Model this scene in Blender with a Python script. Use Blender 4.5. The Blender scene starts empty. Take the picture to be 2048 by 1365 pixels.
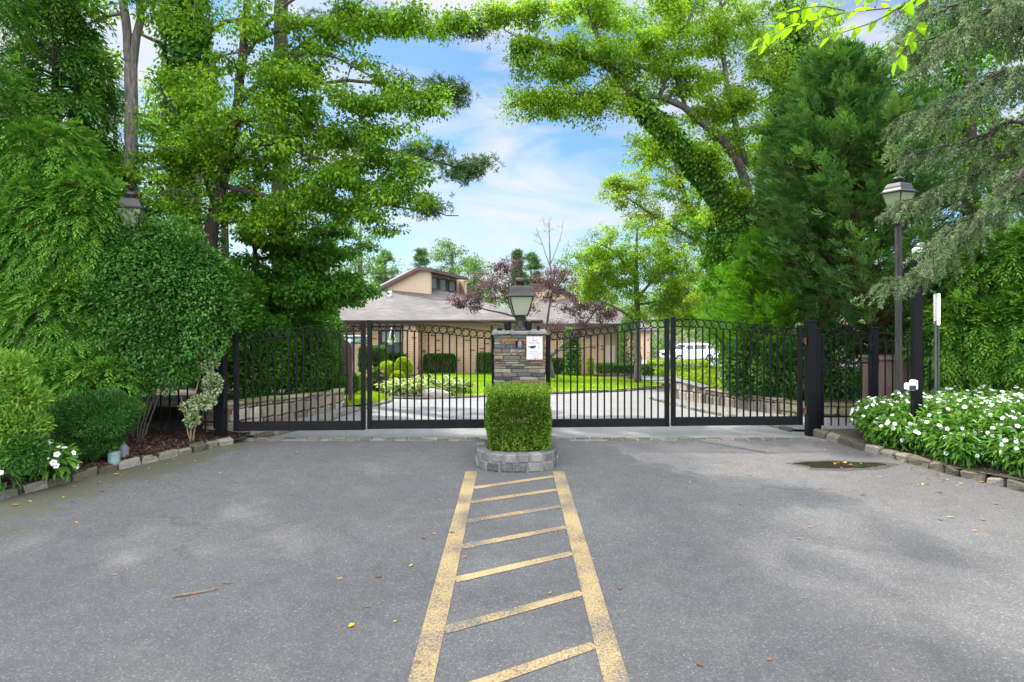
import bpy, math, random
import numpy as np
from mathutils import Vector

C = bpy.context.scene
COL = C.collection
R = math.radians

# ------------------------------------------------------------------ camera, sky, sun, exposure
F, CX, HY, EYE = 1200.0, 1024.0, 606.0, 1.9          # focal length in photo pixels, principal column, horizon row, eye height
cam_d = bpy.data.cameras.new('camera')
cam = bpy.data.objects.new('camera', cam_d); COL.objects.link(cam)
cam_d.sensor_width = 36.0; cam_d.lens = F / 2048 * 36.0
cam_d.shift_y = -(682.5 - HY) / 2048
cam_d.clip_start = 0.05; cam_d.clip_end = 2000
cam.location = (0, 0, EYE); cam.rotation_euler = (R(90), 0, 0)
C.camera = cam

SUN_EL, SUN_AZ = R(50), R(-45)                        # ahead of the camera, to its left
W = bpy.data.worlds.new('World'); C.world = W; W.use_nodes = True
nt = W.node_tree; nt.nodes.clear()
w_out = nt.nodes.new('ShaderNodeOutputWorld'); w_bg = nt.nodes.new('ShaderNodeBackground')
sky = nt.nodes.new('ShaderNodeTexSky'); sky.sky_type = 'NISHITA'; sky.sun_disc = False
sky.sun_elevation = SUN_EL; sky.sun_rotation = SUN_AZ; sky.air_density = 1.0; sky.dust_density = 0.6; sky.ozone_density = 1.5
# thin cirrus laid over the sky by direction
tc = nt.nodes.new('ShaderNodeTexCoord')
mp = nt.nodes.new('ShaderNodeMapping'); mp.inputs['Scale'].default_value = (1.5, 1.0, 5.2); mp.inputs['Rotation'].default_value = (0, R(14), 0)
mp.inputs['Location'].default_value = (0.3, 0.0, 0.62)
n1 = nt.nodes.new('ShaderNodeTexNoise'); n1.inputs['Scale'].default_value = 2.1; n1.inputs['Detail'].default_value = 8; n1.inputs['Roughness'].default_value = 0.56; n1.inputs['Distortion'].default_value = 0.5
rp = nt.nodes.new('ShaderNodeValToRGB'); rp.color_ramp.elements[0].position = 0.40; rp.color_ramp.elements[1].position = 0.64
rp.color_ramp.elements[0].color = (0.06, 0.06, 0.06, 1); rp.color_ramp.elements[1].color = (0.95, 0.95, 0.95, 1)
mx = nt.nodes.new('ShaderNodeMix'); mx.data_type = 'RGBA'
cl = nt.nodes.new('ShaderNodeRGB'); cl.outputs[0].default_value = (6.0, 6.0, 6.1, 1)
nt.links.new(tc.outputs['Generated'], mp.inputs['Vector']); nt.links.new(mp.outputs[0], n1.inputs['Vector'])
nt.links.new(n1.outputs['Fac'], rp.inputs[0]); nt.links.new(rp.outputs[0], mx.inputs['Factor'])
nt.links.new(sky.outputs[0], mx.inputs['A']); nt.links.new(cl.outputs[0], mx.inputs['B'])
# unseen sky overhead and behind brightened white as added fill light; blue low ahead
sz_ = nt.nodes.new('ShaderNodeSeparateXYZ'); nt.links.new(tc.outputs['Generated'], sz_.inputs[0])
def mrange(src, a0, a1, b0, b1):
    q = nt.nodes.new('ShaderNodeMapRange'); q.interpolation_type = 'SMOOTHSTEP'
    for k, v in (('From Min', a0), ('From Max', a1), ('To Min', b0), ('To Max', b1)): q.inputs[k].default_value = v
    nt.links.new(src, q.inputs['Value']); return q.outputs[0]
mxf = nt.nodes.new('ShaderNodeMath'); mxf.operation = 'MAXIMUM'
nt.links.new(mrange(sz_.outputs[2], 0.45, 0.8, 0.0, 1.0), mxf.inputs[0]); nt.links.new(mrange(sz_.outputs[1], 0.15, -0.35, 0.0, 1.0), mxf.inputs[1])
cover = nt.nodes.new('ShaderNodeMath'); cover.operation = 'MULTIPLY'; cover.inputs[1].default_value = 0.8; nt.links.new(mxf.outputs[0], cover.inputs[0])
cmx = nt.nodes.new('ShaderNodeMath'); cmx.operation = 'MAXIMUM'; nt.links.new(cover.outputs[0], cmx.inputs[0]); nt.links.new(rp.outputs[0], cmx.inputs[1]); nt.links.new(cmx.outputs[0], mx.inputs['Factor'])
blue = nt.nodes.new('ShaderNodeMix'); blue.data_type = 'RGBA'; blue.blend_type = 'MULTIPLY'; blue.inputs['Factor'].default_value = 1.0; blue.inputs['B'].default_value = (0.62, 0.92, 1.22, 1)
nt.links.new(sky.outputs[0], blue.inputs['A']); nt.links.new(blue.outputs['Result'], mx.inputs['A'])
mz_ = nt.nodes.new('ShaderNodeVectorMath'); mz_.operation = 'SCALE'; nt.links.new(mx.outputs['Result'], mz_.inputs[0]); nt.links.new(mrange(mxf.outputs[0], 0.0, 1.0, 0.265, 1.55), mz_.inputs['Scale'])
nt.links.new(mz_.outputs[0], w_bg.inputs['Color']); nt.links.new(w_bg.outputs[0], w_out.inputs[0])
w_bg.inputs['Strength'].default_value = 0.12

sl = bpy.data.lights.new('sun', 'SUN'); sl.energy = 2.0; sl.angle = R(1.0); sl.color = (1.0, 0.95, 0.86)
so = bpy.data.objects.new('sun', sl); COL.objects.link(so)
sdir = Vector((math.sin(SUN_AZ) * math.cos(SUN_EL), math.cos(SUN_AZ) * math.cos(SUN_EL), math.sin(SUN_EL)))
so.rotation_euler = (-sdir).to_track_quat('-Z', 'Y').to_euler(); so.location = sdir * 60

vs = C.view_settings; vs.view_transform = 'Standard'; vs.look = 'None'; vs.gamma = 1; vs.exposure = 2.3
C.cycles.max_bounces = 8; C.cycles.transparent_max_bounces = 8; C.cycles.diffuse_bounces = 4; C.cycles.transmission_bounces = 5
C.cycles.sample_clamp_indirect = 6

# ------------------------------------------------------------------ helpers
rng = np.random.default_rng(7)
random.seed(7)

def GZ(Y):                                           # the drive falls away beyond the gate
    t = np.minimum(Y, 75.0) - 9.0
    return -0.074 * 0.5 * (t + np.sqrt(t * t + 0.4)) + (0.0)

def P(px, py, Y):                                    # a photo pixel at a depth, as a point
    return np.array([(px - CX) * Y / F, Y, EYE - (py - HY) * Y / F])

ORG = {}
def tag(o, label=None, cat=None, group=None, kind=None):
    if label: o['label'] = label
    if cat: o['category'] = cat
    if group: o['group'] = group
    if kind: o['kind'] = kind
    return o

def thing(name, label, cat, loc, group=None, kind=None):
    o = bpy.data.objects.new(name, None); COL.objects.link(o)
    o.empty_display_size = 0.1
    o.location = tuple(float(v) for v in loc); ORG[o.name] = np.array(loc, float)
    return tag(o, label, cat, group, kind)

def link(name, me, parent=None, org=None):
    o = bpy.data.objects.new(name, me); COL.objects.link(o)
    if parent is not None:
        o.parent = parent; ORG[o.name] = ORG[parent.name]
    else:
        org = np.zeros(3) if org is None else np.array(org, float)
        o.location = tuple(float(v) for v in org); ORG[o.name] = org
    return o

def raw_mesh(name, V, faces, mat, parent=None, org=None, tint=None, smooth=False):
    """V (n,3) world coordinates; faces (m,k) array of one size or list of lists"""
    V = np.asarray(V, float)
    o0 = ORG[parent.name] if parent is not None else (np.zeros(3) if org is None else np.array(org, float))
    me = bpy.data.meshes.new(name)
    Vl = (V - o0).astype(np.float32)
    if isinstance(faces, np.ndarray):
        m, k = faces.shape
        me.vertices.add(len(Vl)); me.vertices.foreach_set('co', Vl.ravel())
        me.loops.add(m * k); me.loops.foreach_set('vertex_index', faces.astype(np.int32).ravel())
        me.polygons.add(m); me.polygons.foreach_set('loop_start', np.arange(0, m * k, k, dtype=np.int32))
        try: me.polygons.foreach_set('loop_total', np.full(m, k, dtype=np.int32))
        except Exception: pass
        me.update(calc_edges=True)
    else:
        me.from_pydata([tuple(v) for v in Vl.tolist()], [], faces); m = len(faces)
    if tint is not None:
        a = me.attributes.new('tint', 'FLOAT', 'FACE'); a.data.foreach_set('value', np.asarray(tint, np.float32))
    if smooth: me.polygons.foreach_set('use_smooth', np.ones(m, dtype=bool))
    me.materials.append(mat)
    return link(name, me, parent, org)

class MB:
    """collects boxes, prisms, tubes and lathes, built as ONE mesh object"""
    def __init__(s): s.v = []; s.f = []; s.t = []; s.n = 0
    def add(s, V, Fc, t=0.5):
        s.v.extend(np.asarray(V, float).tolist()); s.f.extend([[i + s.n for i in f] for f in Fc]); s.t.extend([t] * len(Fc)); s.n += len(V); return s
    def box(s, x0, x1, y0, y1, z0, z1, t=0.5):
        V = [(x, y, z) for z in (z0, z1) for y in (y0, y1) for x in (x0, x1)]
        return s.add(V, [(0, 2, 3, 1), (4, 5, 7, 6), (0, 1, 5, 4), (2, 6, 7, 3), (0, 4, 6, 2), (1, 3, 7, 5)], t)
    def cbox(s, c, size, b=0.01, rz=0.0, t=0.5, jit=0.0, tilt=0.0):
        h = np.array(size, float) / 2; b = min(b, h.min() * 0.8); V = []; idx = {}
        for sx in (-1, 1):
            for sy in (-1, 1):
                for sz in (-1, 1):
                    sg = np.array((sx, sy, sz)); j = rng.normal(0, jit, 3) if jit else 0
                    for a in range(3):
                        p = sg * (h - b); p = p.astype(float); p[a] = sg[a] * h[a]
                        idx[(sx, sy, sz, a)] = len(V); V.append(p + j)
        V = np.array(V); ca, sa = math.cos(rz), math.sin(rz)
        if tilt: V[:, 2] += V[:, 0] * tilt
        V = np.stack([V[:, 0] * ca - V[:, 1] * sa, V[:, 0] * sa + V[:, 1] * ca, V[:, 2]], 1) + np.array(c, float)
        Fc = []
        for a in range(3):
            o = [i for i in range(3) if i != a]
            for sg in (-1, 1):
                q = []
                for (u, w) in ((-1, -1), (1, -1), (1, 1), (-1, 1)):
                    k = [0, 0, 0]; k[a] = sg; k[o[0]] = u; k[o[1]] = w; q.append(idx[(*k, a)])
                Fc.append(q)
            for u in (-1, 1):
                for w in (-1, 1):
                    q = []
                    for (e, ax) in ((-1, o[0]), (1, o[0]), (1, o[1]), (-1, o[1])):
                        k = [0, 0, 0]; k[o[0]] = u; k[o[1]] = w; k[a] = e; q.append(idx[(*k, ax)])
                    Fc.append(q)
        for sx in (-1, 1):
            for sy in (-1, 1):
                for sz in (-1, 1): Fc.append([idx[(sx, sy, sz, a)] for a in range(3)])
        return s.add(V, Fc, t)
    def prism(s, poly, axis, a0, a1, t=0.5):
        """poly: 2-D outline; extruded along axis ('x','y','z') from a0 to a1"""
        n = len(poly)
        mk = {'x': lambda p, a: (a, p[0], p[1]), 'y': lambda p, a: (p[0], a, p[1]), 'z': lambda p, a: (p[0], p[1], a)}[axis]
        V = [mk(p, a0) for p in poly] + [mk(p, a1) for p in poly]
        Fc = [list(range(n))[::-1], list(range(n, 2 * n))] + [[i, (i + 1) % n, n + (i + 1) % n, n + i] for i in range(n)]
        return s.add(V, Fc, t)
    def tube(s, pts, rad, sides=6, cap=True, t=0.5, twist=0.0):
        pts = np.asarray(pts, float); n = len(pts); rad = np.full(n, rad) if np.isscalar(rad) else np.asarray(rad, float)
        tg = np.gradient(pts, axis=0); tg /= np.linalg.norm(tg, axis=1)[:, None] + 1e-9
        ref = np.where(np.abs(tg[:, 2:3]) > 0.9, np.array([[1.0, 0, 0]]), np.array([[0, 0, 1.0]]))
        if abs(tg[0, 2]) > 0.75: ref = np.tile(np.array([[1.0, 0.13, 0]]), (n, 1))
        u = np.cross(tg, ref); u /= np.linalg.norm(u, axis=1)[:, None] + 1e-9; w = np.cross(u, tg)
        a = np.linspace(0, 2 * math.pi, sides, endpoint=False) + twist
        V = pts[:, None, :] + rad[:, None, None] * (np.cos(a)[None, :, None] * u[:, None, :] + np.sin(a)[None, :, None] * w[:, None, :])
        V = V.reshape(-1, 3); Fc = []
        for i in range(n - 1):
            for k in range(sides):
                Fc.append([i * sides + k, i * sides + (k + 1) % sides, (i + 1) * sides + (k + 1) % sides, (i + 1) * sides + k])
        if cap: Fc.append(list(range(sides))[::-1]); Fc.append([(n - 1) * sides + k for k in range(sides)])
        return s.add(V, Fc, t)
    def lathe(s, c, prof, sides=20, t=0.5, sq=0.0):
        """prof: (radius, z) pairs around a vertical axis at c"""
        c = np.array(c, float); n = len(prof); V = []
        for r_, z in prof:
            for k in range(sides):
                a = 2 * math.pi * (k + sq) / sides; V.append(c + np.array((r_ * math.cos(a), r_ * math.sin(a), z)))
        Fc = [[i * sides + k, i * sides + (k + 1) % sides, (i + 1) * sides + (k + 1) % sides, (i + 1) * sides + k] for i in range(n - 1) for k in range(sides)]
        Fc += [list(range(sides))[::-1], [(n - 1) * sides + k for k in range(sides)]]
        return s.add(V, Fc, t)
    def torus(s, c, R_, r_, n=22, k=6, axis='y', t=0.5):
        c = np.array(c, float); V = []
        for i in range(n):
            a = 2 * math.pi * i / n
            for j in range(k):
                b = 2 * math.pi * j / k; rr = R_ + r_ * math.cos(b); h = r_ * math.sin(b)
                V.append(c + np.array((rr * math.cos(a), h, rr * math.sin(a))) if axis == 'y' else c + np.array((rr * math.cos(a), rr * math.sin(a), h)))
        Fc = [[i * k + j, i * k + (j + 1) % k, ((i + 1) % n) * k + (j + 1) % k, ((i + 1) % n) * k + j] for i in range(n) for j in range(k)]
        return s.add(V, Fc, t)
    def build(s, name, mat, parent=None, org=None, smooth=False):
        return raw_mesh(name, np.array(s.v), s.f, mat, parent, org, s.t, smooth)

def sheet(name, outline, zf, mat, kind='structure', n=None, parent=None, thick=0.0):
    """a flat polygon draped over zf(x, y), cut into cells so that it follows the slope"""
    import bmesh
    bm = bmesh.new()
    f = bm.faces.new([bm.verts.new((p[0], p[1], 0)) for p in outline])
    ys = [p[1] for p in outline]
    for y in np.arange(math.floor(min(ys)) + 0.5, max(ys), 1.0):
        bmesh.ops.bisect_plane(bm, geom=bm.verts[:] + bm.edges[:] + bm.faces[:], plane_co=(0, y, 0), plane_no=(0, 1, 0))
    bmesh.ops.triangulate(bm, faces=bm.faces[:])
    for v in bm.verts: v.co.z = zf(v.co.x, v.co.y)
    if thick:
        r_ = bmesh.ops.extrude_face_region(bm, geom=bm.faces[:])
        for v in [g for g in r_['geom'] if isinstance(g, bmesh.types.BMVert)]: v.co.z -= thick
    bmesh.ops.recalc_face_normals(bm, faces=bm.faces[:])
    me = bpy.data.meshes.new(name); bm.to_mesh(me); bm.free(); me.materials.append(mat)
    o = link(name, me, parent)
    if kind: o['kind'] = kind
    return o

# ------------------------------------------------------------------ materials
def new_mat(name):
    m = bpy.data.materials.new(name); m.use_nodes = True; m.node_tree.nodes.clear(); return m, m.node_tree
def ramp(nt, stops):
    r = nt.nodes.new('ShaderNodeValToRGB'); e = r.color_ramp.elements
    while len(e) < len(stops): e.new(0.5)
    for el, (p, c) in zip(e, stops): el.position = p; el.color = (*c, 1)
    return r

def M(name, stops, scale=8.0, rough=0.6, bump=0.0, bscale=60.0, metal=0.0, spec=0.4, src='noise', stretch=(1, 1, 1), detail=6, dist=0.01, mixattr=0.0, coat=0.0):
    """surface coloured by a noise (or by the mesh's tint attribute) through a ramp, with bump"""
    m, t = new_mat(name); L = t.links.new
    out = t.nodes.new('ShaderNodeOutputMaterial'); b = t.nodes.new('ShaderNodeBsdfPrincipled'); L(b.outputs[0], out.inputs[0])
    co = t.nodes.new('ShaderNodeTexCoord'); mpn = t.nodes.new('ShaderNodeMapping'); mpn.inputs['Scale'].default_value = stretch
    L(co.outputs['Object'], mpn.inputs[0])
    nz = t.nodes.new('ShaderNodeTexNoise'); nz.inputs['Scale'].default_value = scale; nz.inputs['Detail'].default_value = detail; nz.inputs['Roughness'].default_value = 0.6
    L(mpn.outputs[0], nz.inputs['Vector'])
    r = ramp(t, stops)
    if src == 'tint':
        at = t.nodes.new('ShaderNodeAttribute'); at.attribute_name = 'tint'
        ma = t.nodes.new('ShaderNodeMath'); ma.operation = 'MULTIPLY_ADD'; ma.inputs[1].default_value = mixattr; ma.inputs[2].default_value = -mixattr / 2
        L(nz.outputs['Fac'], ma.inputs[0]); ad = t.nodes.new('ShaderNodeMath'); ad.operation = 'ADD'
        L(at.outputs['Fac'], ad.inputs[0]); L(ma.outputs[0], ad.inputs[1]); L(ad.outputs[0], r.inputs[0])
    else: L(nz.outputs['Fac'], r.inputs[0])
    L(r.outputs[0], b.inputs['Base Color'])
    b.inputs['Roughness'].default_value = rough; b.inputs['Metallic'].default_value = metal; b.inputs['Specular IOR Level'].default_value = spec
    b.inputs['Coat Weight'].default_value = coat
    if bump:
        nb = t.nodes.new('ShaderNodeTexNoise'); nb.inputs['Scale'].default_value = bscale; nb.inputs['Detail'].default_value = 5
        L(mpn.outputs[0], nb.inputs['Vector']); bp = t.nodes.new('ShaderNodeBump'); bp.inputs['Strength'].default_value = bump; bp.inputs['Distance'].default_value = dist
        L(nb.outputs['Fac'], bp.inputs['Height']); L(bp.outputs[0], b.inputs['Normal'])
    return m

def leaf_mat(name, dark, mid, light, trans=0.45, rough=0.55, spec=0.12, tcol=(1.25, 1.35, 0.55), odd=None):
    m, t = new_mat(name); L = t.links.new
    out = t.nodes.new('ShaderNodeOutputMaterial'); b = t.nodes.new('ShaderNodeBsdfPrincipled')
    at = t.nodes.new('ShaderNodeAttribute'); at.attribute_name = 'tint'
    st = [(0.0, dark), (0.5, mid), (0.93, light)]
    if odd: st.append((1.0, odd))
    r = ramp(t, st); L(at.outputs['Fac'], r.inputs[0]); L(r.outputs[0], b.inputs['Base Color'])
    b.inputs['Roughness'].default_value = rough; b.inputs['Specular IOR Level'].default_value = spec
    tr = t.nodes.new('ShaderNodeBsdfTranslucent'); mu = t.nodes.new('ShaderNodeMix'); mu.data_type = 'RGBA'; mu.blend_type = 'MULTIPLY'; mu.inputs['Factor'].default_value = 1
    mu.inputs['B'].default_value = (*tcol, 1); L(r.outputs[0], mu.inputs['A']); L(mu.outputs['Result'], tr.inputs['Color'])
    ms = t.nodes.new('ShaderNodeMixShader'); ms.inputs[0].default_value = trans
    L(b.outputs[0], ms.inputs[1]); L(tr.outputs[0], ms.inputs[2]); L(ms.outputs[0], out.inputs[0])
    return m

def asphalt_mat(name, dark, light, moss=True, speck=0.62):
    m, t = new_mat(name); L = t.links.new; N = t.nodes.new
    out = N('ShaderNodeOutputMaterial'); b = N('ShaderNodeBsdfPrincipled'); L(b.outputs[0], out.inputs[0])
    co = N('ShaderNodeTexCoord')
    big = N('ShaderNodeTexNoise'); big.inputs['Scale'].default_value = 0.55; big.inputs['Detail'].default_value = 7; big.inputs['Roughness'].default_value = 0.62; L(co.outputs['Object'], big.inputs['Vector'])
    r1 = ramp(t, [(0.32, dark), (0.68, light)]); L(big.outputs['Fac'], r1.inputs[0])
    # aggregate: dark binder and pale chips
    vo = N('ShaderNodeTexVoronoi'); vo.inputs['Scale'].default_value = 125; L(co.outputs['Object'], vo.inputs['Vector'])
    sp = N('ShaderNodeSeparateColor'); L(vo.outputs['Color'], sp.inputs[0])
    r2 = ramp(t, [(0.0, (0.52,) * 3), (0.55, (0.86,) * 3), (0.86, (1.2,) * 3), (0.95, (1.6,) * 3), (1.0, (2.5,) * 3)]); L(sp.outputs[0], r2.inputs[0])
    mu = N('ShaderNodeMix'); mu.data_type = 'RGBA'; mu.blend_type = 'MULTIPLY'; mu.inputs['Factor'].default_value = speck; L(r1.outputs[0], mu.inputs['A']); L(r2.outputs[0], mu.inputs['B'])
    fin = N('ShaderNodeTexNoise'); fin.inputs['Scale'].default_value = 6.0; fin.inputs['Detail'].default_value = 8; L(co.outputs['Object'], fin.inputs['Vector'])
    r3 = ramp(t, [(0.3, (0.91,) * 3), (0.7, (1.08,) * 3)]); L(fin.outputs['Fac'], r3.inputs[0])
    mv = N('ShaderNodeMix'); mv.data_type = 'RGBA'; mv.blend_type = 'MULTIPLY'; mv.inputs['Factor'].default_value = 1; L(mu.outputs['Result'], mv.inputs['A']); L(r3.outputs[0], mv.inputs['B'])
    wv = N('ShaderNodeTexVoronoi'); wv.feature = 'DISTANCE_TO_EDGE'; wv.inputs['Scale'].default_value = 0.42; wv.inputs['Randomness'].default_value = 1.0
    wp = N('ShaderNodeTexNoise'); wp.inputs['Scale'].default_value = 1.7; wp.inputs['Detail'].default_value = 9; wp.inputs['Roughness'].default_value = 0.7; L(co.outputs['Object'], wp.inputs['Vector'])
    va = N('ShaderNodeVectorMath'); va.operation = 'MULTIPLY_ADD'; va.inputs[1].default_value = (0.9, 0.9, 0.9); L(wp.outputs['Color'], va.inputs[0]); L(co.outputs['Object'], va.inputs[2]); L(va.outputs[0], wv.inputs['Vector'])
    r4 = ramp(t, [(0.0, (0.55,) * 3), (0.0032, (0.8,) * 3), (0.006, (1.0,) * 3)]); L(wv.outputs['Distance'], r4.inputs[0])
    wm = N('ShaderNodeTexNoise'); wm.inputs['Scale'].default_value = 0.5; L(co.outputs['Object'], wm.inputs['Vector']); r5 = ramp(t, [(0.52, (0, 0, 0)), (0.6, (1, 1, 1))]); L(wm.outputs['Fac'], r5.inputs[0])
    mc = N('ShaderNodeMix'); mc.data_type = 'RGBA'; mc.blend_type = 'MULTIPLY'; L(r5.outputs[0], mc.inputs['Factor']); L(mv.outputs['Result'], mc.inputs['A']); L(r4.outputs[0], mc.inputs['B'])
    last = mc.outputs['Result']
    if moss:                                         # green-brown film along the two kerbs, with ragged patches
        sx = N('ShaderNodeSeparateXYZ'); L(co.outputs['Object'], sx.inputs[0])
        def band(k0, kx, ky):
            a = N('ShaderNodeMath'); a.operation = 'MULTIPLY_ADD'; a.inputs[1].default_value = kx; a.inputs[2].default_value = k0; L(sx.outputs[0], a.inputs[0])
            c = N('ShaderNodeMath'); c.operation = 'MULTIPLY_ADD'; c.inputs[1].default_value = ky; L(sx.outputs[1], c.inputs[0]); L(a.outputs[0], c.inputs[2]); return c
        nz = N('ShaderNodeTexNoise'); nz.inputs['Scale'].default_value = 1.3; nz.inputs['Detail'].default_value = 6; L(co.outputs['Object'], nz.inputs['Vector'])
        mxm = N('ShaderNodeMath'); mxm.operation = 'MAXIMUM'
        L(band(-5.55, -0.9, 0.33).outputs[0], mxm.inputs[0]); L(band(-7.2, 0.95, 0.36).outputs[0], mxm.inputs[1])
        ad = N('ShaderNodeMath'); ad.operation = 'MULTIPLY_ADD'; ad.inputs[1].default_value = 1.6; L(nz.outputs['Fac'], ad.inputs[0]); L(mxm.outputs[0], ad.inputs[2])
        rm = ramp(t, [(0.72, (0, 0, 0)), (1.0, (0.75,) * 3)]); L(ad.outputs[0], rm.inputs[0])
        mm = N('ShaderNodeMix'); mm.data_type = 'RGBA'; mm.inputs['B'].default_value = (0.06, 0.058, 0.03, 1); L(rm.outputs[0], mm.inputs['Factor']); L(last, mm.inputs['A']); last = mm.outputs['Result']
    L(last, b.inputs['Base Color']); b.inputs['Roughness'].default_value = 0.8; b.inputs['Specular IOR Level'].default_value = 0.35
    bp = N('ShaderNodeBump'); bp.inputs['Strength'].default_value = 0.55; bp.inputs['Distance'].default_value = 0.004; L(vo.outputs['Distance'], bp.inputs['Height']); L(bp.outputs[0], b.inputs['Normal'])
    return m

def brick_mat(name):
    m, t = new_mat(name); L = t.links.new; N = t.nodes.new
    out = N('ShaderNodeOutputMaterial'); b = N('ShaderNodeBsdfPrincipled'); L(b.outputs[0], out.inputs[0])
    co = N('ShaderNodeTexCoord'); sx = N('ShaderNodeSeparateXYZ'); L(co.outputs['Object'], sx.inputs[0])
    ad = N('ShaderNodeMath'); ad.operation = 'ADD'; L(sx.outputs[0], ad.inputs[0]); L(sx.outputs[1], ad.inputs[1])
    cx = N('ShaderNodeCombineXYZ'); L(ad.outputs[0], cx.inputs[0]); L(sx.outputs[2], cx.inputs[1])
    bk = N('ShaderNodeTexBrick'); bk.inputs['Scale'].default_value = 1.0; bk.inputs['Brick Width'].default_value = 0.22; bk.inputs['Row Height'].default_value = 0.075; bk.inputs['Mortar Size'].default_value = 0.012
    bk.inputs['Color1'].default_value = (0.42, 0.225, 0.105, 1); bk.inputs['Color2'].default_value = (0.5, 0.295, 0.145, 1); bk.inputs['Mortar'].default_value = (0.5, 0.42, 0.32, 1); bk.inputs['Bias'].default_value = -0.2
    L(cx.outputs[0], bk.inputs['Vector'])
    # scattered burnt bricks
    fl = N('ShaderNodeVectorMath'); fl.operation = 'DIVIDE'; fl.inputs[1].default_value = (0.22, 0.075, 1); L(cx.outputs[0], fl.inputs[0])
    f2 = N('ShaderNodeVectorMath'); f2.operation = 'FLOOR'; L(fl.outputs[0], f2.inputs[0])
    wn = N('ShaderNodeTexWhiteNoise'); L(f2.outputs[0], wn.inputs['Vector'])
    rr = ramp(t, [(0.94, (0, 0, 0)), (0.941, (0.85,) * 3)]); rr.color_ramp.interpolation = 'CONSTANT'; L(wn.outputs['Value'], rr.inputs[0])
    mm = N('ShaderNodeMix'); mm.data_type = 'RGBA'; mm.inputs['B'].default_value = (0.1, 0.05, 0.035, 1); L(rr.outputs[0], mm.inputs['Factor']); L(bk.outputs['Color'], mm.inputs['A'])
    L(mm.outputs['Result'], b.inputs['Base Color']); b.inputs['Roughness'].default_value = 0.85
    return m

def plain(name, col, rough=0.5, metal=0.0, spec=0.4, var=0.12, scale=14.0, bump=0.0, bscale=80.0):
    c = np.array(col); return M(name, [(0.3, tuple(c * (1 - var))), (0.7, tuple(np.minimum(c * (1 + var), 1)))], scale, rough, bump, bscale, metal, spec)

m_road = asphalt_mat('asphalt', (0.073, 0.070, 0.068), (0.092, 0.089, 0.0865))
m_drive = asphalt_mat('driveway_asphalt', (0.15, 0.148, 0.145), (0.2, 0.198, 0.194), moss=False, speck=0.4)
m_soil = M('soil', [(0.3, (0.03, 0.02, 0.013)), (0.7, (0.08, 0.06, 0.035))], 3.0, 0.95, 0.8, 40)
m_mulch = M('mulch', [(0.3, (0.018, 0.009, 0.007)), (0.55, (0.05, 0.022, 0.015)), (0.75, (0.11, 0.055, 0.036))], 30.0, 0.95, 1.0, 70, dist=0.03)
m_chip = M('mulch_chip', [(0.0, (0.015, 0.008, 0.006)), (0.6, (0.07, 0.03, 0.02)), (1.0, (0.24, 0.14, 0.09))], 30.0, 0.95, src='tint')
m_lawn = M('lawn', [(0.3, (0.17, 0.28, 0.012)), (0.7, (0.26, 0.38, 0.02))], 2.2, 0.9, 0.8, 150, dist=0.03)
m_blade = leaf_mat('grass_blade', (0.13, 0.22, 0.012), (0.22, 0.33, 0.016), (0.31, 0.42, 0.03))
m_gravel = M('gravel', [(0.3, (0.09, 0.085, 0.08)), (0.5, (0.2, 0.19, 0.18)), (0.75, (0.38, 0.36, 0.34))], 45.0, 0.9, 1.0, 60, dist=0.03)
m_cobble = M('granite_block', [(0.0, (0.04, 0.036, 0.022)), (0.5, (0.09, 0.08, 0.056)), (1.0, (0.165, 0.15, 0.122))], 14.0, 0.9, 0.9, 35, src='tint', mixattr=0.6, dist=0.02)
m_granite = M('grey_granite', [(0.0, (0.045, 0.046, 0.043)), (0.5, (0.1, 0.1, 0.094)), (1.0, (0.185, 0.182, 0.17))], 22.0, 0.8, 0.7, 40, src='tint', mixattr=0.9, dist=0.02)
m_mortar = plain('mortar', (0.13, 0.13, 0.118), 0.95, bump=0.5, bscale=90)
m_ledge = M('ledge_stone', [(0.0, (0.035, 0.037, 0.034)), (0.25, (0.08, 0.08, 0.07)), (0.42, (0.105, 0.082, 0.056)), (0.62, (0.15, 0.085, 0.04)), (0.8, (0.125, 0.1, 0.066)), (1.0, (0.2, 0.185, 0.15))], 14.0, 0.85, 0.9, 40, src='tint', mixattr=0.35, dist=0.02)
m_wallst = M('wall_stone', [(0.0, (0.13, 0.11, 0.09)), (0.4, (0.24, 0.2, 0.15)), (0.7, (0.3, 0.25, 0.19)), (1.0, (0.4, 0.36, 0.3))], 5.0, 0.9, 0.8, 30, src='tint', mixattr=0.6, dist=0.03)
m_wallmoss = M('mossy_stone', [(0.0, (0.12, 0.12, 0.05)), (0.5, (0.22, 0.21, 0.1)), (1.0, (0.34, 0.31, 0.2))], 5.0, 0.9, 0.8, 30, src='tint', mixattr=0.7, dist=0.03)
m_capst = M('cap_stone', [(0.3, (0.08, 0.085, 0.085)), (0.7, (0.19, 0.19, 0.18))], 9.0, 0.8, 0.7, 40)
m_black = M('black_paint', [(0.3, (0.002, 0.0022, 0.0032)), (0.7, (0.0045, 0.005, 0.006))], 6.0, 0.45, 0.15, 120, spec=0.12)
m_blackold = M('weathered_black', [(0.3, (0.0025, 0.003, 0.0035)), (0.62, (0.006, 0.006, 0.0065)), (0.8, (0.02, 0.017, 0.014))], 9.0, 0.55, 0.2, 100, spec=0.14)
m_rust = M('rust', [(0.3, (0.05, 0.018, 0.009)), (0.7, (0.15, 0.05, 0.022))], 40, 0.85, 0.4, 120)
m_bronze = M('bronze_paint', [(0.3, (0.011, 0.010, 0.007)), (0.7, (0.027, 0.024, 0.018))], 12, 0.45, 0.2, 90, spec=0.35)
m_oldpost = M('weathered_post', [(0.25, (0.014, 0.013, 0.012)), (0.6, (0.032, 0.029, 0.026)), (0.85, (0.07, 0.064, 0.057))], 5, 0.6, 0.3, 60, stretch=(8, 8, 1))
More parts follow.
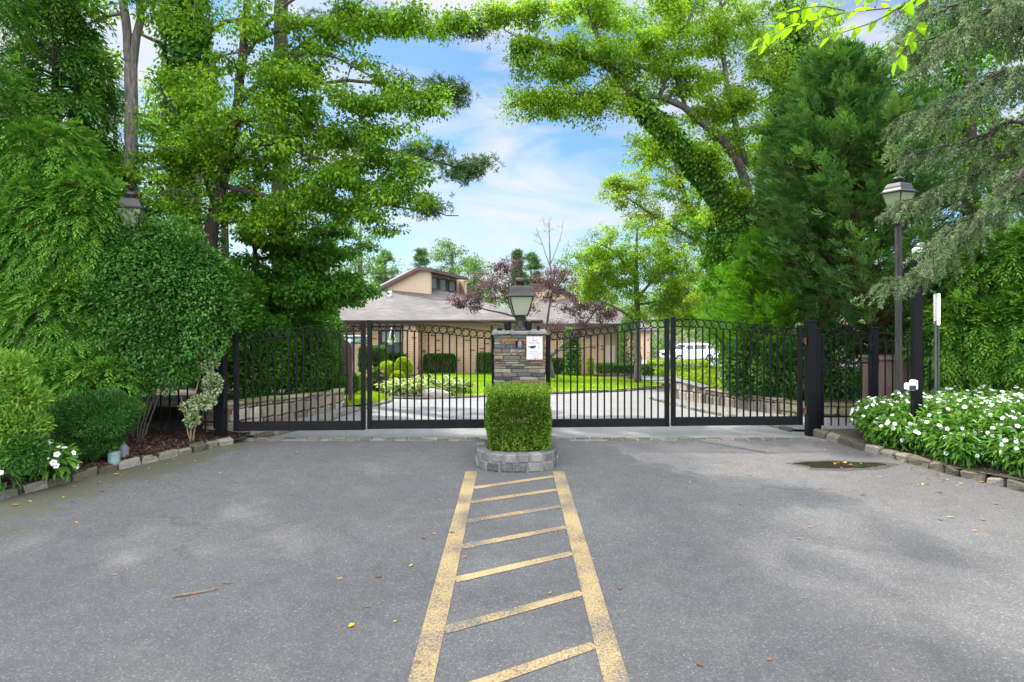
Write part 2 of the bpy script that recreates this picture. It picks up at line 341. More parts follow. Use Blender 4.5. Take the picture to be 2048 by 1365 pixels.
m_greymetal = plain('grey_metal', (0.1, 0.1, 0.105), 0.5, 0.3)
m_white = plain('white_paint', (0.78, 0.78, 0.77), 0.5, var=0.05)
m_brown = M('brown_board', [(0.3, (0.07, 0.042, 0.036)), (0.7, (0.12, 0.075, 0.062))], 4, 0.7, 0.3, 40, stretch=(6, 6, 1))
m_binwood = M('stained_wood', [(0.3, (0.1, 0.062, 0.052)), (0.7, (0.17, 0.115, 0.1))], 4, 0.75, 0.3, 40, stretch=(9, 9, 1))
m_signwhite = plain('sign_white', (0.5, 0.53, 0.56), 0.4, var=0.03)
m_red = plain('red_lettering', (0.3, 0.03, 0.025), 0.5)
m_ink = plain('black_lettering', (0.02, 0.022, 0.025), 0.5)
m_greensign = plain('green_sign', (0.02, 0.12, 0.09), 0.45)
m_pinkedge = plain('sign_border', (0.5, 0.2, 0.17), 0.5)
m_brick = brick_mat('tan_brick')
m_siding = M('tan_siding', [(0.3, (0.38, 0.29, 0.19)), (0.7, (0.45, 0.345, 0.23))], 3, 0.8, 0.15, 30, stretch=(10, 10, 0.4))
m_shingle = M('shingle', [(0.3, (0.105, 0.09, 0.082)), (0.5, (0.16, 0.138, 0.126)), (0.75, (0.22, 0.195, 0.18))], 3.0, 0.9, 0.9, 25, stretch=(1, 1, 4), dist=0.03)
def shingle_mat():
    m, t = new_mat('roof_shingle'); L = t.links.new; N = t.nodes.new
    out = N('ShaderNodeOutputMaterial'); bs = N('ShaderNodeBsdfPrincipled'); L(bs.outputs[0], out.inputs[0]); co = N('ShaderNodeTexCoord')
    sx = N('ShaderNodeSeparateXYZ'); L(co.outputs['Object'], sx.inputs[0]); cx = N('ShaderNodeCombineXYZ'); ad = N('ShaderNodeMath'); ad.operation = 'MULTIPLY_ADD'; ad.inputs[1].default_value = 0.45; L(sx.outputs[1], ad.inputs[0]); L(sx.outputs[0], ad.inputs[2])
    L(ad.outputs[0], cx.inputs[0]); L(sx.outputs[2], cx.inputs[1])
    bk = N('ShaderNodeTexBrick'); bk.inputs['Scale'].default_value = 1.0; bk.inputs['Brick Width'].default_value = 0.33; bk.inputs['Row Height'].default_value = 0.045; bk.inputs['Mortar Size'].default_value = 0.004
    bk.inputs['Color1'].default_value = (0.062, 0.056, 0.051, 1); bk.inputs['Color2'].default_value = (0.104, 0.094, 0.086, 1); bk.inputs['Mortar'].default_value = (0.06, 0.052, 0.048, 1); L(cx.outputs[0], bk.inputs['Vector'])
    nz = N('ShaderNodeTexNoise'); nz.inputs['Scale'].default_value = 0.7; nz.inputs['Detail'].default_value = 6; L(co.outputs['Object'], nz.inputs['Vector']); r = ramp(t, [(0.3, (0.72,) * 3), (0.7, (1.25,) * 3)]); L(nz.outputs['Fac'], r.inputs[0])
    mu = N('ShaderNodeMix'); mu.data_type = 'RGBA'; mu.blend_type = 'MULTIPLY'; mu.inputs['Factor'].default_value = 1; L(bk.outputs['Color'], mu.inputs['A']); L(r.outputs[0], mu.inputs['B']); L(mu.outputs['Result'], bs.inputs['Base Color']); bs.inputs['Roughness'].default_value = 0.92
    return m
m_shingle = shingle_mat()
m_fascia = plain('brown_fascia', (0.075, 0.047, 0.042), 0.6)
m_frame = plain('dark_window_frame', (0.05, 0.045, 0.04), 0.5)
m_lightframe = plain('pale_frame', (0.5, 0.42, 0.32), 0.6)
m_curtain = M('curtain', [(0.3, (0.28, 0.32, 0.3)), (0.7, (0.4, 0.44, 0.42))], 1.5, 0.8, stretch=(14, 14, 0.3))
m_pane = M('window_glass', [(0.3, (0.05, 0.065, 0.07)), (0.7, (0.12, 0.15, 0.16))], 1.5, 0.06, spec=0.8)
m_carpaint = plain('white_car_paint', (0.72, 0.73, 0.75), 0.25, spec=0.6, var=0.02)
m_carglass = plain('car_glass', (0.015, 0.018, 0.022), 0.05, spec=0.8)
m_tyre = plain('tyre_rubber', (0.018, 0.018, 0.018), 0.8)
m_alloy = plain('alloy', (0.3, 0.3, 0.31), 0.35, 0.8)
m_lens = plain('lamp_lens', (0.25, 0.26, 0.27), 0.1, spec=0.7)
m_canister = plain('green_canister', (0.13, 0.22, 0.2), 0.6)
m_greycap = plain('grey_cap', (0.13, 0.135, 0.14), 0.6)
m_rock = M('boulder', [(0.3, (0.2, 0.18, 0.16)), (0.7, (0.42, 0.39, 0.35))], 6, 0.9, 0.8, 25)
m_bark = M('dark_bark', [(0.3, (0.022, 0.017, 0.013)), (0.55, (0.055, 0.043, 0.034)), (0.8, (0.12, 0.1, 0.085))], 9, 0.95, 1.0, 24, stretch=(3, 3, 0.6), dist=0.03)
m_greybark = M('grey_bark', [(0.3, (0.05, 0.043, 0.035)), (0.55, (0.12, 0.105, 0.09)), (0.8, (0.24, 0.22, 0.19))], 9, 0.95, 1.0, 24, stretch=(3, 3, 0.6), dist=0.03)
m_redbark = M('red_brown_bark', [(0.3, (0.04, 0.018, 0.01)), (0.55, (0.1, 0.048, 0.026)), (0.8, (0.17, 0.09, 0.05))], 9, 0.95, 1.0, 24, stretch=(4, 4, 0.5), dist=0.03)
m_twig = M('dry_twig', [(0.3, (0.09, 0.06, 0.035)), (0.7, (0.24, 0.17, 0.1))], 20, 0.9)

def yellow_mat():
    m, t = new_mat('worn_yellow_paint'); L = t.links.new; N = t.nodes.new
    out = N('ShaderNodeOutputMaterial'); b = N('ShaderNodeBsdfPrincipled'); L(b.outputs[0], out.inputs[0])
    co = N('ShaderNodeTexCoord')
    nz = N('ShaderNodeTexNoise'); nz.inputs['Scale'].default_value = 70; nz.inputs['Detail'].default_value = 4; nz.inputs['Roughness'].default_value = 0.7; L(co.outputs['Object'], nz.inputs['Vector'])
    n2 = N('ShaderNodeTexNoise'); n2.inputs['Scale'].default_value = 2.2; n2.inputs['Detail'].default_value = 5; L(co.outputs['Object'], n2.inputs['Vector'])
    ad = N('ShaderNodeMath'); ad.operation = 'MULTIPLY_ADD'; ad.inputs[1].default_value = 0.75; L(n2.outputs['Fac'], ad.inputs[0]); L(nz.outputs['Fac'], ad.inputs[2])
    r = ramp(t, [(0.76, (0.08, 0.077, 0.072)), (0.87, (0.235, 0.163, 0.07)), (1.0, (0.325, 0.235, 0.108))]); L(ad.outputs[0], r.inputs[0])
    L(r.outputs[0], b.inputs['Base Color']); b.inputs['Roughness'].default_value = 0.75
    bp = N('ShaderNodeBump'); bp.inputs['Strength'].default_value = 0.4; bp.inputs['Distance'].default_value = 0.004; L(nz.outputs['Fac'], bp.inputs['Height']); L(bp.outputs[0], b.inputs['Normal'])
    return m
m_yellow = yellow_mat()

def puddle_mat():
    m, t = new_mat('puddle_water'); L = t.links.new; N = t.nodes.new
    out = N('ShaderNodeOutputMaterial'); b = N('ShaderNodeBsdfPrincipled'); L(b.outputs[0], out.inputs[0])
    b.inputs['Base Color'].default_value = (0.02, 0.017, 0.011, 1); b.inputs['Roughness'].default_value = 0.03; b.inputs['IOR'].default_value = 1.33; b.inputs['Specular IOR Level'].default_value = 0.5
    return m
m_puddle = puddle_mat()
def frosted(name, col, tr=0.6):
    m, t = new_mat(name); L = t.links.new; N = t.nodes.new
    out = N('ShaderNodeOutputMaterial'); b = N('ShaderNodeBsdfPrincipled'); b.inputs['Base Color'].default_value = (*col, 1); b.inputs['Roughness'].default_value = 0.35
    tr_ = N('ShaderNodeBsdfTranslucent'); tr_.inputs[0].default_value = (*col, 1); ms = N('ShaderNodeMixShader'); ms.inputs[0].default_value = tr
    L(b.outputs[0], ms.inputs[1]); L(tr_.outputs[0], ms.inputs[2]); L(ms.outputs[0], out.inputs[0]); return m
m_frost = frosted('frosted_pane', (0.48, 0.52, 0.37))
m_dome = frosted('clear_dome', (0.09, 0.1, 0.11), 0.2)

l_maple = leaf_mat('maple_leaf', (0.04, 0.115, 0.008), (0.1, 0.215, 0.013), (0.2, 0.335, 0.02), 0.45, odd=(0.3, 0.28, 0.02))
l_under = leaf_mat('understory_leaf', (0.026, 0.095, 0.01), (0.06, 0.17, 0.016), (0.12, 0.26, 0.025), 0.4)
l_arb = leaf_mat('arborvitae_leaf', (0.024, 0.085, 0.01), (0.066, 0.175, 0.018), (0.14, 0.285, 0.03), 0.25, 0.5, odd=(0.2, 0.1, 0.03))
l_hedge = leaf_mat('hedge_leaf', (0.02, 0.075, 0.01), (0.05, 0.145, 0.02), (0.1, 0.225, 0.035), 0.25, 0.42, 0.2)
l_yew = leaf_mat('yew_leaf', (0.012, 0.045, 0.008), (0.024, 0.085, 0.013), (0.06, 0.15, 0.022), 0.15, 0.45)
l_azalea = leaf_mat('azalea_leaf', (0.065, 0.16, 0.015), (0.125, 0.25, 0.03), (0.24, 0.37, 0.07), 0.35, 0.4)
l_cyp = leaf_mat('cypress_leaf', (0.02, 0.065, 0.016), (0.055, 0.135, 0.028), (0.115, 0.215, 0.04), 0.2, 0.55)
l_bright = leaf_mat('bright_leaf', (0.05, 0.16, 0.01), (0.09, 0.24, 0.012), (0.17, 0.34, 0.02), 0.45)
l_locust = leaf_mat('locust_leaf', (0.075, 0.16, 0.012), (0.145, 0.265, 0.018), (0.26, 0.38, 0.028), 0.5, odd=(0.45, 0.38, 0.03))
l_yellow = leaf_mat('yellow_green_leaf', (0.1, 0.19, 0.012), (0.19, 0.29, 0.018), (0.33, 0.4, 0.035), 0.5)
l_ivy = leaf_mat('ivy_leaf', (0.02, 0.08, 0.008), (0.055, 0.15, 0.014), (0.13, 0.26, 0.022), 0.3, 0.4)
l_pine = leaf_mat('pine_needle', (0.035, 0.08, 0.03), (0.07, 0.135, 0.045), (0.13, 0.2, 0.055), 0.2, 0.5)
l_spruce = leaf_mat('spruce_needle', (0.036, 0.08, 0.025), (0.085, 0.145, 0.055), (0.2, 0.27, 0.13), 0.15, 0.5)
l_plum = leaf_mat('plum_leaf', (0.05, 0.025, 0.032), (0.105, 0.062, 0.072), (0.19, 0.135, 0.14), 0.35, tcol=(1.3, 0.8, 0.9))
l_far = leaf_mat('far_leaf', (0.04, 0.11, 0.02), (0.08, 0.17, 0.03), (0.15, 0.26, 0.05), 0.35)
l_beech = leaf_mat('beech_leaf', (0.1, 0.22, 0.012), (0.17, 0.31, 0.015), (0.26, 0.4, 0.02), 0.6)
l_box = leaf_mat('boxwood_leaf', (0.035, 0.08, 0.01), (0.1, 0.185, 0.018), (0.22, 0.35, 0.03), 0.35)
l_golden = leaf_mat('golden_leaf', (0.2, 0.3, 0.015), (0.31, 0.41, 0.02), (0.42, 0.5, 0.04), 0.35)
l_trim = leaf_mat('trimmed_leaf', (0.025, 0.075, 0.012), (0.05, 0.125, 0.02), (0.1, 0.2, 0.035), 0.25)
l_imp = leaf_mat('impatiens_leaf', (0.022, 0.085, 0.01), (0.065, 0.17, 0.02), (0.17, 0.32, 0.045), 0.35, 0.35)
l_varieg = leaf_mat('variegated_leaf', (0.05, 0.11, 0.025), (0.2, 0.27, 0.11), (0.5, 0.53, 0.36), 0.3)
l_hosta = leaf_mat('hosta_leaf', (0.045, 0.12, 0.015), (0.085, 0.19, 0.025), (0.13, 0.25, 0.04), 0.3)
l_hostaedge = leaf_mat('hosta_margin', (0.4, 0.45, 0.15), (0.55, 0.58, 0.28), (0.7, 0.7, 0.42), 0.3)
l_petal = leaf_mat('white_petal', (0.72, 0.7, 0.72), (0.8, 0.79, 0.8), (0.85, 0.84, 0.84), 0.35, tcol=(1, 1, 1))
l_pink = leaf_mat('pink_petal', (0.5, 0.12, 0.14), (0.65, 0.22, 0.22), (0.75, 0.45, 0.42), 0.35, tcol=(1, 0.8, 0.8))
l_dead = leaf_mat('dead_leaf', (0.09, 0.045, 0.02), (0.22, 0.125, 0.055), (0.4, 0.28, 0.15), 0.2, 0.7)
l_fallyellow = leaf_mat('fallen_yellow_leaf', (0.4, 0.3, 0.02), (0.5, 0.4, 0.03), (0.55, 0.48, 0.06), 0.3, 0.6)

# ------------------------------------------------------------------ foliage and trees
def unit(v): return v / (np.linalg.norm(v, axis=-1, keepdims=True) + 1e-9)
def rdir(n): return unit(rng.normal(0, 1, (n, 3)))

class LS:
    """a set of leaves: four-cornered folded blades, or six-cornered ones for plants close by"""
    def __init__(s): s.q = []; s.tq = []
    def quad(s, Pn, D, N, L, W_, T, fold=0.12, droop=0.12, mid=0.45):
        n = len(Pn); L = np.broadcast_to(L, (n,))[:, None]; W_ = np.broadcast_to(W_, (n,))[:, None]
        S = unit(np.cross(D, N)); N2 = np.cross(S, D)
        m = Pn + D * L * mid + N2 * fold * W_
        s.q.append(np.stack([Pn, m + S * W_ / 2, Pn + D * L - N2 * L * droop, m - S * W_ / 2], 1)); s.tq.append(np.broadcast_to(T, (n,)).astype(float))
    def blade(s, Pn, D, N, L, W_, T, fold=0.14, droop=0.18, wide=0.35):
        n = len(Pn); L = np.broadcast_to(L, (n,))[:, None]; W_ = np.broadcast_to(W_, (n,))[:, None]; T = np.broadcast_to(T, (n,)).astype(float)
        S = unit(np.cross(D, N)); N2 = np.cross(S, D)
        a = Pn; t = Pn + D * L - N2 * L * droop
        k1 = Pn + D * L * wide * 0.8; k2 = Pn + D * L * (wide + 0.36) - N2 * L * droop * 0.35
        for sg in (1, -1):
            p1 = k1 + sg * S * W_ * 0.5 + N2 * fold * W_; p2 = k2 + sg * S * W_ * 0.36 + N2 * fold * W_ * 0.7
            s.q.append(np.stack([a, p1, p2, t], 1)); s.tq.append(T + (0.03 if sg > 0 else -0.03))
    def build(s, name, mat, parent=None, org=None):
        Q = np.concatenate(s.q); n = len(Q)
        return raw_mesh(name, Q.reshape(-1, 3), np.arange(n * 4).reshape(n, 4), mat, parent, org, np.clip(np.concatenate(s.tq), 0, 1))

def cloud(ls, cen, rad, n, size, wr=0.55, droop=0.35, flat=0.7, tint=0.5, tvar=0.17, cvar=0.17, near=False, odd=0.0, up=1.1):
    """n leaves round each centre"""
    cen = np.asarray(cen, float); m = len(cen); rad = np.broadcast_to(rad, (m,))
    d = rdir(m * n); r_ = rng.random(m * n) ** 0.5
    p = np.repeat(cen, n, 0) + d * (r_ * np.repeat(rad, n))[:, None] * np.array((1, 1, flat))
    D = unit(d * 0.7 + rdir(m * n) * 0.7 + np.array((0, 0, -droop))); N = unit(rdir(m * n) * 0.65 + np.array((0, 0, up)))
    T = np.repeat(tint + rng.normal(0, cvar, m), n) + rng.normal(0, tvar, m * n)
    T = np.clip(T, 0, 0.92)
    if odd: T = np.where(rng.random(m * n) < odd, 1.0, T)
    sz = size * rng.uniform(0.55, 1.25, m * n) * np.repeat(rng.uniform(0.75, 1.15, m), n)
    (ls.blade if near else ls.quad)(p, D, N, sz, sz * wr, T)

def fronds(ls, O, D, N, Lf, tint, K=9, spread=0.8, lw=0.26, ll=0.42, droop=0.25, tipl=0.22):
    """flat conifer sprays: a drooping axis with leaflets on both sides"""
    n = len(O); Lf = np.broadcast_to(Lf, (n,)).astype(float); S = unit(np.cross(D, N)); N = np.cross(S, D)
    for k in range(K):
        t = (k + 0.6) / K; sg = 1 if k % 2 else -1
        if k == K - 1: sg = 0
        base = O + D * (Lf * t * 0.75)[:, None] + np.array((0, 0, -1.0)) * (Lf * droop * t * t)[:, None]
        dd = unit(D + S * sg * spread + rng.normal(0, 0.14, (n, 3)) + np.array((0, 0, -droop * 1.2 * t)))
        ln = Lf * ll * (1.1 - 0.45 * t) * rng.uniform(0.8, 1.2, n)
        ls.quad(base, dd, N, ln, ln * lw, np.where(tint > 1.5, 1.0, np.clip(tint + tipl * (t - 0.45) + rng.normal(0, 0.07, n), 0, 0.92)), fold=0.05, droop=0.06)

def smooth_path(pts, step=0.3):
    pts = np.asarray(pts, float); d = np.concatenate([[0], np.cumsum(np.linalg.norm(np.diff(pts[:, :3], axis=0), axis=1))])
    n = max(3, int(d[-1] / step) + 1); u = np.linspace(0, d[-1], n)
    q = np.stack([np.interp(u, d, pts[:, i]) for i in range(pts.shape[1])], 1)
    for _ in range(2):
        q[1:-1] = 0.25 * q[:-2] + 0.5 * q[1:-1] + 0.25 * q[2:]
    return q

def attach(mb, nodes, cents, r0=0.012, rk=0.010, sag=0.0, sides=4, wob=0.12):
    """grow a thin branch from the nearest node to every centre; returns points along the outer part of each"""
    nodes = [np.asarray(n_, float) for n_ in nodes]; arr = np.array(nodes); out = []
    cents = np.asarray(cents, float)
    dist = np.array([np.min(np.linalg.norm(arr - c, axis=1)) for c in cents])
    for i in np.argsort(dist):
        c = cents[i]; d = np.linalg.norm(arr - c, axis=1); j = int(np.argmin(d)); L = d[j]
        if L < 0.05: out.append(np.array([c, c, c])); continue
        a = arr[j]; t = np.linspace(0, 1, 5)[:, None]
        path = a + (c - a) * t + np.array((0, 0, 1.0)) * (sag * L * np.sin(math.pi * t)) + rng.normal(0, wob * L * 0.25, (5, 3)) * np.sin(math.pi * t)
        mb.tube(path, np.linspace(r0 + rk * L, r0 * 0.4, 5), sides, cap=False)
        arr = np.vstack([arr, path[1:]]); out.append(path[2:])
    return out

def ell(c, r, n, shell=0.42):
    d = rdir(n); return np.asarray(c, float) + d * (rng.random(n) ** shell)[:, None] * np.asarray(r, float)

def tree(name, label, cat, base, trunk, limbs, crowns, bark, lmat, size=0.09, per=60, crad=0.34, wr=0.6, droop=0.35, flat=0.65, tint=0.5,
         group=None, ivy=None, needles=False, sides=9, trunk_name='trunk', tvar=0.17, cvar=0.19, odd=0.0, twig=0.012, sag=0.06, extra=None):
    t = thing(name, label, cat, base, group)
    mb = MB(); nodes = []
    for k, pl in enumerate([trunk] + limbs):
        q = smooth_path(pl, 0.28); q[:, :3] += rng.normal(0, 0.012, (len(q), 3)); mb.tube(q[:, :3], q[:, 3], sides if k == 0 else 7); nodes += list(q[max(0, len(q) // 5):, :3])
    cs = np.concatenate([ell(c[:3], c[3:6], int(c[6])) for c in crowns]) if crowns else np.zeros((0, 3))
    ls = LS()
    if len(cs):
        br = attach(mb, nodes, cs, r0=twig, sag=sag)
        tips = np.array([b[-1] for b in br]); mids = np.concatenate([b for b in br])
        if needles:
            tufts(ls, np.concatenate([tips, mids]), per // 3, size, tint, crad)
        else:
            cloud(ls, tips, crad * rng.uniform(0.7, 1.25, len(tips)), int(per * 0.62), size, wr, droop, flat, tint, tvar, cvar, odd=odd)
            cloud(ls, mids, crad * 0.62, max(2, int(per * 0.38 / 3)), size, wr, droop, flat, tint, tvar, cvar, odd=odd)
    mb.build(trunk_name, bark, t, smooth=True)
    if ls.q: ls.build('crown', lmat, t)
    if ivy:
        li = LS()
        for (pl, n, rr, sz) in ivy:
            q = smooth_path(pl, 0.1); idx = rng.integers(0, len(q), n); a = rng.random(n) * 2 * math.pi
            tg = unit(np.gradient(q[:, :3], axis=0))[idx]; ref = np.where(np.abs(tg[:, 2:3]) > 0.8, np.array([[1., 0, 0]]), np.array([[0, 0, 1.]]))
            u = unit(np.cross(tg, ref)); w = np.cross(u, tg); o = u * np.cos(a)[:, None] + w * np.sin(a)[:, None]
            lump = 0.75 + 0.55 * np.sin(q[idx, 2] * 4.1 + a * 2) * np.sin(q[idx, 2] * 1.7 + a) + np.maximum(0, rng.normal(-0.3, 0.5, n))
            pp = q[idx, :3] + o * (q[idx, 3] + rr * lump * rng.random(n) ** 0.7)[:, None]
            D = unit(o * 0.5 + rdir(n) * 0.6 + np.array((0, 0, -0.7))); N = unit(o + rdir(n) * 0.5 + np.array((0, 0, 0.4)))
            s_ = sz * rng.uniform(0.7, 1.3, n); li.quad(pp, D, N, s_, s_ * 0.8, np.clip(0.42 + 0.3 * (lump - 0.75) + rng.normal(0, 0.18, n), 0, 0.92))
        li.build('ivy', l_ivy, t)
    return t

def tufts(ls, cen, n, size, tint, rad):
    """pine needles in bursts along the twigs"""
    m = len(cen); k = 4; c = np.repeat(cen, k, 0) + rng.normal(0, rad * 0.5, (m * k, 3)) * np.array((1, 1, 0.55)); out = unit(rdir(m * k) + np.array((0, 0, 0.25)))
    T = np.repeat(tint + rng.normal(0, 0.14, m), k)
    for _ in range(n):
        D = unit(out * 0.6 + rdir(m * k)); s_ = size * rng.uniform(0.7, 1.2, m * k)
        ls.quad(c, D, unit(rdir(m * k) + np.array((0, 0, 0.5))), s_, s_ * 0.14, np.clip(T + rng.normal(0, 0.12, m * k), 0, 0.9), droop=0.05)

def conifer(name, label, cat, base, height, rad, nplume, lmat, bark, fl=0.24, m=26, K=9, elev=0.35, curve=0.25, hang=0.25, z0=0.3, tint=0.5, group=None,
            power=0.75, trunk_r=0.12, lean=(0, 0), profile=None, face=None, spread=0.8, lw=0.26, wide=0.32, odd=0.0, tipl=0.22, ll=0.42, zmax=None):
    """evergreen of plumes: every plume is a curved branch carrying flat sprays. elev: rise of the plume, curve: turn of its tip"""
    t = thing(name, label, cat, base, group); base = np.asarray(base, float)
    mb = MB(); ls = LS(); top = base + np.array((lean[0], lean[1], height))
    hs = np.linspace(0, 1, 10); mb.tube(base + hs[:, None] * (top - base), trunk_r * (1 - 0.93 * hs) + 0.004, 8)
    prof = profile or (lambda h: (1 - h) ** power)
    k = 0
    while k < nplume:
        h = (rng.random() ** 0.9) * (1 - z0 / height) + z0 / height
        if zmax and h * height + base[2] > zmax: continue
        a = rng.random() * 2 * math.pi
        if face is not None and math.cos(a - face) < -0.35 and rng.random() < 0.75: continue
        k += 1
        R_ = rad * prof(h) * rng.uniform(0.72, 1.12) + 0.1
        o = np.array((math.cos(a), math.sin(a), 0)); p0 = base + (top - base) * h
        s = np.linspace(0, 1, 6)[:, None]
        path = p0 + o * R_ * s + np.array((0, 0, 1.0)) * R_ * (elev * s + curve * s * s) + rng.normal(0, 0.02 * R_, (6, 3))
        mb.tube(path, np.linspace(0.008 + 0.012 * R_, 0.003, 6), 4, cap=False)
        mm = max(5, int(m * (0.4 + 0.6 * R_ / rad)))
        u = 0.22 + 0.78 * rng.random(mm) ** 0.65; i = np.clip((u * 5).astype(int), 0, 4); f = (u * 5 - i)[:, None]
        q = path[i] * (1 - f) + path[i + 1] * f; tg = unit(path[i + 1] - path[i])
        side = unit(np.cross(tg, np.array((0, 0, 1.0)))); sg = rng.uniform(-1, 1, mm)[:, None]
        q = q + side * sg * wide * R_ * 0.35 * (1.1 - u[:, None]) + rng.normal(0, 0.035 * R_ + 0.01, (mm, 3))
        D = unit(tg + side * sg * 0.9 + rng.normal(0, 0.25, (mm, 3)) + np.array((0, 0, -hang * 0.5)))
        N = unit(np.array((0, 0, 1.0)) + rng.normal(0, 0.45, (mm, 3)) - o * 0.2)
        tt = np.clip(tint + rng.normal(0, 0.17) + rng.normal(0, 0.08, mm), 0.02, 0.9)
        if odd and rng.random() < odd: tt = np.full(mm, 1.0)
        fronds(ls, q, D, N, fl * rng.uniform(0.7, 1.3, mm), tt, K, spread, lw, ll, hang, tipl)
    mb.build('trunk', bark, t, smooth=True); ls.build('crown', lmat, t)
    return t

def bush(name, label, cat, base, blobs, lmat, size, n, wr=0.5, near=False, group=None, stems=None, bark=None, tint=0.5, shell=0.22, up=0.7, droop=0.0, outw=0.9, tvar=0.13, lumps=30, lamp=0.14, box=None, cvar=0.0, odd=0.0):
    """shrub or clipped hedge: leaves crowd the skin of lumpy ellipsoids (or of a box)"""
    t = thing(name, label, cat, base, group); ls = LS()
    if stems:
        mb = MB()
        for pl in stems: q = smooth_path(pl, 0.08); mb.tube(q[:, :3] + rng.normal(0, 0.004, (len(q), 3)), q[:, 3], 5)
        mb.build('stem', bark or m_bark, t, smooth=True)
    w = np.array([b[3] * b[4] + b[4] * b[5] + b[3] * b[5] for b in blobs], float); w /= w.sum()
    for b, ww in zip(blobs, w):
        k = int(n * ww); c = np.array(b[:3], float); r = np.array(b[3:6], float)
        d = rdir(k)
        if box:                                      # rounded box
            e = box; d = np.sign(d) * np.abs(d) ** 1.0; mxn = np.max(np.abs(d), axis=1, keepdims=True); d = d / mxn * (1 - e) + d * e
        lv = rdir(lumps); lu = np.max(np.maximum(unit(d) @ lv.T, 0) ** 14 * rng.uniform(0.3, 1, lumps), axis=1)
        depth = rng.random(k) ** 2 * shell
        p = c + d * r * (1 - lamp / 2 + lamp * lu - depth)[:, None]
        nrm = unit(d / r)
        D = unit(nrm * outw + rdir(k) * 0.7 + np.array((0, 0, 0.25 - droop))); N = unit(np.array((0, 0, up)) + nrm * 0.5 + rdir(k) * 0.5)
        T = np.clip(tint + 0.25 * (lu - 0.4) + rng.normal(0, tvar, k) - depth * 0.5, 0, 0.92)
        if odd: T = np.where(rng.random(k) < odd, 1.0, T)
        s_ = size * rng.uniform(0.65, 1.25, k); (ls.blade if near else ls.quad)(p, D, N, s_, s_ * wr, T)
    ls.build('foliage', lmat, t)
    return t

def spray_shrub(name, label, cat, base, blobs, lmat, n, fl=0.2, K=9, tint=0.45, group=None, lumps=70, lamp=0.3, shell=0.3, hang=0.35, odd=0.0, trunk=None, bark=None, lw=0.3, ll=0.4, front=None, outw=0.8, tilt=-0.25, spread=0.8, tipl=0.26, power=10):
    """evergreen whose lumpy skin is thick with flat drooping sprays"""
    t = thing(name, label, cat, base, group); ls = LS()
    mb = MB()
    for pl in (trunk or []): q = smooth_path(pl, 0.3); mb.tube(q[:, :3], q[:, 3], 7)
    if trunk: mb.build('trunk', bark or m_redbark, t, smooth=True)
    w = np.array([q[3] * q[4] + q[4] * q[5] + q[3] * q[5] for q in blobs], float); w /= w.sum()
    for bl, ww in zip(blobs, w):
        k = int(n * ww); c = np.array(bl[:3], float); r = np.array(bl[3:6], float); d = rdir(int(k * 1.6))
        if front is not None:
            f = np.array((math.cos(front), math.sin(front), 0)); d = d[(d @ f > -0.25) | (rng.random(len(d)) < 0.3)]
        d = d[:k]; k = len(d)
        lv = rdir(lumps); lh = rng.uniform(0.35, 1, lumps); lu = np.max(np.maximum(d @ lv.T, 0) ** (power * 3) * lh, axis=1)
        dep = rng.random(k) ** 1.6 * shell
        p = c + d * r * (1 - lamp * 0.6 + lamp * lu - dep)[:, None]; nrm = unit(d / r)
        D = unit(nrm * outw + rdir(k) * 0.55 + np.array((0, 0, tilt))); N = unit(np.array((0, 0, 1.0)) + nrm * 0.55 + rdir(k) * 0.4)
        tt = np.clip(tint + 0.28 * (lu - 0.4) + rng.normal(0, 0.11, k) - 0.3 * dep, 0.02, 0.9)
        if odd: tt = np.where(rng.random(k) < odd, 2.0, tt)
        fronds(ls, p, D, N, fl * rng.uniform(0.6, 1.3, k), tt, K, spread, lw, ll, hang, tipl)
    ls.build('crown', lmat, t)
    return t

# ------------------------------------------------------------------ ground, road, beds
gz = lambda x, y: float(GZ(y))
sheet('ground', [(-700, -60), (700, -60), (700, 700), (-700, 700)], lambda x, y: gz(x, y) - 0.06, m_soil)
sheet('road', [(-24, -14), (24, -14), (24, 8.3), (-24, 8.3)], lambda x, y: gz(x, y), m_road)
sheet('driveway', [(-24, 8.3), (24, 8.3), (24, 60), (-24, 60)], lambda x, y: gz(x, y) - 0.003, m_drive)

KL = [(-8.2, 2.6), (-6.6, 4.0), (-5.55, 5.0), (-4.95, 5.68), (-4.83, 6.08), (-4.63, 6.48), (-4.52, 6.79), (-4.35, 7.1), (-4.15, 7.43), (-3.86, 8.0), (-3.66, 8.22)]
KR = [(4.31, 8.68), (4.47, 7.94), (4.66, 7.2), (4.86, 6.63), (5.16, 6.0), (5.75, 5.0), (6.9, 3.6), (8.6, 2.4)]
bedL = lambda x, y: gz(x, y) + 0.05 + 0.05 * max(0, min(3.0, -3.9 - x)) 
bedR = lambda x, y: gz(x, y) + 0.05 + 0.10 * max(0, min(2.0, x - 4.5))
sheet('mulch_bed', KL + [(-3.72, 8.5), (-4.3, 8.75), (-16, 9.2), (-16, 2.6)], bedL, m_mulch)
sheet('flower_bed_soil', KR + [(16, 2.4), (16, 9.0), (4.5, 8.86)], bedR, m_soil)

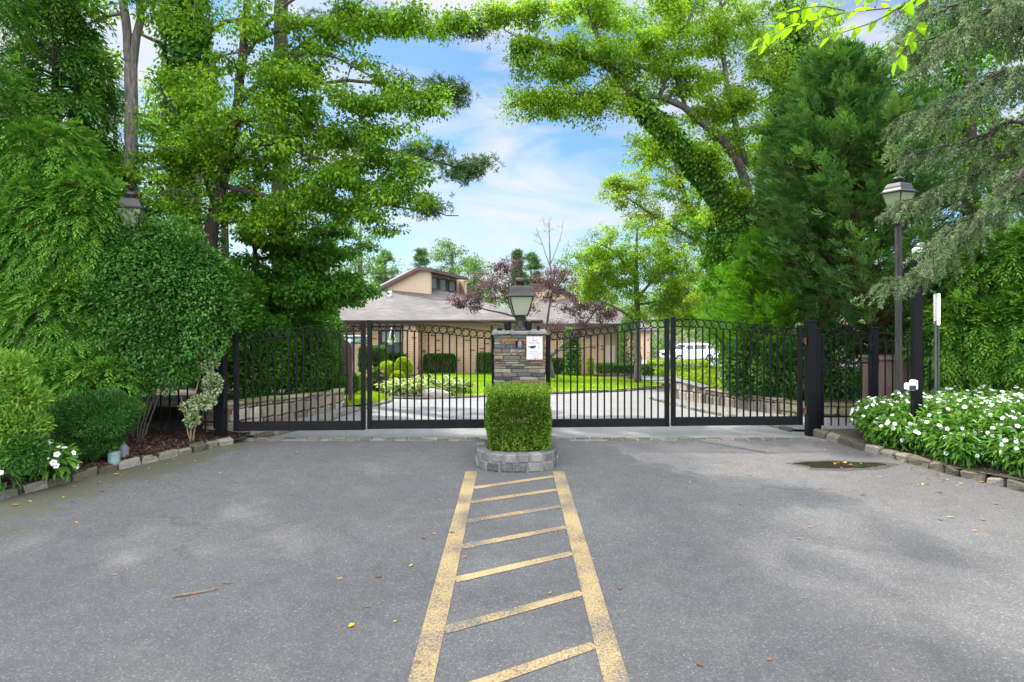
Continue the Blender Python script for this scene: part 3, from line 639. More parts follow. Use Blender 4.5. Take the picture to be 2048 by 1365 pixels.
def kerb(name, path, mat, w=0.14, h=0.1, ln=(0.2, 0.3), gap=0.012, sink=0.05, jit=0.006):
    q = smooth_path([(x, y, 0, 0) for x, y in path], 0.02)[:, :2]; d = np.concatenate([[0], np.cumsum(np.linalg.norm(np.diff(q, axis=0), axis=1))]); mb = MB(); s = 0
    while s < d[-1] - 0.1:
        L_ = rng.uniform(*ln); a = np.array([np.interp(s, d, q[:, i]) for i in (0, 1)]); b = np.array([np.interp(min(s + L_, d[-1]), d, q[:, i]) for i in (0, 1)])
        c = (a + b) / 2; an = math.atan2(b[1] - a[1], b[0] - a[0]); hh = h * rng.uniform(0.86, 1.1)
        mb.cbox((c[0], c[1], GZ(c[1]) + hh / 2 - sink / 2), (np.linalg.norm(b - a) - gap, w * rng.uniform(0.9, 1.08), hh + sink), 0.02, an + rng.normal(0, 0.02), rng.random(), jit)
        s += L_
    o = mb.build(name, mat); o['kind'] = 'structure'; return o
kerb('kerb', [(x - 0.06, y) for x, y in KL], m_cobble, 0.13, 0.085, (0.16, 0.3), jit=0.009)
kerb('kerb', [(x + 0.06, y) for x, y in KR], m_cobble, 0.13, 0.09, (0.16, 0.27), jit=0.009)
kerb('driveway_kerb', [(-3.62, 8.45), (-3.4, 8.75), (-3.12, 9.8), (-3.1, 10.9), (-2.95, 12.3), (-2.75, 13.6), (-2.95, 14.4)], m_cobble, 0.12, 0.05, (0.2, 0.3))
kerb('driveway_kerb', [(3.3, 14.3), (3.6, 11.7), (3.98, 10.2), (4.2, 9.0)], m_cobble, 0.1, 0.04, (0.22, 0.32))
# belgian block strip flush across the drive under the gate
mb = MB()
for row in range(2):
    x = -3.6
    while x < 4.3:
        L_ = rng.uniform(0.15, 0.24); yy = 8.33 + row * 0.105 + rng.normal(0, 0.004)
        if rng.random() < 0.9: mb.cbox((x + L_ / 2, yy, GZ(yy) - 0.03), (L_ - 0.02, 0.085, 0.08 + rng.uniform(-0.004, 0.01)), 0.012, rng.normal(0, 0.03), rng.random() * 0.6 + 0.25, 0.003)
        x += L_
mb.build('cobble_strip', m_cobble)['kind'] = 'structure'

# yellow hatched island painted on the road
mb = MB()
def strip(a, b, w0, w1):
    a = np.array(a, float); b = np.array(b, float); n = 14; t = np.linspace(0, 1, n); c = a + (b - a) * t[:, None]; d = unit(b - a); nn = np.array((-d[1], d[0]))
    ww = (w0 + (w1 - w0) * t + rng.normal(0, 0.0025, n))[:, None] / 2; z = GZ(c[:, 1])[:, None] + 0.004
    V = np.concatenate([np.hstack([c + nn * ww, z]), np.hstack([c - nn * ww, z])]); return V, [[i, i + 1, n + i + 1, n + i] for i in range(n - 1)]
for x in (-0.457, 0.524): mb.add(*strip((x, -1.0), (x, 6.76), 0.127, 0.132))
line_o = mb.build('painted_line', m_yellow); line_o['kind'] = 'structure'
for k, (yl, yr) in enumerate([(6.16, 6.57), (5.72, 6.1), (5.22, 5.6), (4.67, 5.08), (4.11, 4.55), (3.48, 3.93), (2.86, 3.33), (2.26, 2.7), (1.66, 2.1)]):
    mb = MB(); mb.add(*strip((-0.392, yl), (0.457, yr), 0.085, 0.07)); mb.build('painted_stripe', m_yellow)['kind'] = 'structure'

# puddle with a ragged rim
a = np.linspace(0, 2 * math.pi, 60, endpoint=False); rr = 1 + 0.10 * np.sin(3 * a + 1) + 0.07 * np.sin(5 * a) + 0.04 * np.sin(11 * a + 2)
px_, py_ = 3.84 + 0.50 * rr * np.cos(a), 7.04 + 0.15 * rr * np.sin(a)
wx, wy = 3.86 + (px_ - 3.84) * 1.22 + 0.02 * np.sin(a * 7), 7.03 + (py_ - 7.04) * 1.5 + 0.012 * np.sin(a * 9 + 1)
raw_mesh('wet_patch', np.stack([wx, wy, GZ(wy) + 0.0025], 1), [list(range(60))], asphalt_mat('wet_asphalt', (0.032, 0.031, 0.028), (0.055, 0.053, 0.048), moss=False))['kind'] = 'structure'
V = np.stack([px_, py_, GZ(py_) + 0.005], 1)
raw_mesh('puddle', V, [list(range(60))], m_puddle)['kind'] = 'structure'

# ------------------------------------------------------------------ gate
GY = lambda x: 8.5 + 0.04 * x
def on_gate(px):                                      # x on the gate line for a photo column
    k = (px - CX) / F; return k * 8.5 / (1 - 0.04 * k)
def gate_leaf(px0, px1, tops, label, curve, nb, kick, hinge=None, rusty=False):
    """px0..px1: outer edges of the two stiles; tops: top rows of the stiles; curve: ring-centre rows along the leaf (t, row)"""
    x0, x1 = on_gate(px0), on_gate(px1); yc = GY((x0 + x1) / 2); sc = yc / F
    zr = lambda row, x: EYE - (row - HY) * GY(x) / F
    t = thing('gate_leaf', label, 'gate', ((x0 + x1) / 2, yc, GZ(yc)), 'sections of the driveway gate')
    sw = 0.062; zb, zk = zr(kick[0], (x0 + x1) / 2), zr(kick[1], (x0 + x1) / 2)
    yaw = math.atan(0.04)
    for x, tp in ((x0 + sw / 2, tops[0]), (x1 - sw / 2, tops[1])):
        mb = MB(); zt = zr(tp, x); mb.cbox((x, GY(x), (zb + zt) / 2), (sw, 0.062, zt - zb), 0.006, yaw); mb.build('stile', m_black, t)
    mb = MB(); L_ = (x1 - x0 - 2 * sw) / math.cos(yaw)
    mb.cbox(((x0 + x1) / 2, yc, (zb + zk) / 2), (L_ + 0.004, 0.05, zk - zb), 0.004, yaw); mb.build('kick_plate', m_blackold, t)
    xs = np.linspace(x0 + sw, x1 - sw, 60); tt = np.linspace(0, 1, 60); c = np.array(curve, float)
    cz = np.array([zr(r_, x) for r_, x in zip(np.interp(tt, c[:, 0], c[:, 1]), xs)])
    for _ in range(14): cz[1:-1] = 0.25 * cz[:-2] + 0.5 * cz[1:-1] + 0.25 * cz[2:]
    rad = (x1 - x0 - 2 * sw) / nb / 2
    for off, nm in ((-rad - 0.004, 'lower_rail'), (rad + 0.004, 'upper_rail')):
        mb = MB(); mb.tube(np.stack([xs, GY(xs), cz + off], 1), 0.0055, 5); mb.build(nm, m_black, t)
    for k in range(nb):
        x = x0 + sw + rad * (2 * k + 1); z = float(np.interp(x, xs, cz))
        mb = MB(); mb.torus((x, GY(x), z), rad * 0.99, 0.0075, 20, 6); mb.build('ring', m_black, t, smooth=True)
    pitch = (x1 - x0 - 2 * sw) / (nb + 1)
    for k in range(nb):
        x = x0 + sw + pitch * (k + 1); z = float(np.interp(x, xs, cz)) - rad - 0.002
        mb = MB(); mb.cbox((x, GY(x), (zk + z) / 2), (0.021, 0.021, z - zk + 0.004), 0.003, yaw); mb.build('bar', m_black, t)
    if hinge:
        for z in hinge[1]:
            mb = MB(); x = hinge[0]; mb.cbox((x, GY(x), z), (0.06, 0.03, 0.07), 0.006, yaw); mb.lathe((x, GY(x) - 0.02, z - 0.05), [(0.014, 0), (0.014, 0.1)], 10); mb.build('hinge', m_rust, t)
    return t
gate_leaf(468, 731, (659, 642), 'outer gate section meeting the dark square post beside the mulch bed', [(0, 676), (0.12, 675), (0.55, 662), (0.88, 655), (1, 655)], 16, (861, 843), (-4.0 + 0.075, (1.33, 0.38)))
gate_leaf(735, 992, (641, 668), 'gate section between the stone pillar and the mulch-bed side gate section', [(0, 653), (0.2, 653), (0.6, 660), (0.9, 669), (1, 671)], 16, (857, 840))
gate_leaf(1092, 1338, (670, 637), 'gate section between the stone pillar and the flower-bed side gate section', [(0, 673), (0.1, 671), (0.5, 660), (0.8, 650), (1, 648)], 16, (854, 838))
gate_leaf(1342, 1604, (634, 651), 'outer gate section with rusty hinges by the white flowers, leaves on its kick plate', [(0, 646), (0.2, 647), (0.6, 656), (0.85, 663), (1, 665)], 17, (851, 834), (on_gate(1610), (1.35, 0.35)))

def post(name, label, x, y, w, ztop, mat, cap=0.0, zb=None, extra=None, cat='post', group=None):
    zb = GZ(y) - 0.05 if zb is None else zb
    t = thing(name, label, cat, (x, y, GZ(y)), group)
    mb = MB(); mb.cbox((x, y, (zb + ztop) / 2), (w, w, ztop - zb), 0.005); mb.build('shaft', mat, t)
    mb = MB(); mb.cbox((x, y, ztop + 0.011), (w + 0.014, w + 0.014, 0.02), 0.006); mb.build('cap', mat, t)
    return t
gp = post('gate_post', 'wide dark square gate post half hidden by hedge leaves beside the mulch bed', -4.03, 8.32, 0.12, 1.53, m_black)
gp2 = post('gate_post', 'tall thick dark square gate post with pale lit edge where two rusty hinges sit', 4.31, 8.66, 0.12, 1.62, m_black)
post('gate_post', 'slimmer post butted against the thick gate post, latch side of the arched footgate', 4.435, 8.72, 0.085, 1.51, m_black)
post('gate_post', 'slim dark post hinging the arched footgate in front of the brown wooden bin', 5.33, 8.83, 0.085, 1.52, m_black)

# arched footgate
t = thing('footgate', 'narrow arched black iron footgate with a row of rings under its arch', 'gate', (4.95, 8.8, GZ(8.8)))
gx0, gx1, gy = 4.53, 5.27, 8.8
for x, zt in ((gx0 + 0.02, 1.43), (gx1 - 0.02, 1.44)):
    mb = MB(); mb.cbox((x, gy, (0.1 + zt) / 2), (0.042, 0.04, zt - 0.1), 0.005); mb.build('stile', m_black, t)
u = np.linspace(0, 1, 24); ax = gx0 + 0.04 + (gx1 - gx0 - 0.08) * u
az1 = 1.42 + 0.145 * np.sin(math.pi * u); az0 = 1.33 + 0.12 * np.sin(math.pi * np.clip(u, 0, 1))
mb = MB(); mb.tube(np.stack([ax, ax * 0 + gy, az1], 1), 0.009, 6); mb.build('arch_rail', m_black, t)
mb = MB(); mb.tube(np.stack([ax, ax * 0 + gy, az0], 1), 0.009, 6); mb.build('arch_rail', m_black, t)
for z, nm in ((1.02, 'middle_rail'), (0.235, 'bottom_rail')):
    mb = MB(); mb.cbox(((gx0 + gx1) / 2, gy, z), (gx1 - gx0 - 0.084, 0.024, 0.022), 0.004); mb.build(nm, m_black, t)
for k in range(6):
    x = gx0 + 0.12 + k * 0.1; z = (np.interp(x, ax, az1) + np.interp(x, ax, az0)) / 2
    mb = MB(); mb.torus((x, gy, z), 0.044, 0.0065, 18, 5); mb.build('ring', m_black, t, smooth=True)
for k in range(5):
    x = gx0 + 0.04 + (gx1 - gx0 - 0.08) * (k + 1) / 6; zt = float(np.interp(x, ax, az0))
    mb = MB(); mb.cbox((x, gy, (0.1 + zt) / 2), (0.018, 0.018, zt - 0.1), 0.003); mb.build('bar', m_black, t)
mb = MB(); mb.cbox((gx0 + 0.02, gy - 0.045, 0.98), (0.09, 0.045, 0.2), 0.006); mb.cbox((gx0 - 0.03, gy - 0.05, 1.02), (0.05, 0.04, 0.09), 0.005); mb.build('lock_box', m_black, t)
mb = MB(); mb.lathe((gx1 - 0.03, gy - 0.04, 1.18), [(0.022, 0), (0.03, 0.02), (0.03, 0.1), (0.022, 0.12)], 10); mb.build('hinge', m_black, t)

def fence(label, x0, x1, y0, y1, zt, zb, n):
    t = thing('fence_panel', label, 'fence', ((x0 + x1) / 2, (y0 + y1) / 2, GZ((y0 + y1) / 2)))
    f = lambda u: (x0 + (x1 - x0) * u, y0 + (y1 - y0) * u); an = math.atan2(y1 - y0, x1 - x0); L_ = math.hypot(x1 - x0, y1 - y0)
    for z, nm in ((zt, 'top_rail'), (zt - 0.115, 'lower_rail'), (zb + 0.1, 'bottom_rail')):
        mb = MB(); mb.cbox((*f(0.5), z), (L_, 0.025, 0.018), 0.003, an); mb.build(nm, m_black, t)
    for k in range(n):
        p = f((k + 0.5) / n)
        mb = MB(); mb.torus((*p, zt - 0.058), 0.047, 0.0065, 18, 5); mb.build('ring', m_black, t, smooth=True)
        p = f((k + 1.0) / n)
        mb = MB(); mb.cbox((*p, (zt - 0.12 + zb) / 2), (0.018, 0.018, zt - 0.12 - zb), 0.003, an); mb.build('bar', m_black, t)
fence('black iron fence with a ring frieze running behind the lamp post and wooden bin', 5.4, 6.9, 8.86, 8.95, 1.45, 0.1, 13)
fence('black iron fence lost among hedge leaves beside the variegated shrub', -5.6, -4.13, 8.3, 8.32, 1.4, 0.15, 12)

# ------------------------------------------------------------------ stone pillar, its lantern and fittings
pxc, pyc = 0.105, 8.52; pw, pd = 0.70, 0.62
t = thing('stone_pillar', 'square pillar of thin stacked grey and rust stones between the two gates', 'pillar', (pxc, pyc, GZ(pyc)))
mb = MB(); mb.box(pxc - pw / 2 + 0.03, pxc + pw / 2 - 0.03, pyc - pd / 2 + 0.03, pyc + pd / 2 - 0.03, -0.1, 1.45)
core = mb.build('core', m_mortar, t)
mb = MB(); z = -0.06
while z < 1.452:
    h = min(rng.choice([0.03, 0.036, 0.045, 0.055, 0.062]), 1.46 - z)
    if h < 0.02: break
    for side in range(4):
        along = pw if side % 2 == 0 else pd; s = -along / 2
        while s < along / 2 - 0.01:
            L_ = min(rng.uniform(0.07, 0.27), along / 2 - s)
            if along / 2 - s - L_ < 0.06: L_ = along / 2 - s
            c = s + L_ / 2; dp = rng.uniform(0.0, 0.022); th = 0.07; off = (pd if side % 2 == 0 else pw) / 2 - th / 2 + dp - 0.012
            tq = rng.random() ** 0.9
            p, sz = {0: ((c, -off), (L_ - 0.005, th)), 2: ((c, off), (L_ - 0.005, th)), 1: ((off, c), (th, L_ - 0.005)), 3: ((-off, c), (th, L_ - 0.005))}[side]
            mb.cbox((pxc + p[0], pyc + p[1], z + h / 2), (sz[0], sz[1], h - 0.005), 0.005, 0, tq, 0.0015, 0); s += L_
    z += h
mb.build('shaft', m_ledge, t)
mb = MB(); 
for k in range(3): mb.cbox((pxc - 0.255 + k * 0.255, pyc, 1.487), (0.253, pd + 0.07, 0.046), 0.008, 0, 0.5, 0.003)
mb.build('cap', m_capst, t)
front = pyc - pd / 2 - 0.014

def lantern_parts(t, c, s=1.0, post_mat=None, yaw=0.12, foot=True, met=None):
    """four-sided lantern; c = centre of its foot"""
    met = met or m_bronze
    c = np.array(c, float); q = lambda prof: [(r_ * s, z_ * s) for r_, z_ in prof]
    sq = 0.5 + yaw / (math.pi / 2)
    if foot:
        mb = MB(); mb.lathe(c, q([(0.10, 0), (0.10, 0.012), (0.085, 0.03), (0.062, 0.05), (0.06, 0.15), (0.075, 0.16), (0.082, 0.2), (0.09, 0.215), (0.09, 0.225)]), 20); mb.build('foot', met, t, smooth=False)
    mb = MB(); mb.lathe(c, q([(0.075, 0.225), (0.08, 0.3), (0.07, 0.305), (0.02, 0.31), (0.02, 0.36)]), 16); mb.build('burner', met, t)
    k = math.sqrt(2)
    def ring_pts(h, z): return [c + np.array((h * k * math.cos(math.pi / 2 * (i + sq)), h * k * math.sin(math.pi / 2 * (i + sq)), z)) * 1.0 for i in range(4)]
    b, tp = ring_pts(0.1 * s, 0.225 * s), ring_pts(0.178 * s, 0.515 * s)
    mb = MB()
    for i in range(4):
        mb.tube([b[i], tp[i]], 0.0105 * s, 5); mb.tube([b[i], b[(i + 1) % 4]], 0.012 * s, 5); mb.tube([tp[i], tp[(i + 1) % 4]], 0.012 * s, 5)
    mb.build('frame', met, t)
    for i in range(4):
        ctr = c + np.array((0, 0, 0.37 * s)); mb = MB()
        pts = [p + (ctr - p) * np.array((1, 1, 0)) * 0.03 for p in (b[i], b[(i + 1) % 4], tp[(i + 1) % 4], tp[i])]
        mb.add(pts, [[0, 1, 2, 3]]); mb.build('pane', m_frost, t)
    mb = MB(); mb.lathe(c, [(r_ * k * s, z_ * s) for r_, z_ in [(0.214, 0.512), (0.216, 0.522), (0.19, 0.532), (0.168, 0.55), (0.152, 0.58), (0.143, 0.615), (0.13, 0.65), (0.108, 0.675), (0.07, 0.688)]], 4, sq=sq); mb.build('roof', met, t)
    mb = MB(); mb.lathe(c, q([(0.065, 0.68), (0.06, 0.72), (0.075, 0.728), (0.088, 0.745), (0.085, 0.77), (0.055, 0.79), (0.03, 0.8), (0.014, 0.803)]), 18); mb.build('chimney', met, t, smooth=True)
    return t
t = thing('lantern', 'bronze lantern with frosted panes standing on the stone pillar', 'lantern', (pxc + 0.01, pyc - 0.02, 1.512))
lantern_parts(t, (pxc + 0.01, pyc - 0.02, 1.512), 0.93)
for dx, dy, w, h, lb in ((-0.165, 0.05, 0.1, 0.105, 'black sensor box on the pillar cap at the mulch-bed side of the lantern'), (0.125, 0.06, 0.1, 0.125, 'taller black sensor box with grey rounded top on the pillar cap by the lantern foot')):
    t = thing('sensor_box', lb, 'sensor', (pxc + dx, pyc + dy, 1.512), 'black boxes on the pillar cap')
    mb = MB(); mb.cbox((pxc + dx, pyc + dy, 1.512 + h / 2), (w, w, h), 0.012); mb.build('housing', m_black, t)
    mb = MB(); mb.lathe((pxc + dx, pyc + dy, 1.512 + h), [(w * 0.46, 0), (w * 0.4, 0.012), (w * 0.2, 0.018)], 16); mb.build('lid', m_greymetal if dx > 0 else m_black, t)
for dx, lb in ((-0.28, 'flat little black fitting near the corner of the pillar cap'), (0.265, 'small black knob-like fitting at the sign side corner of the pillar cap')):
    t = thing('cap_fitting', lb, 'fitting', (pxc + dx, pyc - 0.05, 1.51)); w = 0.08 if dx < 0 else 0.045; h = 0.03 if dx < 0 else 0.055
    mb = MB(); mb.cbox((pxc + dx, pyc - 0.05, 1.512 + h / 2), (w, 0.05, h), 0.006); mb.build('base', m_black, t)
    mb = MB(); mb.lathe((pxc + dx, pyc - 0.05, 1.512 + h), [(0.018, 0), (0.014, 0.014)], 10); mb.build('button', m_black, t)
# bullet camera on the pillar
c = P(1039, 692, front - 0.04)
t = thing('wall_camera', 'small dark bullet camera with glass eye on the pillar face', 'camera', (c[0], front, c[2]))
mb = MB(); mb.lathe((c[0], front - 0.012, c[2] + 0.02), [(0.045, -0.045), (0.05, -0.02), (0.05, 0.02), (0.045, 0.045)], 16); mb.build('bracket', m_black, t)
mb = MB(); mb.lathe((c[0] + 0.005, front - 0.075, c[2] - 0.055), [(0.02, 0), (0.034, 0.01), (0.036, 0.06), (0.03, 0.1), (0.012, 0.125)], 16); mb.build('body', m_greymetal, t, smooth=True)
mb = MB(); mb.lathe((c[0] + 0.005, front - 0.075, c[2] - 0.075), [(0.015, 0), (0.024, 0.006), (0.024, 0.02)], 14); mb.build('eye', m_lens, t)
# surveillance sign
sx0, sx1 = (1053 - CX) * front / F, (1085 - CX) * front / F; sz0, sz1 = EYE - (719.5 - HY) * front / F, EYE - (673.5 - HY) * front / F
t = thing('surveillance_sign', 'white metal video surveillance notice screwed to the stone pillar', 'sign', ((sx0 + sx1) / 2, front, (sz0 + sz1) / 2))
sy = front - 0.016
mb = MB(); mb.cbox(((sx0 + sx1) / 2, sy, (sz0 + sz1) / 2), (sx1 - sx0, 0.004, sz1 - sz0), 0.0015); mb.build('plate', m_signwhite, t)
cxs = (sx0 + sx1) / 2; sw_, sh_ = sx1 - sx0, sz1 - sz0
mb = MB()
for (x0, x1, z0, z1) in ((sx0 + .004, sx1 - .004, sz1 - .008, sz1 - .004), (sx0 + .004, sx1 - .004, sz0 + .004, sz0 + .008), (sx0 + .004, sx0 + .007, sz0 + .0083, sz1 - .0083), (sx1 - .007, sx1 - .004, sz0 + .0083, sz1 - .0083)): mb.box(x0, x1, sy - 0.0035, sy - 0.0015, z0, z1)
mb.build('border', m_pinkedge, t)
def text(body, c, size, mat, parent, name='lettering', rz=0.0, ext=0.0008, wid=None):
    cu = bpy.data.curves.new(name, 'FONT'); cu.body = body; cu.size = size; cu.align_x = 'CENTER'; cu.align_y = 'CENTER'; cu.extrude = ext; cu.materials.append(mat)
    tmp = bpy.data.objects.new('tmp', cu); COL.objects.link(tmp); bpy.context.view_layer.update()
    me = bpy.data.meshes.new_from_object(tmp.evaluated_get(bpy.context.evaluated_depsgraph_get())); bpy.data.objects.remove(tmp)
    o = bpy.data.objects.new(name, me); COL.objects.link(o); o.parent = parent; o.location = tuple(np.array(c, float) - ORG[parent.name]); o.rotation_euler = (R(90), 0, rz)
    if wid:
        bpy.context.view_layer.update(); w_ = o.dimensions.x
        if w_ > 0: o.scale.x = wid / w_
    ORG[o.name] = ORG[parent.name]; return o
zt_ = lambda f_: sz1 - f_ * sh_
text('AREA', (cxs, sy - 0.004, zt_(0.165)), 0.042, m_red, t, wid=sw_ * 0.42)
text('MONITORED', (cxs, sy - 0.004, zt_(0.28)), 0.042, m_red, t, wid=sw_ * 0.74)
text('SMILE "HELLO"', (cxs, sy - 0.004, zt_(0.66)), 0.024, m_ink, t, wid=sw_ * 0.62)
text("YOU'RE BEING RECORDED", (cxs, sy - 0.004, zt_(0.75)), 0.024, m_red, t, wid=sw_ * 0.82)
text('24 HOURS', (cxs, sy - 0.004, zt_(0.845)), 0.024, m_ink, t, wid=sw_ * 0.5)
text('VIDEO SURVEILLANCE', (cxs, sy - 0.004, zt_(0.93)), 0.017, m_red, t, wid=sw_ * 0.72)
mb = MB(); cz = zt_(0.46); cx0 = cxs - 0.024
mb.prism([(cx0 - .045, cz + .012), (cx0 - .02, cz + .022), (cx0 + .045, cz + .024), (cx0 + .042, cz), (cx0 + .01, cz - .02), (cx0 - .025, cz - .02), (cx0 - .045, cz)], 'y', sy - 0.0045, sy - 0.0022)
mb.box(cx0 - 0.066, cx0 - 0.05, sy - 0.0045, sy - 0.0022, cz - 0.006, cz + 0.01)
for k in range(3):
    a = np.linspace(-0.75, 0.75, 9); r_ = 0.02 + k * 0.014
    mb.tube(np.stack([cxs + 0.026 + r_ * np.cos(a), a * 0 + sy - 0.003, cz + 0.002 + r_ * 1.2 * np.sin(a)], 1), 0.0022, 4)
mb.build('camera_emblem', m_ink, t)
for z in (sz1 - 0.018, sz0 + 0.018):
    mb = MB(); mb.lathe((cxs + (0.01 if z < 1.2 else -0.02), sy - 0.008, z - 0.006), [(0.006, 0), (0.008, 0.006), (0.006, 0.012)], 10); mb.build('screw', m_ink, t)

# ------------------------------------------------------------------ planter ring and box shrub
t = thing('planter_ring', 'oblong low planter of two courses of grey granite blocks', 'planter', (0.05, 7.22, 0))
def ring_path(n=200, rx=0.43, ry=0.42, e=2.9):
    a = np.linspace(0, 2 * math.pi, n, endpoint=False); return np.stack([0.055 + rx * np.sign(np.cos(a)) * np.abs(np.cos(a)) ** (2 / e), 7.2 + ry * np.sign(np.sin(a)) * np.abs(np.sin(a)) ** (2 / e)], 1)
rpth = ring_path(); rd = np.concatenate([[0], np.cumsum(np.linalg.norm(np.diff(np.vstack([rpth, rpth[:1]]), axis=0), axis=1))]); rq = np.vstack([rpth, rpth[:1]])
for zc, hc, nbk, nm in ((0.045, 0.1, 19, 'lower_course'), (0.15, 0.1, 20, 'upper_course')):
    mb = MB()
    for k in range(nbk):
        s0, s1 = rd[-1] * k / nbk, rd[-1] * (k + 1) / nbk; pa = np.array([np.interp(s0, rd, rq[:, i]) for i in (0, 1)]); pb = np.array([np.interp(s1, rd, rq[:, i]) for i in (0, 1)])
        c = (pa + pb) / 2; an = math.atan2(pb[1] - pa[1], pb[0] - pa[0])
        mb.cbox((c[0], c[1], zc), (np.linalg.norm(pb - pa) - 0.006, 0.12, hc), 0.014, an, rng.random(), 0.003)
    mb.build(nm, m_granite, t)
mb = MB(); inn = [tuple((p - np.array((0.055, 7.2))) * 1.1 + np.array((0.055, 7.2))) for p in rpth[::5]]
mb.prism(inn, 'z', -0.02, 0.192); mb.build('mortar', m_mortar, t)
mb = MB(); inn = [tuple((p - np.array((0.055, 7.2))) * 0.84 + np.array((0.055, 7.2))) for p in rpth[::5]]
mb.prism(inn, 'z', 0.1, 0.197); mb.build('soil', m_mulch, t)

# ------------------------------------------------------------------ lamp posts, camera post, road sign
def lamp_post(label, x, y, top):
    t = thing('lamp_post', label, 'lamp post', (x, y, GZ(y)), 'fluted lamp posts beside the drive'); zb = GZ(y) - 0.05; zc = top - 0.78
    n = 22; a = np.linspace(0, 2 * math.pi, n, endpoint=False); poly = [(x + (0.045 if k % 2 else 0.038) * math.cos(v), y + (0.045 if k % 2 else 0.038) * math.sin(v)) for k, v in enumerate(a)]
    mb = MB(); mb.prism(poly, 'z', zb, zc); mb.build('shaft', m_oldpost, t)
    mb = MB(); mb.lathe((x, y, zc), [(0.055, -0.05), (0.075, -0.035), (0.08, -0.02), (0.06, -0.005), (0.06, 0.05), (0.05, 0.11)], 18); mb.build('collar', m_bronze, t)
    lantern_parts(t, (x, y, zc - 0.02), 0.84, yaw=0.35, foot=False, met=m_bronze)
    mb = MB(); mb.lathe((x, y, zc + 0.65), [(0.02, -0.02), (0.024, 0.02), (0.032, 0.045), (0.016, 0.07), (0.014, 0.1), (0.004, 0.15)], 12); mb.build('finial', m_black, t)
    return t
lamp_post('tall fluted lamp post with lantern rising from the white flowers under the spruce', (1797 - CX) * 8.55 / F, 8.55, 3.83)
lamp_post('lamp post almost buried in the conifer hedge, only its lantern showing', (263 - CX) * 8.15 / F, 8.15, 3.54)
x, y = (1833 - CX) * 7.5 / F, 7.5
t = thing('camera_post', 'plain black square post carrying a clear dome on its top', 'post', (x, y, GZ(y)))
mb = MB(); mb.cbox((x, y, 1.25), (0.1, 0.1, 2.55), 0.004, -0.2); mb.build('shaft', m_black, t)
mb = MB(); mb.lathe((x + 0.02, y, 2.53), [(0.05, -0.01), (0.065, 0), (0.065, 0.04), (0.04, 0.06)], 14); mb.build('base', m_white, t)
mb = MB(); mb.lathe((x + 0.06, y, 2.57), [(0.04, 0), (0.06, 0.02), (0.062, 0.045), (0.045, 0.075), (0.02, 0.085)], 18); mb.build('dome', m_dome, t, smooth=True)
t = thing('floodlight', 'small white floodlight with dark lens clamped low on the black camera post', 'floodlight', (x - 0.1, y - 0.03, 0.9))
zc = P(1820, 772, y)[2]
mb = MB(); mb.cbox((x - 0.075, y - 0.06, zc + 0.02), (0.075, 0.07, 0.12), 0.012); mb.build('bracket', m_white, t)
mb = MB(); mb.cbox((x - 0.135, y - 0.08, zc), (0.1, 0.1, 0.085), 0.016); mb.build('housing', m_white, t)
mb = MB(); mb.cbox((x - 0.135, y - 0.133, zc - 0.006), (0.084, 0.012, 0.06), 0.006); mb.build('lens', m_ink, t)
c = P(1874, 619, 8.2)
t = thing('road_sign', 'blank white sign panel turned almost edge-on atop a thin channel post', 'sign', (c[0], 8.2, GZ(8.2)))
V = []; hh, ww, an = 0.215, 0.15, R(69)
poly = []
for (sx_, sz_, a0) in ((1, 1, 0), (-1, 1, 90), (-1, -1, 180), (1, -1, 270)):
    for a in (0, 30, 60, 90): poly.append((sx_ * (ww - 0.03) + 0.03 * math.cos(R(a + a0)), sz_ * (hh - 0.03) + 0.03 * math.sin(R(a + a0))))
mb = MB(); mb.prism(poly, 'y', -0.0015, 0.0015); mb.v = [[c[0] + v[0] * math.cos(an) - v[1] * math.sin(an), c[1] + v[0] * math.sin(an) + v[1] * math.cos(an), c[2] + v[2]] for v in mb.v]; mb.build('panel', m_white, t)
mb = MB(); mb.cbox((c[0] - 0.005, 8.22, 0.8), (0.03, 0.025, 1.7), 0.004); mb.cbox((c[0] + 0.018, 8.2, 0.8), (0.008, 0.03, 1.7), 0.002); mb.build('channel_post', m_greymetal, t)

# brown wooden bin enclosure and a pale meter box behind the fence
x0, x1, y0, y1 = 5.84, 6.52, 9.5, 10.05; zb, zt = GZ(9.7) - 0.02, 0.99
t = thing('wooden_bin', 'brown panelled wooden bin enclosure standing behind the iron fence', 'bin', ((x0 + x1) / 2, 9.7, GZ(9.7)))
mb = MB(); mb.box(x0 + .02, x1 - .02, y0 + .02, y1 - .02, zb, zt - .01); mb.build('panel', m_binwood, t)
mb = MB()
for x in (x0, x0 + 0.3, x1 - 0.05): mb.cbox((x + 0.03, y0 + 0.012, (zb + zt) / 2), (0.06, 0.03, zt - zb), 0.004)
mb.cbox((x0 + 0.012, y0 + 0.3, (zb + zt) / 2), (0.03, 0.06, zt - zb), 0.004); mb.build('stile', m_binwood, t)
mb = MB(); mb.cbox(((x0 + x1) / 2, (y0 + y1) / 2, zt + 0.02), (x1 - x0 + 0.06, y1 - y0 + 0.06, 0.04), 0.006); mb.build('lid', m_binwood, t)
t = thing('meter_box', 'pale blue-grey utility cabinet half hidden behind the black camera post', 'cabinet', (6.78, 9.9, GZ(9.9)))
mb = MB(); mb.cbox((6.78, 9.9, 0.42), (0.22, 0.2, 0.95), 0.01); mb.build('cabinet', plain('pale_cabinet', (0.3, 0.38, 0.42), 0.5), t)
mb = MB(); mb.cbox((6.78, 9.79, 0.55), (0.17, 0.012, 0.5), 0.004); mb.build('door', plain('cabinet_door', (0.34, 0.42, 0.45), 0.5), t)

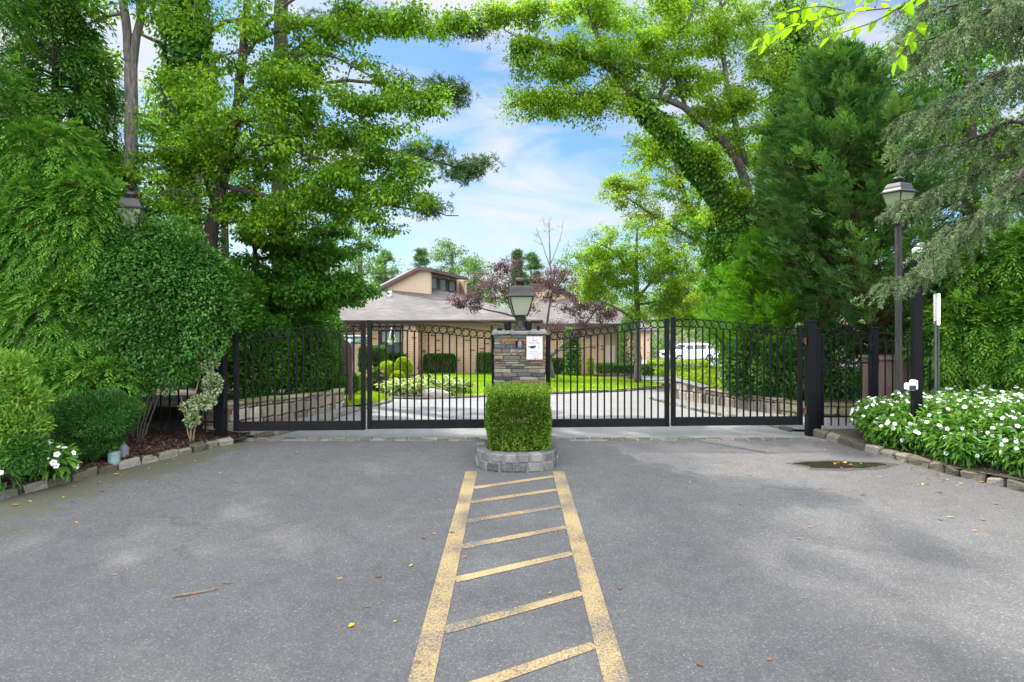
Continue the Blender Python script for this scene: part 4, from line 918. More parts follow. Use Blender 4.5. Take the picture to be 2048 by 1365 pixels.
# landscape fittings in the mulch
c = P(228, 905, 6.85)
t = thing('canister', 'squat blue-green plastic canister standing in the mulch', 'canister', (c[0], 6.85, bedL(c[0], 6.85)))
zb = bedL(c[0], 6.85)
mb = MB(); mb.lathe((c[0], 6.85, zb), [(0.055, -0.02), (0.062, 0.01), (0.062, 0.085), (0.056, 0.092)], 20); mb.build('body', m_canister, t, smooth=False)
mb = MB(); mb.lathe((c[0], 6.85, zb + 0.092), [(0.063, 0), (0.063, 0.02), (0.05, 0.03), (0.01, 0.032)], 20); mb.build('lid', m_canister, t)
c = P(246, 892, 7.1); zb = bedL(c[0], 7.1)
t = thing('path_light', 'grey bell-shaped cover standing in the mulch behind the blue-green canister', 'path light', (c[0], 7.1, zb))
mb = MB(); mb.lathe((c[0], 7.1, zb), [(0.062, -0.02), (0.062, 0.09), (0.058, 0.1)], 18); mb.build('body', m_greycap, t)
mb = MB(); mb.lathe((c[0], 7.1, zb + 0.1), [(0.06, 0), (0.03, 0.045), (0.016, 0.06), (0.016, 0.08)], 18); mb.build('hood', m_greycap, t)

# ------------------------------------------------------------------ retaining walls, banks, lawns beyond the gate
def stone_wall(name, label, path, tops, mat, capm, sl=(0.18, 0.4), sh=(0.16, 0.26), th=0.22, group=None, caph=0.05, side=1):
    """path: (x, y) points; tops: top height at each point"""
    q = smooth_path([(x, y, z, 0) for (x, y), z in zip(path, tops)], 0.05); d = np.concatenate([[0], np.cumsum(np.linalg.norm(np.diff(q[:, :2], axis=0), axis=1))])
    at = lambda s: np.array([np.interp(s, d, q[:, i]) for i in range(3)])
    c = at(d[-1] / 2); t = thing(name, label, 'wall', (c[0], c[1], GZ(c[1])), group)
    mb = MB(); base = -0.12; lvl = 0.0; rows = []
    hmax = max(z - float(GZ(y)) for (x, y), z in zip(path, tops)) + 0.12
    zrel = 0.0
    while zrel < hmax:
        h = rng.uniform(*sh); s = 0.0
        while s < d[-1] - 0.03:
            L_ = min(rng.uniform(*sl), d[-1] - s); p0, p1 = at(s), at(s + L_); m_ = (p0 + p1) / 2; g0 = float(GZ(m_[1])) - 0.12
            h2 = min(h, m_[2] - caph - (g0 + zrel))
            if h2 > 0.025:
                an = math.atan2(p1[1] - p0[1], p1[0] - p0[0])
                mb.cbox((m_[0], m_[1], g0 + zrel + h2 / 2), (np.linalg.norm((p1 - p0)[:2]) - 0.012, th + rng.uniform(-0.015, 0.03), h2 - 0.01), 0.018, an + rng.normal(0, 0.012), rng.random(), 0.006)
            s += L_
        zrel += h
    mb.build('stonework', mat, t)
    mb = MB(); s = 0
    while s < d[-1] - 0.03:
        L_ = min(rng.uniform(0.4, 0.7), d[-1] - s); p0, p1 = at(s), at(s + L_); m_ = (p0 + p1) / 2; an = math.atan2(p1[1] - p0[1], p1[0] - p0[0])
        mb.cbox((m_[0], m_[1], m_[2] - caph / 2), (np.linalg.norm((p1 - p0)[:2]) - 0.006, th + 0.06, caph), 0.012, an, rng.random(), 0.004, (p1[2] - p0[2]) / max(0.1, np.linalg.norm((p1 - p0)[:2]))); s += L_
    mb.build('coping', capm, t)
    # dark bed joint behind the stones
    V = []; Fc = []
    for i, p in enumerate(q): V += [(p[0], p[1], GZ(p[1]) - 0.2), (p[0], p[1], p[2] - caph - 0.004)]
    for i in range(len(q) - 1): Fc.append([2 * i, 2 * i + 2, 2 * i + 3, 2 * i + 1])
    mb = MB(); mb.add(V, Fc); mb.build('joint', m_soil, t)
    return t
WL = [(-4.45, 8.75), (-4.02, 9.6), (-3.72, 10.4), (-3.58, 11.4), (-3.56, 12.35), (-3.9, 13.4), (-4.8, 14.2)]; WLz = [0.42, 0.38, 0.31, 0.2, 0.11, 0.06, 0.02]
stone_wall('retaining_wall', 'low rubble retaining wall with mossy coping behind the mulch-bed gate section', WL, WLz, m_wallst, m_wallmoss, (0.22, 0.45), (0.18, 0.28))
stone_wall('retaining_wall', 'taller end block of the pale upright-stone retaining wall under ground cover', [(4.55, 15.6), (3.98, 14.7), (3.9, 14.2), (4.25, 12.92)], [0.1, 0.1, 0.1, 0.1], m_wallst, m_capst, (0.1, 0.22), (0.3, 0.5))
stone_wall('retaining_wall', 'lower stepped stretch of upright-stone retaining wall below dark shrubs', [(4.26, 12.9), (4.6, 11.9), (4.92, 10.95)], [0.06, 0.1, 0.16], m_wallst, m_wallst, (0.1, 0.22), (0.3, 0.5), caph=0.03)
stone_wall('retaining_wall', 'mossy yellow-green stretch of retaining wall seen through the footgate', [(4.93, 10.92), (5.3, 10.45), (6.0, 10.4), (7.6, 10.6)], [0.13, 0.14, 0.14, 0.14], m_wallmoss, m_wallmoss, (0.2, 0.4), (0.2, 0.35), caph=0.03)
bankL = lambda x, y: float(np.interp(y, [8.7, 10.4, 12.35, 16, 26], [0.36, 0.25, 0.05, -0.3, -1.05])) + 0.04 * min(6, max(0, -4.2 - x))
sheet('planting_bank', [(-4.5, 8.8), (-4.02, 9.7), (-3.76, 10.4), (-3.62, 11.4), (-3.6, 12.4), (-3.95, 13.4), (-4.9, 14.3), (-9, 17), (-14, 24), (-40, 24), (-40, 8.8)], bankL, m_soil)
bankR = lambda x, y: float(np.interp(y, [8.9, 10.5, 12.9, 14.5, 20, 30], [0.1, 0.1, 0.04, 0.03, -0.5, -1.3])) + 0.04 * min(6, max(0, x - 5))
sheet('planting_bank', [(4.98, 10.98), (4.66, 11.95), (4.32, 12.95), (3.96, 14.2), (4.05, 14.7), (4.6, 15.6), (7, 19), (12, 22), (40, 24), (40, 10.7), (7.6, 10.68), (6.0, 10.46), (5.36, 10.5)], bankR, m_soil)
sheet('gravel_strip', [(3.36, 14.2), (3.66, 11.7), (4.04, 10.2), (4.26, 8.98), (9, 8.98), (9, 10.6), (6, 10.35), (5.3, 10.35), (4.85, 10.9), (4.5, 11.9), (4.2, 12.9), (3.85, 14.1)], lambda x, y: gz(x, y) + 0.025, m_gravel)
sheet('gravel_strip', [(-3.55, 8.5), (-3.42, 8.8), (-3.2, 9.8), (-3.18, 10.9), (-3.05, 12.2), (-3.46, 12.3), (-3.48, 11.4), (-3.6, 10.4), (-3.92, 9.6), (-4.4, 8.7)], lambda x, y: gz(x, y) + 0.025, m_gravel)

def lawn(outline, nbl, name='lawn'):
    o = sheet(name, outline, lambda x, y: gz(x, y) + 0.05, m_lawn, kind=None)
    tag(o, None, None, None, 'stuff')
    pts = np.array(outline); lo, hi = pts.min(0), pts.max(0); q = lo + rng.random((nbl * 3, 2)) * (hi - lo)
    ins = np.zeros(len(q), bool); n = len(pts)
    for i in range(n):
        (xa, ya), (xb, yb) = pts[i], pts[(i + 1) % n]; cr = ((ya > q[:, 1]) != (yb > q[:, 1])) & (q[:, 0] < (xb - xa) * (q[:, 1] - ya) / (yb - ya + 1e-12) + xa); ins ^= cr
    q = q[ins][:nbl]; k = len(q); p = np.column_stack([q, GZ(q[:, 1]) + 0.045])
    ls = LS(); ls.quad(p, unit(rdir(k) * 0.5 + np.array((0, 0, 1.2))), rdir(k), rng.uniform(0.04, 0.085, k), 0.014, np.clip(0.5 + 0.3 * np.sin(q[:, 0] * 2.1 + q[:, 1]) * np.sin(q[:, 1] * 1.3) + rng.normal(0, 0.2, k), 0, 0.95))
    b = ls.build('grass', m_blade, o); return o
LAWN1 = [(-3.42, 12.1), (-2.98, 12.6), (-2.82, 13.5), (-2.95, 14.3), (-3.7, 15.8), (-5.4, 17), (-6.5, 16.2), (-4.9, 14.5), (-4.0, 13.4)]
lawn(LAWN1, 9000)
LAWN2 = [(-1.75, 14.75), (-1.0, 14.85), (-0.45, 15.2), (1.0, 15.95), (3.0, 16.9), (4.6, 18.6), (5.0, 19.6), (4.4, 21.5), (3.0, 24.5), (1.8, 26.3), (-3.9, 26.3), (-3.0, 20.5), (-1.45, 17.6)]
lawn(LAWN2, 40000)
ISL = [(-2.9, 14.55), (-2.2, 14.25), (-1.3, 14.6), (-0.42, 15.08), (1.05, 15.85), (3.08, 16.78), (4.72, 18.5), (5.15, 19.6), (4.6, 22), (5.5, 26.8), (-13, 26.8), (-12, 22), (-7.6, 19), (-4.4, 16.6)]
sheet('mulch_island', ISL, lambda x, y: gz(x, y) + 0.03, m_mulch)
kerb('island_kerb', [(-2.95, 14.5), (-2.2, 14.2), (-1.3, 14.55), (-0.4, 15.03), (1.07, 15.8), (3.1, 16.73), (4.76, 18.45), (5.2, 19.6)], m_cobble, 0.1, 0.05, (0.25, 0.4))

# ------------------------------------------------------------------ houses
def window(t, x0, x1, z0, z1, y, cur=True, mull=2, rail=0.5, fm=None):
    fm = fm or m_frame
    mb = MB(); fr = 0.05
    for a in [(x0 - fr, x0, z0 - fr, z1 + fr), (x1, x1 + fr, z0 - fr, z1 + fr), (x0, x1, z0 - fr, z0), (x0, x1, z1, z1 + fr)]: mb.box(a[0], a[1], y - 0.05, y + 0.04, a[2], a[3])
    for k in range(1, mull): xm = x0 + (x1 - x0) * k / mull; mb.box(xm - 0.03, xm + 0.03, y - 0.04, y + 0.03, z0, z1)
    if rail:
        for k in range(mull): xa = x0 + (x1 - x0) * k / mull + 0.031; xb = x0 + (x1 - x0) * (k + 1) / mull - 0.031; zm = z0 + (z1 - z0) * rail; mb.box(xa, xb, y - 0.03, y + 0.02, zm - 0.025, zm + 0.025)
    w = mb.build('window', fm, t)
    mb = MB(); mb.box(x0, x1, y + 0.045, y + 0.05, z0, z1); mb.build('pane', m_pane, w)
    if cur: mb = MB(); mb.box(x0 + 0.02, x1 - 0.02, y + 0.034, y + 0.04, z0 + (z1 - z0) * 0.5, z1 - 0.02); mb.build('curtain', m_curtain, w)
    return w

def hip_roof(t, x0, x1, y0, y1, z, ridge_z, rx0, rx1, ry, over=0.5, th=0.24, name='roof'):
    x0 -= over; x1 += over; y0 -= over; y1 += over
    V = [(x0, y0, z), (x1, y0, z), (x1, y1, z), (x0, y1, z), (rx0, ry, ridge_z), (rx1, ry, ridge_z)]
    mb = MB(); mb.add(V, [(0, 1, 5, 4), (1, 2, 5), (2, 3, 4, 5), (3, 0, 4), (3, 2, 1, 0)]); r_ = mb.build(name, m_shingle, t)
    mb = MB(); e = 0.02
    for a in [(x0 - e, x1 + e, y0 - e - 0.03, y0 - e), (x0 - e, x1 + e, y1 + e, y1 + e + 0.03), (x0 - e - 0.03, x0 - e, y0 - e, y1 + e), (x1 + e, x1 + e + 0.03, y0 - e, y1 + e)]: mb.box(a[0], a[1], a[2], a[3], z - th, z + 0.02)
    mb.box(x0, x1, y0, y1, z - th + 0.03, z - th + 0.05); mb.build('fascia', m_fascia, t)
    return r_

# house behind the lawn
HY0 = 27.0
t = thing('house', 'low tan brick house with hipped grey-brown roof and slanted clerestory tower', 'house', (-3.8, 30, GZ(30)))
zg = float(GZ(27)) - 0.3; ze = 1.1
mb = MB()
wx0, wx1, wz0, wz1 = -5.95, -4.9, -0.46, 0.66
mb.box(-9.5, wx0, HY0, HY0 + 0.3, zg, ze); mb.box(wx1, 0.6, HY0, HY0 + 0.3, zg, ze); mb.box(wx0, wx1, HY0, HY0 + 0.3, zg, wz0); mb.box(wx0, wx1, HY0, HY0 + 0.3, wz1, ze)
mb.box(-9.5, -9.2, HY0 + 0.3, 37, zg, ze); mb.box(0.3, 0.6, HY0 + 0.3, 37, zg, ze); mb.box(-9.2, 0.3, 36.7, 37, zg, ze)
mb.build('wall', m_brick, t)
mb = MB(); mb.box(-4.77, -4.14, HY0 - 0.55, HY0 - 0.003, zg, ze - 0.22); mb.build('pier', m_brick, t)
mb = MB(); mb.box(-7.2, -4.1, HY0 - 0.3, HY0 - 0.002, 0.8, 1.0); mb.build('soffit', m_fascia, t)
window(t, wx0 + 0.05, wx1 - 0.05, wz0 + 0.05, wz1 - 0.05, HY0 + 0.08)
mb = MB(); mb.box(wx0 - 0.02, wx1 + 0.02, HY0 - 0.05, HY0 - 0.003, wz0 - 0.09, wz0 - 0.01); mb.build('sill', m_lightframe, t)
mb = MB(); mb.box(-7.45, -7.1, HY0 - 0.03, HY0 - 0.003, -0.75, 0.72); mb.build('downpipe_panel', m_greymetal, t)
mb = MB(); mb.tube([(-10.2, 26.2, ze + 0.02), (1.3, 26.2, ze + 0.02)], 0.06, 8); mb.build('gutter', m_fascia, t)
mb = MB(); mb.tube([(-0.9, 26.22, ze - 0.05), (-0.9, 26.9, ze - 0.35), (-0.9, 26.93, zg + 0.3)], 0.045, 6); mb.build('downpipe', m_fascia, t)
rf = hip_roof(t, -9.5, 0.6, HY0, 37, ze + 0.04, 2.85, -6.4, -4.75, 32, 0.7)
mb = MB(); c = P(780, 588, 30.0); mb.lathe((c[0], 30.0, c[2] - 0.35), [(0.07, 0), (0.07, 0.42), (0.1, 0.42), (0.1, 0.5)], 12); mb.build('vent_pipe', m_white, rf)
# clerestory tower: shed gable towards the drive, windows in its recessed face
g0, g1, g2 = np.array((-8.0, 31.6)), np.array((-4.12, 30.3)), np.array((-2.6, 33.2))
zpk = 3.55; zlo = 2.15
mb = MB()
def gable(p, q, za, zb_, th):
    d = unit(q - p); n = np.array((-d[1], d[0])) * th; zbm = 1.5
    V = [(*p, zbm), (*q, zbm), (*q, zb_), (*p, za)]; V2 = [(*(p + n), zbm), (*(q + n), zbm), (*(q + n), zb_), (*(p + n), za)]
    return V + V2, [(0, 1, 2, 3), (7, 6, 5, 4), (0, 4, 5, 1), (1, 5, 6, 2), (2, 6, 7, 3), (3, 7, 4, 0)]
gm = g0 + (g1 - g0) * 0.86
mb.add(*gable(g0, gm, 2.12, 3.64, 0.15)); mb.add(*gable(gm, g1, 3.64, 3.5, 0.15)); mb.build('gable_wall', m_siding, t)
rec = np.array((-0.35, 0.75)); r1, r2 = g1 + rec * 0.9 + np.array((0.05, 0)), g2 + rec * 0.9
mb = MB(); mb.add(*gable(r1, r2, 3.4, 3.15, 0.12)); mb.build('recessed_wall', m_siding, t)
mb = MB(); mb.add(*gable(g2 + rec * 1.2, g2, 3.2, 3.12, 0.1)); mb.build('end_wall', m_siding, t)
d = unit(r2 - r1); nrm = np.array((d[1], -d[0])); Lw = np.linalg.norm(r2 - r1)
for k in range(3):
    a = r1 + d * (0.12 + k * (Lw - 0.55) / 3) + nrm * 0.02; b = a + d * ((Lw - 0.55) / 3 - 0.08); zt2, zb2 = 3.24 - 0.05 * k, 2.56 - 0.03 * k
    mb = MB()
    for (u0, u1, za, zb_) in ((0, 1, zt2 - 0.06, zt2), (0, 1, zb2, zb2 + 0.06), (0, 0.12, zb2 + 0.06, zt2 - 0.06), (0.88, 1, zb2 + 0.06, zt2 - 0.06)):
        p_, q_ = a + (b - a) * u0, a + (b - a) * u1; n2 = nrm * 0.06; V = [(*p_, za), (*q_, za), (*q_, zb_), (*p_, zb_), (*(p_ + n2), za), (*(q_ + n2), za), (*(q_ + n2), zb_), (*(p_ + n2), zb_)]
        mb.add(V, [(0, 1, 2, 3), (7, 6, 5, 4), (0, 4, 5, 1), (1, 5, 6, 2), (2, 6, 7, 3), (3, 7, 4, 0)])
    w = mb.build('clerestory_window', m_frame, t)
    mb = MB(); p_, q_ = a + (b - a) * 0.12 + nrm * 0.015, a + (b - a) * 0.88 + nrm * 0.015; mb.add([(*p_, zb2 + .06), (*q_, zb2 + .06), (*q_, zt2 - .06), (*p_, zt2 - .06)], [(0, 1, 2, 3)]); mb.build('pane', m_pane, w)
mb = MB()
def slab(a, b, c_, d_, th=0.17):
    V = [a, b, c_, d_]; V2 = [(v[0], v[1], v[2] - th) for v in V]; return V + V2, [(0, 1, 2, 3), (7, 6, 5, 4), (0, 4, 5, 1), (1, 5, 6, 2), (2, 6, 7, 3), (3, 7, 4, 0)]
fo = np.array((-0.05, -0.25))
back = np.array((-1.2, 3.4))
mb.add(*slab((*(g0 + fo), 2.17), (*(gm + fo), 3.72), (*(gm + back), 3.72), (*(g0 + back), 2.17)))
mb.add(*slab((*(gm + fo), 3.73), (*(g1 + fo + np.array((0.25, 0))), 3.6), (*(g2 + np.array((0.2, 0.1))), 3.3), (*(gm + back), 3.77)))
mb.build('clerestory_roof', m_fascia, t)

t = thing('house', 'brick house wing with pale garage panel behind the purple plum tree', 'house', (3.2, 28, GZ(28)))
zg2 = float(GZ(27)) - 0.3
mb = MB(); mb.box(0.9, 4.05, 26.6, 26.9, zg2, 0.95); mb.box(4.66, 5.1, 26.6, 26.9, zg2, 0.95); mb.box(4.05, 4.66, 26.6, 26.9, 0.55, 0.95); mb.box(4.8, 5.1, 26.9, 36, zg2, 0.95); mb.box(0.9, 1.2, 26.9, 36, zg2, 0.95)
mb.build('wall', m_brick, t)
mb = MB(); mb.box(4.05, 4.66, 26.75, 26.8, zg2, 0.55); mb.build('door', m_siding, t)
mb = MB(); mb.box(4.1, 4.6, 26.7, 26.747, zg2, 0.0); mb.build('door_panel', m_lightframe, t)
hip_roof(t, 0.9, 5.1, 26.6, 36, 0.98, 2.6, 1.9, 2.1, 31.5, 0.45)
mb = MB(); mb.add(*slab((0.9, 30, 2.9), (2.1, 29.4, 2.75), (4.4, 31, 1.75), (0.9, 34, 2.3), 0.2)); mb.build('upper_roof', m_fascia, t)
mb = MB(); mb.add([(0.95, 30.05, 1.2), (2.05, 29.5, 1.2), (4.2, 30.95, 1.2), (4.2, 30.95, 1.66), (2.05, 29.5, 2.56), (0.95, 30.05, 2.7)], [(0, 1, 4, 5), (1, 2, 3, 4)]); mb.build('gable_wall', m_siding, t)

t = thing('house', 'distant brick house corner glimpsed beyond the white car', 'house', (11.5, 62, GZ(62)))
zg3 = float(GZ(62)) - 0.3
mb = MB(); mb.box(9.0, 13.8, 60, 60.3, zg3, zg3 + 3.4); mb.box(13.5, 13.8, 60.3, 68, zg3, zg3 + 3.4); mb.box(9.0, 9.3, 60.3, 68, zg3, zg3 + 3.4); mb.build('wall', m_brick, t)
hip_roof(t, 9.0, 13.8, 60, 68, zg3 + 3.45, zg3 + 5.2, 11.2, 11.6, 64, 0.5)

# hanging basket by the window
c = P(783, 684, 25.9)
t = thing('hanging_basket', 'white hanging basket with trailing plant before the house window', 'basket', (c[0], 25.9, c[2]))
mb = MB(); mb.lathe((c[0], 25.9, c[2] - 0.12), [(0.1, 0), (0.2, 0.12), (0.21, 0.17), (0.19, 0.17)], 14); mb.build('pot', m_white, t)
mb = MB()
for k in range(3):
    a = k * 2.1; mb.tube([(c[0] + 0.2 * math.cos(a), 25.9 + 0.2 * math.sin(a), c[2] + 0.05), (c[0], 25.9, c[2] + 0.62)], 0.012, 4)
mb.build('hanger', m_white, t)
ls = LS(); cloud(ls, [c + np.array((0, 0, 0.1)), c + np.array((0.1, -0.05, 0.02)), c + np.array((-0.1, -0.05, 0.02))], 0.2, 90, 0.08, tint=0.6); ls.build('plant', l_bright, t)

# community board and street sign beyond the wall
c = P(690, 720, 13.0)
t = thing('notice_board', 'brown wooden notice board with rounded shoulder on two posts', 'notice board', (-3.63, 13, GZ(13)))
zt, zb = EYE - (679 - HY) * 13 / F, EYE - (748 - HY) * 13 / F
poly = [(-3.75, zb), (-3.46, zb)] + [(-3.46 - 0.22 * (1 - math.cos(a)), zt - 0.26 + 0.26 * math.sin(a)) for a in np.linspace(0.15, math.pi / 2, 9)] + [(-3.75, zt)]
mb = MB(); mb.prism(poly, 'y', 12.97, 13.03); mb.build('board', m_brown, t)
for x, zz in ((-3.79, zt - 0.15), (-3.5, zb - 0.002)):
    mb = MB(); mb.cbox((x, 13.0, (zz + GZ(13) - 0.2) / 2), (0.08, 0.08, zz - GZ(13) + 0.2), 0.006); mb.build('post', m_brown, t)
Ys = 19.0; x0, x1 = (694 - CX) * Ys / F, (737 - CX) * Ys / F; z0, z1 = EYE - (688.5 - HY) * Ys / F, EYE - (675 - HY) * Ys / F
t = thing('street_sign', 'green street name sign in a white scrolled frame on a white arm', 'sign', ((x0 + x1) / 2, Ys, GZ(Ys)))
mb = MB(); mb.cbox(((x0 + x1) / 2, Ys, (z0 + z1) / 2), (x1 - x0, 0.02, z1 - z0), 0.008); mb.build('plate', m_greensign, t)
text('NEWMONT CT', ((x0 + x1) / 2 + 0.07, Ys - 0.014, (z0 + z1) / 2), 0.17, m_white, t, wid=(x1 - x0) * 0.74)
mb = MB(); mb.v = []; a = np.linspace(0, 2 * math.pi, 16, endpoint=False); mb.prism([(x0 + 0.085 + 0.065 * math.cos(v), (z0 + z1) / 2 + 0.07 * math.sin(v)) for v in a], 'y', Ys - 0.02, Ys - 0.0105); mb.build('number_disc', m_white, t)
mb = MB(); mb.tube([(x0 - 0.18, Ys, z1 + 0.05), (x0 + 0.05, Ys, z1 + 0.035), ((x0 + x1) / 2, Ys, z1 + 0.045), (x1, Ys, z1 + 0.04), (x1 + 0.03, Ys, z1 + 0.09)], 0.02, 6)
mb.tube([(x0 - 0.18, Ys, z0 - 0.06), (x0 - 0.05, Ys, z0 - 0.03), (x0 + 0.03, Ys, z0 - 0.05), (x0 + 0.1, Ys, z0 - 0.04)], 0.022, 6); mb.build('scroll_frame', m_white, t)
mb = MB(); mb.lathe((x0 - 0.2, Ys, GZ(Ys)), [(0.045, 0), (0.045, z1 + 0.05 - GZ(Ys)), (0.06, z1 + 0.06 - GZ(Ys)), (0.05, z1 + 0.13 - GZ(Ys)), (0.02, z1 + 0.17 - GZ(Ys))], 12); mb.build('post', m_white, t)

# boulder at the edge of the hosta bed
def boulder(label, c, r, seed):
    g = np.random.default_rng(seed); a = np.linspace(0, 2 * math.pi, 18, endpoint=False); V = []; Fc = []
    for i, ph in enumerate(np.linspace(-0.5, 1.45, 7)):
        for v in a: k = 1 + 0.13 * math.sin(2 * v + seed) + 0.09 * math.sin(3 * v + i) + g.normal(0, 0.03); V.append((c[0] + r[0] * math.cos(ph) * math.cos(v) * k, c[1] + r[1] * math.cos(ph) * math.sin(v) * k, c[2] + r[2] * math.sin(ph)))
    for i in range(6):
        for k in range(18): Fc.append([i * 18 + k, i * 18 + (k + 1) % 18, (i + 1) * 18 + (k + 1) % 18, (i + 1) * 18 + k])
    Fc.append([6 * 18 + k for k in range(18)]); o = raw_mesh('boulder', V, Fc, m_rock, org=c); return tag(o, label, 'rock')
boulder('flat pale boulder at the road edge of the hosta bed', (P(866, 790, 14.75)[0], 14.75, GZ(14.75) + 0.05), (0.42, 0.2, 0.17), 3)

# ------------------------------------------------------------------ cars
def car(label, x, y, rz, dims=(4.7, 1.9, 1.55)):
    z0 = float(GZ(y)); t = thing('parked_car', label, 'car', (x, y, z0), 'white cars parked beyond the low hedge'); L_, W_, H_ = dims; ca, sa = math.cos(rz), math.sin(rz)
    def place(mb):
        mb.v = [[x + v[0] * ca - v[1] * sa, y + v[0] * sa + v[1] * ca, z0 + v[2]] for v in mb.v]; return mb
    hl = L_ / 2
    low = [(-hl, 0.42), (-hl + 0.03, 0.75), (-hl + 0.1, 0.93), (-hl + 1.0, 1.05), (-hl + 1.35, 1.1), (hl - 0.35, 1.12), (hl - 0.05, 1.05), (hl, 0.7), (hl - 0.05, 0.35), (-hl + 0.15, 0.3)]
    secs = [(-W_ / 2, 0.93), (-W_ / 2 + 0.1, 1.0), (W_ / 2 - 0.1, 1.0), (W_ / 2, 0.93)]
    V = []; n = len(low)
    for yy, s_ in secs:
        for (px_, pz) in low: V.append((px_ * (0.97 + 0.03 * (s_ - 0.93) / 0.07), yy, 0.3 + (pz - 0.3) * (0.96 + 0.04 * (s_ - 0.93) / 0.07)))
    Fc = [list(range(n))[::-1], [3 * n + i for i in range(n)]] + [[a * n + i, a * n + (i + 1) % n, (a + 1) * n + (i + 1) % n, (a + 1) * n + i] for a in range(3) for i in range(n)]
    mb = MB(); mb.add(V, Fc); place(mb).build('body', m_carpaint, t)
    gl = [(-hl + 1.15, 1.06), (-hl + 1.85, H_ - 0.09), (hl - 0.75, H_ - 0.07), (hl - 0.2, 1.08)]
    V = [(p[0], -W_ / 2 + 0.1 + (0.16 if p[1] > 1.3 else 0), p[1]) for p in gl] + [(p[0], W_ / 2 - 0.1 - (0.16 if p[1] > 1.3 else 0), p[1]) for p in gl]
    mb = MB(); mb.add(V, [[0, 1, 2, 3], [7, 6, 5, 4], [0, 4, 5, 1], [1, 5, 6, 2], [2, 6, 7, 3]]); place(mb).build('window_glass', m_carglass, t)
    mb = MB(); rp_ = [(-hl + 1.75, H_ - 0.1), (-hl + 2.1, H_ - 0.02), (hl - 1.2, H_), (hl - 0.6, H_ - 0.04), (hl - 0.7, H_ - 0.1)]; mb.prism(rp_, 'y', -W_ / 2 + 0.24, W_ / 2 - 0.24); place(mb).build('roof', m_carpaint, t)
    mb = MB()
    for sy_ in (-1, 1):
        for (a, b) in (((-hl + 1.12, 1.08), (-hl + 1.85, H_ - 0.08)), ((-0.05, 1.1), (0.05, H_ - 0.08)), ((hl - 1.15, 1.1), (hl - 1.0, H_ - 0.08)), ((hl - 0.22, 1.1), (hl - 0.72, H_ - 0.08))):
            mb.tube([(a[0], sy_ * (W_ / 2 - 0.09), a[1]), (b[0], sy_ * (W_ / 2 - 0.25), b[1])], 0.035, 5)
    place(mb).build('window_pillar', m_carpaint, t)
    for wx in (-hl + 0.9, hl - 0.95):
        for sy_ in (-1, 1):
            mb = MB(); a = np.linspace(0, 2 * math.pi, 22, endpoint=False); yy = sorted((sy_ * (W_ / 2 - 0.2), sy_ * (W_ / 2 + 0.015)))
            mb.prism([(wx + 0.43 * math.cos(v), 0.36 + 0.43 * math.sin(v)) for v in a], 'y', *sorted((sy_ * (W_ / 2 - 0.16), sy_ * (W_ / 2 - 0.005)))); place(mb).build('wheel_arch', m_tyre, t)
            mb = MB(); mb.prism([(wx + 0.35 * math.cos(v), 0.35 + 0.35 * math.sin(v)) for v in a], 'y', *yy); w = place(mb).build('wheel', m_tyre, t)
            mb = MB(); mb.prism([(wx + 0.23 * math.cos(v), 0.35 + 0.23 * math.sin(v)) for v in a], 'y', *sorted((sy_ * (W_ / 2 + 0.017), sy_ * (W_ / 2 + 0.03)))); place(mb).build('rim', m_alloy, w)
    for sy_ in (-1, 1):
        mb = MB(); mb.cbox((-hl + 0.12, sy_ * (W_ / 2 - 0.2), 0.86), (0.3, 0.36, 0.13), 0.03); place(mb).build('headlight', m_lens, t)
        mb = MB(); mb.cbox((-hl + 1.5, sy_ * (W_ / 2 + 0.06), 1.16), (0.14, 0.2, 0.13), 0.03); place(mb).build('mirror', m_carpaint, t)
        mb = MB(); mb.cbox((hl - 0.06, sy_ * (W_ / 2 - 0.15), 0.95), (0.12, 0.26, 0.2), 0.03); place(mb).build('tail_light', m_red, t)
    mb = MB(); mb.cbox((-hl + 0.0, 0, 0.68), (0.06, 1.0, 0.24), 0.02); place(mb).build('grille', m_ink, t)
    return t
c = P(1378, 700, 52.0); car('white car whose nose shows between two dark gate stiles', c[0], 52.0, R(14))
c = P(1440, 700, 57.0); car('white car parked behind the tail of another white car', c[0] + 0.6, 57.0, R(14))

# ================================================================== vegetation, near to far
def G(px, Y, dz=0.0): return np.array(((px - CX) * Y / F, Y, GZ(Y) + dz))
def Q(px, py, Y, r): return (*P(px, py, Y), r)
def E(px, py, Y, rx, ry, rz, n): return (*P(px, py, Y), rx, ry, rz, n)
def stems(c, n, spread, h, r=0.012):
    out = []
    for _ in range(n):
        a = rng.random() * 6.28; b = np.array(c, float); m_ = b + np.array((math.cos(a) * spread * 0.35, math.sin(a) * spread * 0.35, h * 0.45)); e = b + np.array((math.cos(a) * spread, math.sin(a) * spread, h))
        out.append([(*b, r), (*m_, r * 0.8), (*e, r * 0.4)])
    return out

# planter shrub
bush('box_shrub', 'clipped cube of box shrub with bright top growing in the granite planter', 'shrub', (0.07, 7.22, 0.19), [(0.08, 7.2, 0.5, 0.375, 0.33, 0.335)], l_box, 0.032, 34000, 0.5, box=0.2, shell=0.36, lamp=0.11, up=0.9, tint=0.42, tvar=0.22, stems=stems((0.05, 7.14, 0.16), 60, 0.29, 0.42, 0.007), bark=m_twig)
bs = [o for o in bpy.data.objects if o.name.startswith('box_shrub')][0]; ls = LS(); k = 420; q = np.column_stack([0.07 + rng.uniform(-0.39, 0.39, k), 7.2 + rng.uniform(-0.34, 0.34, k), np.full(k, 0.83)]); dd = unit(rdir(k) * 0.35 + np.array((0, 0, 1.0)))
for s_ in range(5): ls.quad(q + dd * (0.018 * s_), unit(dd * 0.5 + rdir(k)), rdir(k), 0.03, 0.015, np.clip(0.6 + rng.normal(0, 0.15, k), 0, 0.92))
ls.build('new_shoot', l_box, bs)

